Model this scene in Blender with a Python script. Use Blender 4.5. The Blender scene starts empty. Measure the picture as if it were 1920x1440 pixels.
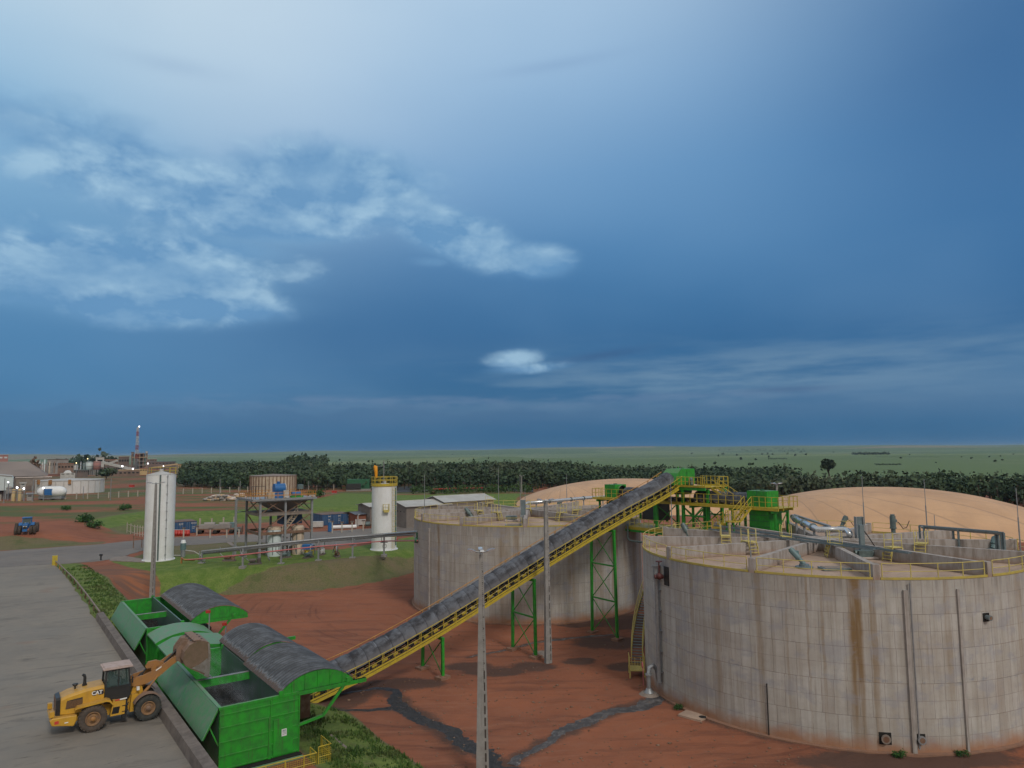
import bpy, bmesh, math, random
import numpy as np
from mathutils import Vector, Matrix
R = math.radians
scene = bpy.context.scene
col = scene.collection
random.seed(7); rng = np.random.default_rng(7)

# ------------------------------------------------------------------ camera
CAMH, FPX, PITCH, ROLL = 20.0, 1346.0, R(5.4), R(0.65)
_fw = Vector((0, math.cos(PITCH), math.sin(PITCH)))
_r0 = Vector((1, 0, 0)); _u0 = _r0.cross(_fw)
_rt = _r0*math.cos(ROLL) - _u0*math.sin(ROLL)
_up = _r0*math.sin(ROLL) + _u0*math.cos(ROLL)
cam_d = bpy.data.cameras.new('camera'); cam = bpy.data.objects.new('camera', cam_d); col.objects.link(cam)
cam_d.sensor_width = 36; cam_d.lens = FPX/1920*36; cam_d.clip_start = 0.5; cam_d.clip_end = 40000
cam.matrix_world = Matrix(((_rt.x, _up.x, -_fw.x, 0), (_rt.y, _up.y, -_fw.y, 0), (_rt.z, _up.z, -_fw.z, CAMH), (0, 0, 0, 1)))
scene.camera = cam

def at(px, py, z=0.0):
    """where the sight line through a photo pixel meets the level z (metres)"""
    r = _fw*FPX + _rt*(px-960) - _up*(py-720)
    t = (z-CAMH)/r.z
    return Vector((r.x*t, r.y*t, z))
def hgt(px, py, Y):
    """height of the sight line at distance Y"""
    r = _fw*FPX + _rt*(px-960) - _up*(py-720)
    return CAMH + r.z*Y/r.y
def xat(px, py, Y):
    r = _fw*FPX + _rt*(px-960) - _up*(py-720)
    return r.x*Y/r.y

# plant axes: u along the inclined conveyor, v along the loading kerb
_n = math.hypot(.81, .587)
E1 = Vector((.81/_n, .587/_n)); E2 = Vector((-.587/_n, .81/_n)); AX = math.atan2(.587, .81)
def P(u, v, z=0.0):
    return Vector((E1.x*u+E2.x*v, E1.y*u+E2.y*v, z))
def toUV(x, y):
    return E1.x*x+E1.y*y, E2.x*x+E2.y*y

def s2l(c):
    return tuple(((v/255)/12.92 if v/255 <= .04045 else ((v/255+.055)/1.055)**2.4) for v in c)

# ------------------------------------------------------------------ node expressions
class NT:
    def __init__(s, tree): s.t = tree; s.x = 0
    def new(s, kind, **kw):
        n = s.t.nodes.new(kind); s.x += 40; n.location = (s.x, 0)
        for k, v in kw.items(): setattr(n, k, v)
        return n
    def put(s, sock, v):
        if isinstance(v, E_): s.t.links.new(v.s, sock)
        elif hasattr(v, 'is_output'): s.t.links.new(v, sock)
        elif isinstance(v, (tuple, list)):
            n = len(sock.default_value); v = tuple(v)
            sock.default_value = (v+(1.0,)) if len(v) < n else v[:n]
        else:
            try: sock.default_value = v
            except TypeError: sock.default_value = (v,)*len(sock.default_value)
    def math(s, op, a, b=0.0, c=None, clamp=False):
        n = s.new('ShaderNodeMath', operation=op); n.use_clamp = clamp
        s.put(n.inputs[0], a); s.put(n.inputs[1], b)
        if c is not None: s.put(n.inputs[2], c)
        return E_(s, n.outputs[0])
    def mix(s, f, a, b, blend='MIX'):
        n = s.new('ShaderNodeMix', data_type='RGBA', blend_type=blend, clamp_factor=True)
        s.put(n.inputs[0], f); s.put(n.inputs[6], a); s.put(n.inputs[7], b)
        return E_(s, n.outputs[2])
    def noise(s, vec, scale, detail=4, rough=.55, lac=2.0, dist=0.0, out=0):
        n = s.new('ShaderNodeTexNoise'); s.put(n.inputs['Vector'], vec); s.put(n.inputs['Scale'], scale)
        s.put(n.inputs['Detail'], detail); s.put(n.inputs['Roughness'], rough); s.put(n.inputs['Lacunarity'], lac); s.put(n.inputs['Distortion'], dist)
        return E_(s, n.outputs[out])
    def comb(s, x, y, z=0.0):
        n = s.new('ShaderNodeCombineXYZ'); s.put(n.inputs[0], x); s.put(n.inputs[1], y); s.put(n.inputs[2], z); return E_(s, n.outputs[0])
    def sep(s, v):
        n = s.new('ShaderNodeSeparateXYZ'); s.put(n.inputs[0], v); return [E_(s, o) for o in n.outputs]
    def vmul(s, v, w):
        n = s.new('ShaderNodeVectorMath', operation='MULTIPLY'); s.put(n.inputs[0], v); s.put(n.inputs[1], w); return E_(s, n.outputs[0])
    def vadd(s, v, w):
        n = s.new('ShaderNodeVectorMath', operation='ADD'); s.put(n.inputs[0], v); s.put(n.inputs[1], w); return E_(s, n.outputs[0])
    def ramp(s, f, stops, interp='LINEAR'):
        n = s.new('ShaderNodeValToRGB'); r = n.color_ramp; r.interpolation = interp
        while len(r.elements) > 1: r.elements.remove(r.elements[-1])
        for i, (p, c) in enumerate(stops):
            e = r.elements[0] if i == 0 else r.elements.new(p)
            e.position = p; e.color = (c+(1.0,)) if len(c) == 3 else c
        s.put(n.inputs[0], f); return E_(s, n.outputs[0])
    def step(s, v, a, b):   # smoothstep a..b
        n = s.new('ShaderNodeMapRange', interpolation_type='SMOOTHSTEP'); s.put(n.inputs[0], v)
        s.put(n.inputs[1], a); s.put(n.inputs[2], b); n.inputs[3].default_value = 0; n.inputs[4].default_value = 1
        return E_(s, n.outputs[0])
    def gauss(s, x, y, cx, cy, sx, sy, rot=0.0):
        c, n_ = math.cos(rot), math.sin(rot)
        dx, dy = x-cx, y-cy
        a = (dx*c+dy*n_)*(1/sx); b = (dy*c-dx*n_)*(1/sy)
        return s.math('EXPONENT', (a*a+b*b)*-1.0)
class E_:
    def __init__(s, nt, sock): s.nt = nt; s.s = sock
    def __add__(s, o): return s.nt.math('ADD', s, o)
    __radd__ = __add__
    def __sub__(s, o): return s.nt.math('SUBTRACT', s, o)
    def __rsub__(s, o): return s.nt.math('SUBTRACT', o, s)
    def __mul__(s, o): return s.nt.math('MULTIPLY', s, o)
    __rmul__ = __mul__
    def __truediv__(s, o): return s.nt.math('DIVIDE', s, o)
    def clamp(s): return s.nt.math('ADD', s, 0.0, clamp=True)

# ------------------------------------------------------------------ world: storm sky at dusk
SUN_EL, SUN_AZ = R(40), R(150)       # azimuth measured clockwise from +Y: behind and to the right
w = bpy.data.worlds.new('World'); scene.world = w; w.use_nodes = True
wt = w.node_tree; wt.nodes.clear(); N = NT(wt)
tc = N.new('ShaderNodeTexCoord'); X_, Y_, Z_ = N.sep(tc.outputs['Generated'])
az = N.math('ARCTAN2', X_, Y_); el = N.math('ARCSINE', Z_)
def px_az(px): return math.atan((px-960)/1346)
def px_el(py): return math.atan((846-py)/1346)
# broad brightness of the cloud sheet
base = N.ramp(el/(math.pi/2), [(0.0, s2l((46, 98, 138))), (0.04, s2l((46, 100, 142))), (0.10, s2l((42, 98, 146))), (0.17, s2l((64, 122, 172))),
      (0.24, s2l((98, 150, 198))), (0.31, s2l((140, 180, 218))), (0.38, s2l((170, 200, 228))), (0.7, s2l((186, 196, 206))), (1.0, s2l((192, 194, 198)))])
big = N.noise(N.comb(az*1.3, el*2.6, 0.0), 1.6, 3, .5)
g_tl = N.gauss(az, el, px_az(80), px_el(-20), .46, .27)             # pale patch high on the left
g_l = N.gauss(az, el, px_az(-60), px_el(330), .20, .16)
g_tr = N.gauss(az, el, px_az(2050), px_el(160), .36, .34)           # dark blue mass high on the right
g_c = N.gauss(az, el, px_az(1010), px_el(40), .26, .13)
g_dk = N.gauss(az, el, px_az(760), px_el(610), .38, .09)
sky = N.mix((g_tl*.95).clamp(), base, s2l((206, 224, 236)))
sky = N.mix((g_l*.60).clamp(), sky, s2l((150, 196, 226)))
sky = N.mix((g_c*.30).clamp(), sky, s2l((172, 202, 228)))
g_lc = N.gauss(az, el, px_az(80), px_el(560), .26, .20)
sky = N.mix((g_lc*.55).clamp(), sky, s2l((66, 134, 184)))
sky = N.mix((g_tr*.95).clamp(), sky, s2l((58, 104, 152)))
sky = N.mix((g_dk*.45).clamp(), sky, s2l((50, 102, 150)))
sky = N.mix((N.step(big, .35, .75)*.18).clamp(), sky, s2l((120, 162, 200)))
sky = N.mix((N.gauss(az, el, px_az(1250), px_el(330), .30, .10, -.35)*.35).clamp(), sky, s2l((112, 154, 194)))
# faint pale veils low on the right
veil = N.noise(N.comb(az*3.0, el*22.0, 3.0), 1.4, 5, .6)
sky = N.mix((N.gauss(az, el, px_az(1420), px_el(715), .42, .040, .02)*N.step(veil, .36, .66)*.72).clamp(), sky, s2l((116, 148, 174)))
sky = N.mix((N.gauss(az, el, px_az(1880), px_el(745), .25, .03)*.45).clamp(), sky, s2l((98, 134, 168)))
sky = N.mix((N.gauss(az, el, px_az(960), px_el(775), .70, .018)*.35).clamp(), sky, s2l((92, 122, 156)))
# cumulus: noise-edged patches with lit crests
def fbm(a, e, z):
    v = N.comb(a*8.0, e*13.5, z)
    wv = N.noise(v, .8, 2, .5, out=1)
    v2 = N.vadd(v, N.vmul(wv, (.6, .6, .0)))
    return N.noise(v2, 1.15, 8, .57)
patches = [(620, 345, .150, .058, .02, 1.12), (850, 430, .105, .036, -.34, 1.05), (500, 425, .14, .034, .05, 1.0), (260, 370, .19, .06, -.22, .80),
   (60, 320, .16, .05, -.25, .74), (190, 530, .24, .050, .02, .92), (330, 590, .16, .030, .06, .86), (400, 480, .12, .028, .0, .72), (1010, 482, .055, .024, -.1, .92), (810, 484, .04, .010, .0, .5),
   (970, 672, .050, .018, .08, .60), (1000, 688, .075, .010, .06, .55), (60, 600, .12, .02, .0, .45), (640, 300, .10, .022, .1, .5)]
def dens(da, de):
    a = az+da; e = el+de
    m = None
    for (px, py, sx, sy, rot, amp) in patches:
        g = N.gauss(a, e, px_az(px), px_el(py), sx, sy, rot)*amp
        m = g if m is None else N.math('MAXIMUM', m, g)
    return m, fbm(a, e, 1.7)
m0, f0 = dens(0, 0)
f1 = fbm(az-.014, el+.026, 1.7)
d0 = m0*1.20+(f0-.5)*1.75
sky = N.mix((N.step(m0, .12, .90)*.50).clamp(), sky, s2l((128, 174, 210)))
cover = N.step(d0, .24, .84)*N.step(m0, .10, .34)
lowf = N.noise(N.comb(az*5.0, el*11.0, 7.0), 1.3, 4, .6)
lit = (((f0-f1)*5.2+.42)*(N.step(lowf, .34, .62)*.65+.35)).clamp()
ccol = N.mix(lit, s2l((98, 146, 190)), s2l((166, 200, 223)))
ccol = N.mix(N.step(d0, .7, 1.3)*.35, ccol, s2l((104, 150, 192)))
sky = N.mix(cover*.76, sky, ccol)
# row of distant cumulus towers on the horizon and the thin pale strip behind them
strip = N.step(el, px_el(775), px_el(745))*N.step(el, px_el(735), px_el(748))*(1.0-N.step(az, px_az(1300), px_az(1700)))*N.step(az, px_az(150), px_az(420))
sky = N.mix(strip*.34*N.step(N.noise(N.comb(az*14, el*60, 9.0), 1.0, 3), .38, .6), sky, s2l((112, 136, 168)))
tw = N.noise(N.comb(az*15.0, el*25.0, 0.0), 1.0, 4, .55)
tower = N.step((px_el(766)+(tw-.5)*.055)-el, -.003, .006)*(1.0-N.step(az, px_az(1000), px_az(1350)))
sky = N.mix(tower*.22, sky, s2l((54, 96, 138)))
sky = N.mix((N.gauss(az, el, px_az(1130), px_el(668), .06, .006, .12)*.55).clamp(), sky, s2l((52, 88, 132)))
sky = N.mix((N.gauss(az, el, px_az(1480), px_el(742), .06, .004, .0)*.55).clamp(), sky, s2l((66, 98, 138)))
sky = N.mix((N.gauss(az, el, px_az(300), px_el(160), .06, .010, .0)*.22).clamp(), sky, s2l((128, 160, 196)))
sky = N.mix((N.gauss(az, el, px_az(1050), px_el(92), .09, .007, .1)*.25).clamp(), sky, s2l((120, 152, 192)))
# the rest of the dome (behind the camera): pale, slightly warm evening overcast
back = N.step(N.math('ABSOLUTE', az), 1.0, 1.9)
zen = N.step(el, .62, 1.1)
backc = N.ramp(el/(math.pi/2), [(0.0, (.42, .41, .40)), (.3, (.55, .53, .49)), (1.0, (.55, .55, .54))])
sky = N.mix(N.math('MAXIMUM', back, zen), sky, backc)
nsk = N.new('ShaderNodeTexSky'); nsk.sky_type = 'NISHITA'; nsk.sun_disc = False
nsk.sun_elevation = SUN_EL; nsk.sun_rotation = SUN_AZ; nsk.dust_density = 3.0
clouds10 = N.vmul(sky, (10.0, 10.0, 10.0))
final = N.mix(.96, nsk.outputs[0], clouds10)
bg = N.new('ShaderNodeBackground'); N.put(bg.inputs[0], final); bg.inputs[1].default_value = 0.1
wo = N.new('ShaderNodeOutputWorld'); wt.links.new(bg.outputs[0], wo.inputs[0])

sun_d = bpy.data.lights.new('sun', 'SUN'); sun_d.energy = 1.4; sun_d.angle = R(11); sun_d.color = (1.0, .93, .85)
sun = bpy.data.objects.new('sun', sun_d); col.objects.link(sun)
_sd = Vector((math.sin(SUN_AZ)*math.cos(SUN_EL), math.cos(SUN_AZ)*math.cos(SUN_EL), math.sin(SUN_EL)))
sun.rotation_euler = (-_sd).to_track_quat('-Z', 'Y').to_euler()
sun.location = (0, -40, 80)
scene.view_settings.view_transform = 'Standard'; scene.view_settings.look = 'None'
scene.view_settings.exposure = 0; scene.view_settings.gamma = 1; scene.view_settings.use_curve_mapping = False
scene.render.engine = 'CYCLES'
scene.cycles.max_bounces = 5; scene.cycles.diffuse_bounces = 3; scene.cycles.glossy_bounces = 2; scene.cycles.transparent_max_bounces = 6
scene.cycles.use_denoising = True
scene.cycles.use_adaptive_sampling = True; scene.cycles.adaptive_threshold = .02
# ------------------------------------------------------------------ materials
MATS = {}
def new_mat(name):
    m = bpy.data.materials.new(name); m.use_nodes = True; t = m.node_tree; t.nodes.clear(); n = NT(t)
    out = n.new('ShaderNodeOutputMaterial'); b = n.new('ShaderNodeBsdfPrincipled'); t.links.new(b.outputs[0], out.inputs[0])
    MATS[name] = m
    return m, n, b
def bump(n, b, h, dist=.02, strength=.6):
    bn = n.new('ShaderNodeBump'); n.put(bn.inputs['Height'], h); bn.inputs['Distance'].default_value = dist; bn.inputs['Strength'].default_value = strength
    n.t.links.new(bn.outputs[0], b.inputs['Normal'])
def paint(name, c, c2=None, amt=.5, scale=1.5, rough=.5, metal=0.0, streak=0.0, sc=None, bmp=0.0, dust=None):
    """painted or plain surface with mottling, vertical dirt streaks and dust"""
    m, n, b = new_mat(name)
    g = n.new('ShaderNodeNewGeometry'); pos = E_(n, g.outputs['Position'])
    x, y, z = n.sep(pos)
    f = n.noise(pos, scale, 5, .6)
    c2 = c2 or tuple(v*.6 for v in c)
    colr = n.mix(n.step(f, .35, .7)*amt, c, c2)
    if streak:
        sv = n.noise(n.comb(x*6, y*6, z*.35), 1.0, 4, .6)
        colr = n.mix(n.step(sv, .5, .75)*streak, colr, sc or (.10, .06, .035))
    if dust:
        nz = n.sep(g.outputs['Normal'])[2]
        colr = n.mix((n.step(nz, .3, .95)*(f*.9+.15)*dust[1]).clamp(), colr, dust[0])
    n.put(b.inputs['Base Color'], colr); n.put(b.inputs['Roughness'], (f*.3+(rough-.15)).clamp())
    b.inputs['Metallic'].default_value = metal
    if bmp: bump(n, b, n.noise(pos, scale*6, 4, .6), bmp)
    return m
GRN = (.020, .30, .022)
paint('green_paint', GRN, (.022, .17, .026), .85, 2.4, .5, streak=.62, sc=(.055, .085, .035), dust=((.17, .20, .13), .75))
paint('pale_green_steel', (.075, .27, .125), (.17, .24, .18), .9, 2.2, .6, streak=.5, sc=(.20, .24, .20), dust=((.17, .19, .15), .35))  # grey second tone puts the sheen of the flaps into the colour
paint('inner_plate', (.055, .12, .085), (.10, .12, .13), .9, 1.6, .5, streak=.5, sc=(.14, .17, .19))
paint('dark_green_paint', (.02, .12, .055), (.015, .07, .03), .5, 1.5, .5)
paint('yellow_paint', (.50, .38, .035), (.32, .25, .04), .6, 2.0, .5, streak=.3, sc=(.12, .09, .03))
paint('pale_yellow_paint', (.55, .46, .14), (.38, .32, .10), .6, 2.0, .6)
paint('band_yellow', (.46, .37, .075), (.33, .28, .10), .8, 2.0, .7)
paint('orange_rail', (.50, .24, .05), (.34, .17, .05), .6, 2.0, .6)
paint('galvanised', (.30, .32, .34), (.20, .21, .22), .6, 3.0, .45, .35, streak=.3, sc=(.15, .12, .09))
paint('bright_cladding', (.62, .64, .66), (.45, .47, .5), .5, 1.5, .28, .85)
paint('blue_grey_steel', (.17, .22, .24), (.10, .13, .14), .6, 2.0, .5, .2)
paint('machine_grey', (.13, .18, .18), (.07, .09, .09), .7, 3, .5, .2)
paint('white_paint', (.72, .75, .77), (.60, .61, .60), .5, .6, .45, streak=.18, sc=(.42, .36, .26))
paint('white_dull', (.46, .46, .45), (.34, .33, .31), .7, .8, .6, streak=.4, sc=(.25, .18, .11))
paint('black_rubber', (.018, .019, .018), (.03, .028, .024), .6, 5, .85)
paint('dusty_rubber', (.085, .065, .052), (.05, .042, .036), .7, 4, .9)
paint('front_rubber', (.03, .034, .033), (.07, .062, .052), .7, 4, .9)
paint('loader_yellow', (.56, .315, .03), (.42, .225, .03), .6, 1.6, .45, streak=.15, sc=(.2, .11, .05), dust=((.34, .22, .12), .5))
paint('rim_dusty', (.25, .14, .06), (.16, .10, .07), .9, 5, .8)
paint('loader_orange', (.34, .16, .04), (.26, .13, .06), .8, 2.2, .6, dust=((.24, .15, .10), .6))
paint('dusty_steel', (.21, .135, .095), (.14, .09, .06), .9, 2.4, .75, dust=((.30, .20, .15), .6))
paint('worn_steel', (.36, .34, .32), (.22, .19, .16), .8, 3, .4, .6)
paint('rusty_steel', (.14, .07, .04), (.24, .17, .12), .8, 2, .8)
paint('cab_black', (.02, .021, .022), (.035, .032, .03), .5, 4, .45)
paint('cab_roof', (.44, .34, .31), (.32, .24, .2), .7, 3, .7)
paint('container_blue', (.022, .085, .20), (.02, .06, .14), .6, 1.0, .5, streak=.5, sc=(.06, .05, .045))
paint('container_roof', (.17, .11, .09), (.10, .07, .06), .8, .8, .8)
paint('tractor_blue', (.02, .13, .36), (.02, .08, .2), .5, 2, .35)
paint('red_paint', (.42, .03, .02), (.28, .03, .02), .5, 2, .5)
paint('valve_red', (.085, .018, .018), (.06, .02, .018), .6, 4, .6)
paint('pink_pipe', (.48, .14, .15), (.36, .12, .11), .6, .8, .5)
paint('beige_steel', (.52, .44, .34), (.30, .22, .15), .5, .5, .6, streak=.85, sc=(.14, .08, .045))
paint('light_roof', (.42, .42, .40), (.32, .31, .29), .7, .4, .6)
paint('block_wall', (.20, .175, .155), (.15, .13, .115), .7, .6, .9)
paint('brick_wall', (.26, .10, .06), (.18, .075, .05), .7, 1.2, .9)
paint('dark_roof', (.11, .13, .16), (.08, .09, .11), .6, .6, .7)
paint('brown_roof', (.24, .195, .17), (.18, .15, .135), .8, .08, .85)
paint('cream_wall', (.50, .37, .18), (.40, .29, .15), .6, .3, .8)
paint('terracotta', (.30, .13, .07), (.22, .1, .06), .6, .3, .85)
paint('grey_plant', (.28, .265, .25), (.17, .155, .145), .9, .12, .8)
paint('dark_plant', (.11, .095, .088), (.19, .13, .11), .9, .12, .8)
paint('brown_plant', (.24, .16, .12), (.14, .10, .08), .9, .15, .8)
paint('silo_pink', (.34, .16, .14), (.27, .13, .12), .6, .2, .7)
paint('silo_white', (.50, .58, .58), (.42, .47, .48), .5, .2, .6)
paint('pole_concrete', (.27, .265, .255), (.19, .185, .175), .7, 2.5, .85, streak=.5, sc=(.14, .13, .12), bmp=.01)
paint('kerb_concrete', (.165, .14, .125), (.10, .085, .078), .9, 1.4, .9, streak=.5, sc=(.07, .055, .05), bmp=.015)
paint('old_concrete', (.24, .20, .17), (.16, .13, .11), .8, 1.4, .9, bmp=.015)
paint('buttress_concrete', (.36, .34, .32), (.25, .23, .215), .8, 1.2, .9, streak=.6, sc=(.2, .17, .14))
paint('hut_white', (.62, .6, .56), None, .4, 1, .8)
paint('earthy_concrete', (.26, .14, .09), (.2, .12, .085), .8, 2, .9)
paint('wood_post', (.42, .38, .32), (.3, .27, .22), .6, 2, .9)
paint('dark_void', (.012, .012, .012), (.02, .018, .015), .5, 3, .95)
paint('organic_heap', (.006, .0062, .006), (.020, .019, .015), .8, 6, 1.0, bmp=.05)
paint('liner_black', (.035, .038, .045), (.06, .06, .065), .8, .05, .7)
paint('sack_white', (.55, .48, .44), (.36, .30, .27), .8, 1.4, .9)
paint('sack_tan', (.50, .36, .22), (.4, .28, .17), .8, 1.0, .9)
paint('grille_dark', (.045, .035, .03), (.03, .025, .02), .6, 6, .7)
paint('orange_fabric', (.72, .30, .01), (.6, .24, .01), .5, 2, .7)
paint('teal_paint', (.12, .20, .21), (.08, .13, .14), .5, 3, .5)
paint('bark', (.075, .06, .048), (.045, .038, .03), .8, 2, .95)
paint('blue_sheet', (.015, .07, .19), (.01, .05, .14), .5, 1, .5)
paint('logo_dark', (.03, .022, .03), None, .3, 3, .5); paint('logo_white', (.75, .75, .73), (.6, .6, .58), .3, 3, .5)
paint('decal_red', (.55, .05, .04), None, .3, 3, .5)
paint('sticker_white', (.7, .72, .72), (.5, .52, .55), .6, 9, .5)

m, n, b = new_mat('glass_dark'); b.inputs['Base Color'].default_value = (.05, .075, .07, 1); b.inputs['Roughness'].default_value = .08; b.inputs['Metallic'].default_value = .0
b.inputs['Transmission Weight'].default_value = .0; b.inputs['IOR'].default_value = 1.6
m, n, b = new_mat('cab_glass'); b.inputs['Base Color'].default_value = (.06, .10, .09, 1); b.inputs['Roughness'].default_value = .05; b.inputs['Alpha'].default_value = .55
def lampmat(name, c, s):
    m, n, b = new_mat(name); b.inputs['Base Color'].default_value = (*c, 1); b.inputs['Emission Color'].default_value = (*c, 1); b.inputs['Emission Strength'].default_value = s
lampmat('lamp_glow', (.95, .93, 1.0), 5.0)
lampmat('lamp_warm', (1.0, .75, .4), 3.0)

# ---- tank concrete, uv = metres round the wall, metres up
def tank_mat(name, ochres, base_tone=1.0, warm=(1.0, 1.0, 1.0)):
    m, n, b = new_mat(name)
    uvn = n.new('ShaderNodeUVMap'); uvn.uv_map = 'UVMap'
    u, v, _ = n.sep(uvn.outputs[0])
    pu, pv = .78, 1.115
    jit = n.noise(n.comb(0.0, n.math('FLOOR', v/(pv*2)), 0.0), 7.3, 0)
    uu = u+jit*3.0
    cu = n.math('FLOOR', uu/pu); cv = n.math('FLOOR', v/pv)
    wn = n.new('ShaderNodeTexWhiteNoise', noise_dimensions='2D'); n.put(wn.inputs['Vector'], n.comb(cu, cv)); panel = E_(n, wn.outputs[0])
    wn2 = n.new('ShaderNodeTexWhiteNoise', noise_dimensions='2D'); n.put(wn2.inputs['Vector'], n.comb(cu, n.math('FLOOR', v/(pv*4)))); col_t = E_(n, wn2.outputs[0])
    fu = n.math('FRACT', uu/pu); fv = n.math('FRACT', v/pv)
    lw = n.noise(n.comb(u*.9, v*.9, 0.0), 1.0, 3)
    lineu = (1.0-n.step(n.math('MINIMUM', fu, 1.0-fu), .006, .035))*n.step(lw, .30, .48)
    linev = (1.0-n.step(n.math('MINIMUM', fv, 1.0-fv), .004, .022))*n.step(n.noise(n.comb(u*.35, v*.9, 5.0), 1.0, 3), .30, .50)
    fv4 = n.math('FRACT', v/(pv*2)); strong = (1.0-n.step(n.math('MINIMUM', fv4, 1.0-fv4), .002, .011))
    cloud = n.noise(n.comb(u*.22, v*.35, 2.0), 1.0, 5, .6)
    fine = n.noise(n.comb(u*2.2, v*2.2, 4.0), 1.0, 6, .7)
    st1 = n.noise(n.comb(u*2.1, v*.10, 0.0), 1.0, 5, .62)       # long vertical washes
    st2 = n.noise(n.comb(u*7.0, v*.22, 8.0), 1.0, 4, .6)        # thin vertical drips
    grey = tuple(c*base_tone*k for c, k in zip((.375, .365, .330), warm)); lightc = tuple(c*base_tone*k for c, k in zip((.475, .475, .450), warm)); brown = (.175, .125, .095)
    c = n.mix(n.step(st1, .36, .62), grey, lightc)
    c = n.mix(n.step(cloud, .35, .7)*.45, c, tuple(x*base_tone for x in (.300, .262, .225)))
    c = n.mix(((panel-.55)*.32).clamp(), c, (.23, .215, .205))
    c = n.mix(((.35-panel)*.5).clamp(), c, (.50, .50, .50))
    c = n.mix((col_t-.55)*.45, c, (.25, .19, .15))
    c = n.mix(n.step(st2, .52, .70)*.34*n.step(v, .2, 3.5), c, (.21, .16, .12))
    st3 = n.noise(n.comb(u*4.5, v*.16, 12.0), 1.0, 4, .6); c = n.mix(n.step(st3, .54, .70)*.38*n.step(v, 1.5, 7.5), c, (.47, .47, .49))
    st4 = n.noise(n.comb(u*.75, v*.10, 21.0), 1.0, 4, .6); c = n.mix(n.step(st4, .56, .74)*.30, c, (.24, .20, .165))
    c = n.mix(n.step(fine, .45, .8)*.28, c, (.20, .19, .19))
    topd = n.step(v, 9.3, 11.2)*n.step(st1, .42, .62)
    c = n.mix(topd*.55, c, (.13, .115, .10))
    for (uc, wd, amt) in ochres:      # rusty ochre wash marks under the roof outlets
        d = n.math('ABSOLUTE', u-uc+(n.noise(n.comb(0.0, v*.8, uc), 1.0, 3)-.5)*.25)
        mk = (1.0-n.step(d, wd*.45, wd))*(n.step(n.noise(n.comb(u*3, v*.25, uc), 1.0, 4), .28, .6)*.6+.4)*(n.step(v, -.5, 6.5)*.6+.4)
        c = n.mix((mk*amt*.95).clamp(), c, (.20, .125, .050))
    # bluish repair smears along one pour joint
    band = (1.0-n.step(n.math('ABSOLUTE', v-4.55+(n.noise(n.comb(u*.7, 0.0, 3.0), 1.0, 3)-.5)*.5), .05, .42))*n.step(n.noise(n.comb(u*.8, v*2.0, 6.0), 1.0, 5, .7), .50, .66)
    c = n.mix(band*.65, c, (.20, .23, .285))
    lines = n.math('MAXIMUM', n.math('MAXIMUM', lineu*.50, linev*.42), strong*.62*n.step(lw, .30, .5))
    c = n.mix(lines, c, n.mix(n.step(cloud, .4, .6), (.17, .105, .075), (.115, .105, .10)))
    c = n.mix(n.step(n.noise(n.comb(u*.5, v*.7, 31.0), 1.0, 5, .6), .50, .64)*.45, c, (.265, .28, .325))
    basem = (1.0-n.step(v+(n.noise(n.comb(u*.8, v, 1.0), 1.0, 5)-.5)*1.4, .05, 1.25))
    c = n.mix(basem*.85, c, (.33, .15, .07))
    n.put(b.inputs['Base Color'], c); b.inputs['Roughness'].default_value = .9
    bump(n, b, fine*.5-lines*1.2+st2*.3, .03, .5)
    return m
# ---- tank roof slab and upstand beams
m, n, b = new_mat('slab_concrete')
g = n.new('ShaderNodeNewGeometry'); pos = E_(n, g.outputs['Position'])
f = n.noise(pos, .35, 6, .62); f2 = n.noise(pos, 3.0, 5, .65)
c = n.mix(n.step(f, .35, .65), (.42, .31, .235), (.33, .235, .18)); c = n.mix(n.step(f2, .45, .75)*.5, c, (.22, .17, .14))
c = n.mix(n.step(n.noise(pos, .8, 4, .6), .6, .75)*.6, c, (.34, .17, .08))
n.put(b.inputs['Base Color'], c); b.inputs['Roughness'].default_value = .9; bump(n, b, f2, .02)
m, n, b = new_mat('beam_concrete')
g = n.new('ShaderNodeNewGeometry'); pos = E_(n, g.outputs['Position']); x, y, z = n.sep(pos)
f = n.noise(n.comb(x*2.2, y*2.2, z*.4), 1.0, 5, .65)
c = n.mix(n.step(f, .38, .68), (.36, .335, .32), (.235, .20, .175)); c = n.mix((1.0-n.step(z, 11.15, 11.6))*.6, c, (.30, .19, .13))
n.put(b.inputs['Base Color'], c); b.inputs['Roughness'].default_value = .9; bump(n, b, f, .02)
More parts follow.
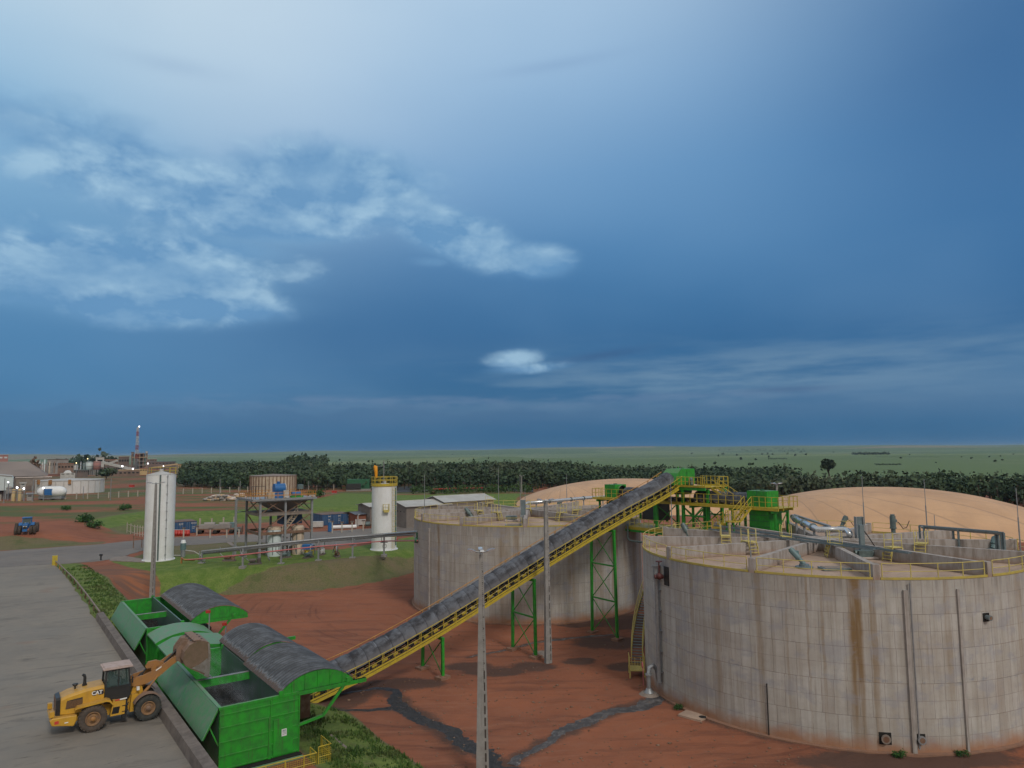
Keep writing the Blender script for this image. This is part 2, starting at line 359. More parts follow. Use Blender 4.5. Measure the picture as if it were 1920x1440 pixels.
# ---- corrugated hood sheets: ribs by u coordinate in the mesh, colour here
def sheet_mat(name, dark, light, rib=None, mark=.5, sc=1.0, edge=False, seg=False, met=.2, rg=.55):
    m, n, b = new_mat(name)
    uvn = n.new('ShaderNodeUVMap'); uvn.uv_map = 'UVMap'; u, v, _ = n.sep(uvn.outputs[0])
    a = n.noise(n.comb(u*.55*sc, v*.9, 0.0), 1.0, 6, .68); a2 = n.noise(n.comb(u*3.5, v*.55, 3.0), 1.0, 5, .65)
    c = n.mix(n.step(a, .40, .62), dark, tuple((d+l)/2 for d, l in zip(dark, light)))
    c = n.mix(n.step(a2, .52, .72)*mark, c, light)
    if rib:
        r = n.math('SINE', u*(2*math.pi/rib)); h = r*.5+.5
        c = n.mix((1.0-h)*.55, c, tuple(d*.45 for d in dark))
        bump(n, b, h, .05, .9)
    if edge:        # flaking pale and brown fringe along the lower left eave
        j = n.noise(n.comb(u*3.2, v*.3, 2.0), 1.0, 4, .8); c = n.mix((1.0-n.step(v-j*1.5, -.45, -.18))*.65, c, (.27, .31, .35)); c = n.mix((1.0-n.step(v-j*1.3, -.38, -.22))*.9, c, (.085, .055, .042))
    if seg:         # pale streaks towards the end of every lapped cover, paler near edge, dark seams
        sgm = n.math('FRACT', u/1.22); wn_ = n.noise(n.comb(n.math('FLOOR', u/1.22)*7.1, v*1.6, 0.0), 1.0, 3, .6)
        c = n.mix(n.step(sgm, .45, 1.0)*n.step(wn_, .42, .66)*n.step(n.noise(n.comb(u*9, v*1.2, 4.0), 1.0, 3), .35, .65)*.9, c, light)
        c = n.mix(n.step(v, 2.30, 2.95)*.7, c, (.20, .20, .22)); c = n.mix((1.0-n.step(n.math('MINIMUM', sgm, 1.0-sgm), .0, .06))*.7, c, (.02, .02, .024))
    n.put(b.inputs['Base Color'], c); b.inputs['Roughness'].default_value = rg; b.inputs['Metallic'].default_value = met
sheet_mat('roof_sheet', (.058, .062, .070), (.18, .20, .23), .42, .4, edge=True, met=.05, rg=.7)
sheet_mat('hood_sheet', (.020, .020, .026), (.17, .19, .23), None, .18, seg=True, met=.03, rg=.75)
# ---- membrane
m, n, b = new_mat('membrane')
tcn = n.new('ShaderNodeTexCoord'); g = n.new('ShaderNodeNewGeometry'); pos = E_(n, g.outputs['Position'])
x, y, z = n.sep(tcn.outputs['Object'])
ang = n.math('ARCTAN2', y, x+22.0)
seam = n.math('FRACT', ang*(28/(2*math.pi))); sm = 1.0-n.step(n.math('MINIMUM', seam, 1.0-seam), .008, .05)
f = n.noise(pos, .10, 5, .6); f2 = n.noise(n.comb(x*.5, y*.06, 0.0), 1.0, 5, .6)
c = n.mix(n.step(f, .35, .68), (.56, .345, .195), (.47, .285, .16)); c = n.mix(sm*.5, c, (.27, .18, .12)); c = n.mix(n.step(n.noise(n.comb(x*.05, y*.8, 3.0), 1.0, 5, .65), .52, .66)*.28, c, (.40, .25, .15))
c = n.mix(n.step(f2, .5, .7)*.20, c, (.38, .25, .17))
n.put(b.inputs['Base Color'], c); b.inputs['Roughness'].default_value = .65; bump(n, b, n.noise(pos, .5, 4, .5)-sm, .10, .4)
# ---- pad and road
def slabmat(name, a, b_, c_, joints=False):
    m, n, b = new_mat(name)
    g = n.new('ShaderNodeNewGeometry'); pos = E_(n, g.outputs['Position']); x, y, z = n.sep(pos)
    f = n.noise(pos, .06, 6, .62); f2 = n.noise(pos, .5, 6, .68); f3 = n.noise(pos, 5.0, 4, .7)
    uu = x*E1.x+y*E1.y; vv = x*E2.x+y*E2.y
    tr = n.noise(n.comb(uu*.16+vv*.05, vv*.6+uu*.05, 0.0), 1.0, 6, .66, dist=1.2)
    c = n.mix(n.step(f, .35, .65), a, b_); c = n.mix(n.step(f2, .42, .72)*.55, c, c_)
    c = n.mix(n.step(tr, .52, .66)*.6, c, tuple(v*.62 for v in b_))
    c = n.mix(n.step(n.noise(n.comb(uu*.35, vv*1.8, 7.0), 1.0, 6, .7), .60, .68)*.85, c, (.035, .03, .027))
    c = n.mix(n.step(n.noise(pos, .21, 3, .5), .64, .74)*.35, c, (.20, .10, .06))
    c = n.mix(n.step(f3, .5, .8)*.3, c, tuple(v*.6 for v in a)); c = n.mix(n.step(n.noise(pos, .09, 4, .6), .5, .66)*.35, c, tuple(v*k for v, k in zip(a, (.72, .78, .88))))
    n.put(b.inputs['Base Color'], c); b.inputs['Roughness'].default_value = .88; bump(n, b, f3+f2, .02, .5)
slabmat('pad_surface', (.222, .202, .172), (.178, .162, .142), (.250, .216, .178))
slabmat('road_surface', (.180, .162, .146), (.145, .130, .120), (.22, .18, .15))
# ---- foliage
def leafmat(name, a, b_, c_, sc=.35):
    m, n, b = new_mat(name)
    g = n.new('ShaderNodeNewGeometry'); pos = E_(n, g.outputs['Position'])
    wn = n.new('ShaderNodeAttribute'); wn.attribute_name = 'tone'
    t = E_(n, wn.outputs['Fac'])
    c = n.mix(t, a, b_); c = n.mix(n.step(n.noise(pos, sc, 4, .6), .42, .7)*.7, c, c_)
    n.put(b.inputs['Base Color'], c); b.inputs['Roughness'].default_value = .8
    b.inputs['Specular IOR Level'].default_value = .15
leafmat('forest_leaf', (.032, .058, .038), (.070, .108, .056), (.092, .100, .066), .03)
leafmat('bush_leaf', (.025, .07, .022), (.06, .14, .035), (.04, .08, .03))
leafmat('orchard_leaf', (.03, .06, .022), (.055, .10, .03), (.05, .07, .03))
leafmat('far_leaf', (.030, .048, .032), (.05, .07, .042), (.04, .055, .036), .05)
leafmat('blade_green', (.035, .085, .020), (.085, .150, .035), (.12, .115, .055), .5)
# ------------------------------------------------------------------ mesh helpers
class MB:
    def __init__(s, xf=None): s.v = []; s.f = []; s.uv = {}; s.xf = xf; s.sm = set()
    def add(s, vs, fs, uvs=None, smooth=False):
        b = len(s.v)
        s.v += [tuple(v) for v in vs]
        for i, f in enumerate(fs):
            if uvs is not None: s.uv[len(s.f)] = uvs[i]
            if smooth: s.sm.add(len(s.f))
            s.f.append(tuple(b+k for k in f))
    def box(s, c, d, rz=0.0):
        cx, cy, cz = c; x, y, z = d[0]/2, d[1]/2, d[2]/2
        cr, sr = math.cos(rz), math.sin(rz)
        vs = [(cx+cr*a*x-sr*b*y, cy+sr*a*x+cr*b*y, cz+k*z) for k in (-1, 1) for a, b in ((-1, -1), (1, -1), (1, 1), (-1, 1))]
        s.add(vs, [(3, 2, 1, 0), (4, 5, 6, 7), (0, 1, 5, 4), (1, 2, 6, 5), (2, 3, 7, 6), (3, 0, 4, 7)])
    def bx(s, x0, x1, y0, y1, z0, z1): s.box(((x0+x1)/2, (y0+y1)/2, (z0+z1)/2), (abs(x1-x0), abs(y1-y0), abs(z1-z0)))
    def bar(s, p, q, w, h=None, up=(0, 0, 1)):
        """rectangular bar from p to q"""
        h = h or w; p, q = Vector(p), Vector(q); d = (q-p)
        if d.length < 1e-6: return
        d.normalize(); up = Vector(up)
        if abs(d.dot(up)) > .98: up = Vector((1, 0, 0))
        a = d.cross(up).normalized()*(w/2); b = a.cross(d).normalized()*(h/2)
        vs = [p-a-b, p+a-b, p+a+b, p-a+b, q-a-b, q+a-b, q+a+b, q-a+b]
        s.add(vs, [(0, 1, 2, 3), (7, 6, 5, 4), (4, 5, 1, 0), (5, 6, 2, 1), (6, 7, 3, 2), (7, 4, 0, 3)])
    def tube(s, pts, r, n=8, caps=True, smooth=True):
        pts = [Vector(p) for p in pts]; rings = []; pa = None
        rr = r if isinstance(r, (list, tuple)) else [r]*len(pts)
        for i, p in enumerate(pts):
            d = (pts[min(i+1, len(pts)-1)]-pts[max(i-1, 0)])
            if d.length < 1e-9: d = Vector((0, 0, 1))
            d.normalize()
            if pa is None:
                ref = Vector((0, 0, 1)) if abs(d.z) < .9 else Vector((1, 0, 0))
                a = d.cross(ref).normalized()
            else:
                a = (pa-d*pa.dot(d))
                a = a.normalized() if a.length > 1e-6 else d.cross(Vector((0, 0, 1))).normalized()
            pa = a; b = d.cross(a)
            rings.append([p+(a*math.cos(t)+b*math.sin(t))*rr[i] for t in [2*math.pi*k/n for k in range(n)]])
        vs = [v for rg in rings for v in rg]; fs = []
        for i in range(len(pts)-1):
            for k in range(n):
                k2 = (k+1) % n; fs.append((i*n+k, i*n+k2, (i+1)*n+k2, (i+1)*n+k))
        s.add(vs, fs, smooth=smooth and n > 5)
        if caps: s.add(rings[0], [tuple(range(n))][::-1]); s.add(rings[-1], [tuple(range(n))])
    def lathe(s, prof, c=(0, 0, 0), axis='z', n=24, smooth=True, a0=0, a1=2*math.pi):
        """prof = [(radius, height)]"""
        full = abs(a1-a0-2*math.pi) < 1e-6; m = n if full else n+1
        vs = []
        for (r, h) in prof:
            for k in range(m):
                t = a0+(a1-a0)*k/n; x, y = r*math.cos(t), r*math.sin(t)
                if axis == 'z': v = (x, y, h)
                elif axis == 'y': v = (x, h, y)
                else: v = (h, x, y)
                vs.append((v[0]+c[0], v[1]+c[1], v[2]+c[2]))
        fs = []
        for i in range(len(prof)-1):
            for k in range(n):
                k2 = (k+1) % m
                fs.append((i*m+k, i*m+k2, (i+1)*m+k2, (i+1)*m+k))
        s.add(vs, fs, smooth=smooth)
    def disc(s, c, r, axis='z', n=24):
        vs = []
        for k in range(n):
            t = 2*math.pi*k/n; x, y = r*math.cos(t), r*math.sin(t)
            v = (x, y, 0) if axis == 'z' else ((x, 0, y) if axis == 'y' else (0, x, y))
            vs.append((v[0]+c[0], v[1]+c[1], v[2]+c[2]))
        s.add(vs, [tuple(range(n))])
    def cyl(s, c, r, z0, z1, n=24, r2=None, caps=True):
        r2 = r if r2 is None else r2
        s.lathe([(r, z0), (r2, z1)], c, 'z', n)
        if caps:
            s.disc((c[0], c[1], c[2]+z1), r2, 'z', n); s.disc((c[0], c[1], c[2]+z0), r, 'z', n)
    def prism(s, poly, t0, t1, plane='xz'):
        """poly in a plane, extruded along the third axis from t0 to t1"""
        def mk(p, t):
            return (p[0], t, p[1]) if plane == 'xz' else ((p[0], p[1], t) if plane == 'xy' else (t, p[0], p[1]))
        n = len(poly); vs = [mk(p, t0) for p in poly]+[mk(p, t1) for p in poly]
        s.add(vs, [tuple(range(n))[::-1], tuple(range(n, 2*n))]+[(i, (i+1) % n, n+(i+1) % n, n+i) for i in range(n)])
    def quad(s, a, b, c, d, uv=None): s.add([a, b, c, d], [(0, 1, 2, 3)], [uv] if uv else None)
    def plate(s, a, b, c, d, t):
        """thick quad"""
        a, b, c, d = map(Vector, (a, b, c, d)); n = (b-a).cross(d-a).normalized()*t
        vs = [a, b, c, d, a-n, b-n, c-n, d-n]
        s.add(vs, [(0, 1, 2, 3), (7, 6, 5, 4), (4, 5, 1, 0), (5, 6, 2, 1), (6, 7, 3, 2), (7, 4, 0, 3)])
    def ball(s, c, r, n=10, m=7, sc=(1, 1, 1)):
        vs = []; fs = []
        for i in range(m+1):
            ph = math.pi*i/m
            for k in range(n):
                t = 2*math.pi*k/n
                vs.append((c[0]+r*sc[0]*math.sin(ph)*math.cos(t), c[1]+r*sc[1]*math.sin(ph)*math.sin(t), c[2]+r*sc[2]*math.cos(ph)))
        for i in range(m):
            for k in range(n): fs.append((i*n+k, (i+1)*n+k, (i+1)*n+(k+1) % n, i*n+(k+1) % n))
        s.add(vs, fs, smooth=True)
    def rail(s, pts, h=1.1, step=1.5, r=.028, mid=True, toe=0.0, closed=False, ends=True):
        """hand rail along a ground polyline: posts, top and middle rail"""
        pts = [Vector(p) for p in pts]
        if closed: pts = pts+[pts[0]]
        up = Vector((0, 0, h))
        s.tube([p+up for p in pts], r, 6)
        if mid: s.tube([p+up*.52 for p in pts], r*.8, 5)
        if toe:
            for a, b in zip(pts[:-1], pts[1:]): s.bar(a+Vector((0, 0, toe/2)), b+Vector((0, 0, toe/2)), .03, toe)
        L = 0; last = -1e9
        for a, b in zip(pts[:-1], pts[1:]):
            d = (b-a).length; k = 0
            while True:
                t = last+step-L
                if last < -1e8: t = 0
                if t > d+1e-6: break
                p = a+(b-a)*(t/d if d else 0); s.bar(p, p+up, r*2.2, r*1.6); last = L+t
            L += d
        if ends: s.bar(pts[-1], pts[-1]+up, r*2.2, r*1.6)
    def build(s, name, material, parent=None, smooth_angle=None):
        me = bpy.data.meshes.new(name); me.from_pydata(s.v, [], s.f)
        if isinstance(material, str): material = MATS[material]
        me.materials.append(material)
        if s.uv:
            ul = me.uv_layers.new(name='UVMap')
            for fi, uvs in s.uv.items():
                ls = me.polygons[fi].loop_start
                for k, uvv in enumerate(uvs): ul.data[ls+k].uv = uvv
        for fi in s.sm: me.polygons[fi].use_smooth = True
        me.validate()
        if not s.uv:
            bm = bmesh.new(); bm.from_mesh(me); bmesh.ops.recalc_face_normals(bm, faces=bm.faces); bm.to_mesh(me); bm.free()
        o = bpy.data.objects.new(name, me); col.objects.link(o)
        if parent is not None: o.parent = parent
        return o
def tag(o, label=None, cat=None, group=None, kind=None):
    if label: o['label'] = label
    if cat: o['category'] = cat
    if group: o['group'] = group
    if kind: o['kind'] = kind
    return o
def thing(name, label, cat, loc=(0, 0, 0), rz=0.0, group=None):
    o = bpy.data.objects.new(name, None); col.objects.link(o); o.empty_display_size = .3
    o.location = loc; o.rotation_euler = (0, 0, rz)
    return tag(o, label, cat, group)
KIDS = {}
def copy_tree(o, parent=None):
    c = o.copy(); col.objects.link(c)
    if parent is not None: c.parent = parent
    for ch in [k for k in bpy.data.objects if k.parent == o]: copy_tree(ch, c)
    return c
def dup(o, label, loc, rz=None):
    c = copy_tree(o); c['label'] = label; c.location = loc
    if rz is not None: c.rotation_euler = (0, 0, rz)
    return c
def text_mesh(txt, size, name, material, parent, mw, extrude=.006):
    cu = bpy.data.curves.new('t', 'FONT'); cu.body = txt; cu.size = size; cu.extrude = extrude; cu.align_x = 'CENTER'; cu.align_y = 'CENTER'; cu.offset = size*.03
    t = bpy.data.objects.new('t', cu); col.objects.link(t)
    dg = bpy.context.evaluated_depsgraph_get(); me = bpy.data.meshes.new_from_object(t.evaluated_get(dg))
    bpy.data.objects.remove(t); bpy.data.curves.remove(cu)
    me.transform(mw); me.materials.clear(); me.materials.append(MATS[material])
    o = bpy.data.objects.new(name, me); col.objects.link(o); o.parent = parent
    return o

# ------------------------------------------------------------------ terrain
def sd_poly(poly, x, y):
    """signed distance, negative inside"""
    p = np.array([(q[0], q[1]) for q in poly]); n = len(p); d = np.full(x.shape, 1e18); ins = np.zeros(x.shape, bool)
    for i in range(n):
        a = p[i]; b = p[(i+1) % n]; ex, ey = b-a; wx, wy = x-a[0], y-a[1]
        t = np.clip((wx*ex+wy*ey)/(ex*ex+ey*ey+1e-12), 0, 1)
        d = np.minimum(d, (wx-ex*t)**2+(wy-ey*t)**2)
        c = ((a[1] <= y) & (b[1] > y)) | ((b[1] <= y) & (a[1] > y))
        with np.errstate(divide='ignore', invalid='ignore'):
            xi = a[0]+(y-a[1])*ex/np.where(ey == 0, 1e-9, ey)
        ins ^= c & (x < xi)
    d = np.sqrt(d); return np.where(ins, -d, d)
def ss(t): t = np.clip(t, 0, 1); return t*t*(3-2*t)
def U(u, v): q = P(u, v); return (q.x, q.y)
def A(px, py, z): q = at(px, py, z); return (q.x, q.y)
TL, TR = Vector((1.9, 101.2)), Vector((27.2, 64.6)); TANK_R, TANK_H = 15.6, 11.15
basin = [U(23.3, 20), U(23.3, 44), U(23.4, 50), U(24.0, 57), U(22.6, 62), U(21, 70), U(20.2, 80), U(19.2, 90), U(18.6, 102), A(280, 1125, 0), A(360, 1121, 0), A(440, 1115, 0), A(600, 1107, 0),
         A(700, 1093, 0), A(775, 1074, 0), (-14, 126), (10, 128), (28, 118), (46, 96), (62, 80), (80, 60), (80, 20)]
upper = [A(-400, 1040, 3), A(0, 1033, 3), A(190, 1016, 3), A(235, 1000, 3), A(270, 986, 3), A(330, 981, 3), A(480, 977, 3), A(600, 971, 3), A(775, 962, 3), A(960, 950, 3), (60, 240), (200, 300), (3000, 3000), (0, 9000), (-9000, 9000), (-9000, 100)]
def ground_z(x, y):
    x = np.asarray(x, float); y = np.asarray(y, float)
    D = np.hypot(x, y)
    zout = 3.0-1.8*ss((x-10)/40)+2.0*ss((-sd_poly(upper, x, y))/13)*ss((60-x)/60)
    db = sd_poly(basin, x, y)
    u = E1.x*x+E1.y*y; v = E2.x*x+E2.y*y
    wd = np.where(v > 86, 6.5, 7.0)
    z = zout*ss(db/wd)
    # strip beside and below the hoppers, held by the retaining wall
    strip = np.clip((23.4-u)/6.0, 0, 1)*1.05
    near = 1-ss((v-87.5)/3.0); side = ss((28-u)/4)*near
    z = z*(1-side)+strip*side
    # under the yard slab
    z = np.where((u < 10.2) & (v < 88.3), np.minimum(z, 1.2), z)
    # far relief
    az = np.arctan2(x, y)
    f = ss((D-450)/1500)
    hill = 7*np.sin(az*5.2+.6)*np.sin(D/1050.+az*3)+5*np.sin(az*11+D/700.)-3
    far = ss((D-2800)/5200)*(44+10*np.sin(az*6+1)+6*np.sin(az*17)+3*np.sin(az*41))
    z = z+f*hill*ss((D-400)/2500)+far*(D < 60000)
    # little unevenness
    z = z+(.06*np.sin(x*.9+y*.5)*np.sin(y*.7-x*.3)+.04*np.sin(x*2.1)*np.sin(y*1.7))*np.where(D < 160, 1, 0)*ss(db/3*-1+1.5)*(np.abs(u-10.5) > .7)
    return z
def gz(x, y): return float(ground_z(np.array([x]), np.array([y]))[0])

CHANNELS = [([A(*p, 0) for p in pl], wd) for pl, wd in (([(628, 1330), (690, 1333), (745, 1330)], .7), ([(640, 1302), (700, 1290), (735, 1296), (755, 1325), (800, 1352), (850, 1385), (905, 1418), (960, 1443), (1040, 1475)], 1.7), ([(1255, 1305), (1205, 1318), (1150, 1333), (1090, 1360), (1030, 1388), (985, 1412), (955, 1432)], 1.4), ([(880, 1233), (935, 1222), (1000, 1205), (1060, 1197), (1110, 1193), (1150, 1190)], .8))]
def build_ground():
    rad = [9.0]
    while rad[-1] < 28000: rad.append(rad[-1]*1.0125)
    rad = np.array(rad)
    ang = np.concatenate([np.arange(-48, 48, .2), np.arange(48, 312, 6.0)]); na = len(ang); ar = np.radians(ang)
    X = np.outer(rad, np.sin(ar)); Y = np.outer(rad, np.cos(ar)); x = X.ravel(); y = Y.ravel(); z = ground_z(x, y)
    nr = len(rad); i, k = np.meshgrid(np.arange(nr-1), np.arange(na), indexing='ij'); k2 = (k+1) % na
    quads = np.stack([i*na+k, (i+1)*na+k, (i+1)*na+k2, i*na+k2], -1).reshape(-1, 4)
    nv = len(x)
    vs = np.column_stack([x, y, z]); vs = np.vstack([vs, [0, 0, 1.2]])
    tris = np.column_stack([np.full(na, nv), np.arange(na), (np.arange(na)+1) % na])
    me = bpy.data.meshes.new('ground')
    nq, nt = len(quads), len(tris)
    me.vertices.add(nv+1); me.vertices.foreach_set('co', vs.ravel())
    me.loops.add(nq*4+nt*3); me.loops.foreach_set('vertex_index', np.concatenate([quads[:, ::-1].ravel(), tris.ravel()]).astype(np.int32))
    me.polygons.add(nq+nt); me.polygons.foreach_set('loop_start', np.concatenate([np.arange(nq)*4, nq*4+np.arange(nt)*3]).astype(np.int32))
    me.update(calc_edges=True); me.validate()
    me.polygons.foreach_set('use_smooth', np.ones(nq+nt, bool))
    # land cover
    def w(poly, soft=1.2): return ss(.5-sd_poly(poly, x, y)/(2*soft))
    D = np.hypot(x, y); db = sd_poly(basin, x, y); u = E1.x*x+E1.y*y; v = E2.x*x+E2.y*y
    lush = np.zeros(nv); dry = np.zeros(nv); dark = np.zeros(nv); field = np.zeros(nv); patch = np.zeros(nv); bright = np.zeros(nv); plant = np.zeros(nv)
    slope_n = w([U(16.6, 30), U(23.6, 30), U(23.2, 44), U(23.2, 50), U(23.6, 55.5), U(21.5, 57.5), U(17.2, 56)], .4)
    dry = np.maximum(dry, slope_n); lush = np.maximum(lush, slope_n*.55)
    verge = w([U(9.3, 87), U(9.3, 120), U(8.6, 138), U(12.4, 138), U(14.3, 118), U(15.6, 100), U(16, 88)], .6); lush = np.maximum(lush, verge*.55); dry = np.maximum(dry, verge)
    emb = w([A(205, 1052, 3), A(330, 1046, 3), A(420, 1052, 3), A(520, 1048, 3), A(600, 1030, 3), A(700, 1030, 3), A(800, 1008, 3), (-10, 131), A(775, 1074, 0), A(700, 1093, 0), A(600, 1107, 0), A(440, 1115, 0), A(360, 1117, 0), A(300, 1108, 1.2)], .8)
    dry = np.maximum(dry, emb)
    lawn = w([A(205, 1052, 3), A(330, 1044, 3), A(430, 1030, 3), A(480, 1040, 3), A(640, 1030, 3), A(780, 1005, 3), A(800, 1030, 3), A(600, 1051, 3), A(470, 1066, 3), A(390, 1078, 3), A(300, 1090, 2.2)], 1.0); lush = np.maximum(lush, lawn)
    toe = (1-ss(np.abs(db-.5)/.9))*emb*(v > 110); lush = np.maximum(lush, toe*.5)
    band2 = w([A(225, 1052, 3), A(330, 1020, 3), A(480, 1012, 3), A(560, 1022, 3), A(480, 1045, 3), A(330, 1052, 3)], 1.0); dry = np.maximum(dry, band2); lush = np.maximum(lush, band2*.35)
    g4 = w([A(-80, 1040, 3), A(0, 1033, 3), A(190, 1020, 3), A(205, 1014, 3), A(160, 1003, 4.5), A(0, 1007, 4.5), A(-80, 1009, 4.5)], 1.0); dry = np.maximum(dry, g4); lush = np.maximum(lush, g4*.35)
    g5 = w([A(172, 975, 4.6), A(200, 966, 5), A(270, 958, 5), A(330, 960, 5), A(470, 956, 5), A(700, 950, 5), A(780, 945, 5), A(900, 930, 5), A(960, 948, 3), A(775, 966, 3), A(600, 974, 3), A(480, 981, 3), A(330, 987, 3), A(275, 995, 3), A(240, 1003, 3), A(215, 1000, 3)], 2.0)
    dry = np.maximum(dry, g5*.9); lush = np.maximum(lush, g5*.45)
    crest = w([A(172, 974, 5), A(270, 958, 5), A(330, 960, 5), A(470, 955, 5), A(640, 940, 5), A(640, 950, 5), A(470, 962, 5), A(330, 966, 5), A(260, 966, 5), A(200, 980, 5)], 2.0); lush = np.maximum(lush, crest)
    g7 = w([A(570, 940, 5), A(640, 925, 5), A(760, 928, 5), A(980, 930, 4), A(960, 946, 4), A(775, 950, 5), A(640, 955, 5)], 3.0); lush = np.maximum(lush, g7)
    up = (sd_poly(upper, x, y) < 0)
    tract = w([A(-200, 1009, 5), A(0, 1005, 5), A(165, 1002, 5), A(205, 1006, 4), A(225, 1000, 4), A(200, 985, 5), A(165, 980, 5), A(120, 974, 5), A(0, 984, 5), A(-200, 990, 5)], 2.0)
    patch = np.where(up, 1.0, 0.0)*(1-tract)*(1-ss((D-560)/80)); 
    field = ss((D-420)/120)*ss((np.arctan2(x, y)-R(-26))/R(3))
    plant = ss((D-300)/80)*(1-ss((np.arctan2(x, y)-R(-26))/R(3)))*(1-ss((D-2100)/500)); field = np.maximum(field, ss((D-2100)/600))
    rightg = w([(60, 92), (64, 100), (110, 140), (170, 165), (300, 200), (300, 120), (120, 80), (70, 80)], 3); lush = np.maximum(lush, rightg*.5); dry = np.maximum(dry, rightg*.8)
    path = w([A(150, 1062, 3), A(215, 1060, 3), A(262, 1085, 1.6), A(300, 1108, .5), A(300, 1135, 0), A(215, 1110, 1.2)], .7); bright = path
    for (px, py, rx, ry) in [(1180, 1165, 4, 3), (1150, 1205, 5, 1.8), (1090, 1170, 4, 1.2), (640, 1305, 3, 2), (760, 1282, 4.5, 1.1), (880, 1250, 3, 1), (930, 1260, 3.5, 1.0), (1000, 1250, 2.5, 1.0), (1085, 1240, 2, .8), (1180, 1250, 2.5, 1), (1700, 1425, 9, 1.1)]:
        c = at(px, py, 0); dark = np.maximum(dark, np.exp(-((x-c.x)/rx)**2-((y-c.y)/(ry*1.6))**2))
    for ch, wd in CHANNELS:
        dd = np.full(nv, 1e9)
        for a, b in zip(ch[:-1], ch[1:]):
            ex, ey = b[0]-a[0], b[1]-a[1]; t_ = np.clip(((x-a[0])*ex+(y-a[1])*ey)/(ex*ex+ey*ey), 0, 1); dd = np.minimum(dd, np.hypot(x-a[0]-ex*t_, y-a[1]-ey*t_))
        dark = np.maximum(dark, .62*np.exp(-(dd/wd)**2))
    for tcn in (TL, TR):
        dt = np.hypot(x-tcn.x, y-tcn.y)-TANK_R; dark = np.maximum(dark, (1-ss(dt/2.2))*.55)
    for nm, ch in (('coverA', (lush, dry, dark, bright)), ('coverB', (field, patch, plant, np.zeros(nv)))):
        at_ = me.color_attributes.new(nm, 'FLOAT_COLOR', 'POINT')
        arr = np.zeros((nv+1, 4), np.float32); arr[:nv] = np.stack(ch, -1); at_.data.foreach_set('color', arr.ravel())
    m, n, b = new_mat('ground_surface')
    g = n.new('ShaderNodeNewGeometry'); pos = E_(n, g.outputs['Position']); X1, Y1, Z1 = n.sep(pos)
    flat = n.comb(X1, Y1, 0.0)
    a1 = n.new('ShaderNodeAttribute'); a1.attribute_name = 'coverA'; a2 = n.new('ShaderNodeAttribute'); a2.attribute_name = 'coverB'
    lu, dr, dk = n.sep(a1.outputs['Color']); br = E_(n, a1.outputs['Alpha']); fi, pa, pl = n.sep(a2.outputs['Color'])
    n1 = n.noise(flat, .07, 6, .6); n2 = n.noise(flat, .6, 6, .66); n3 = n.noise(flat, 4.5, 5, .7); n4 = n.noise(flat, .022, 5, .6)
    tr = n.noise(n.comb(X1*.10+Y1*.02, Y1*.9, 0.0), 1.0, 6, .62, dist=.7)
    dirt = n.mix(n.step(n1, .35, .65), (.285, .106, .058), (.215, .083, .049))
    tdx, tdy = X1-TL.x, Y1-TL.y; tdist = n.math('SQRT', tdx*tdx+tdy*tdy); tang = n.math('ARCTAN2', tdy, tdx)
    trk = n.noise(n.comb(tdist*1.5+n2*.8, tang*2.2, 0.0), 1.0, 4, .6); trk2 = n.noise(n.comb(tdist*.5+X1*.15, tang*1.5+Y1*.02, 5.0), 2.4, 5, .65, dist=.5)
    dirt = n.mix(n.step(n2, .42, .72)*.6, dirt, (.265, .115, .070))
    dirt = n.mix(n.step(trk, .56, .66)*n.step(n1, .42, .58)*.5, dirt, (.098, .043, .031)); dirt = n.mix(n.step(trk2, .56, .64)*.4, dirt, (.29, .13, .08))
    dirt = n.mix(n.step(tr, .50, .66)*.45, dirt, (.115, .050, .036))
    dirt = n.mix(n.step(n3, .55, .75)*.35, dirt, (.105, .048, .034))
    dirt = n.mix(n.step(n.noise(flat, 1.6, 5, .75), .66, .74)*.5, dirt, (.09, .055, .04))
    gl = n.mix(n.step(n2, .35, .65), (.090, .152, .028), (.150, .200, .050)); gl = n.mix(n.step(n3, .45, .7)*.6, gl, (.040, .075, .016))
    gd = n.mix(n.step(n1, .4, .62), (.165, .138, .076), (.135, .140, .058)); gd = n.mix(n.step(n3, .38, .66)*.6, gd, (.062, .058, .030)); gd = n.mix(n.step(n2, .48, .66)*.55, gd, (.165, .125, .08)); gd = n.mix(n.step(n.noise(flat, .28, 6, .7), .52, .66)*.5, gd, (.055, .085, .026))
    def edge(mk, nz, k=.75): return n.step(mk+(nz-.5)*k, .36, .60)
    nn = n2*.6+n3*.4
    # patchy upper field
    c = dirt
    pg = n.step(n.noise(n.comb(X1*.018, Y1*.045, 4.0), 1.0, 6, .66)+(n3-.5)*.15, .44, .56)*pa
    c = n.mix(pg, c, n.mix(n.step(n1, .45, .6), (.105, .105, .045), (.08, .12, .035)))
    c = n.mix(pl*n.step(n.noise(flat, .012, 5, .65), .45, .56)*.75, c, (.085, .095, .045))
    c = n.mix(edge(dr, nn, .5), c, gd)
    c = n.mix(edge(lu, nn, .9), c, gl)
    c = n.mix(edge(br, nn)*.9, c, n.mix(n.step(tr, .4, .6), (.26, .105, .055), (.15, .085, .062)))
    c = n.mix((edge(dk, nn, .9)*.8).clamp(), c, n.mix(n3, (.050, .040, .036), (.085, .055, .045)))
    # broad farmland
    f1 = n.noise(n.comb(X1*.0009, Y1*.0022, 0.0), 1.0, 4, .5); vor = n.new('ShaderNodeTexVoronoi'); vor.feature = 'F1'; n.put(vor.inputs['Vector'], n.comb(X1*.0007, Y1*.0016, 0.0)); vor.inputs['Scale'].default_value = 1.0
    vc = n.sep(vor.outputs['Color'])[0]
    ff = n.mix(n.step(vc, .1, .9), (.095, .150, .066), (.165, .215, .100)); ff = n.mix(n.step(f1, .5, .65)*.5, ff, (.085, .125, .05))
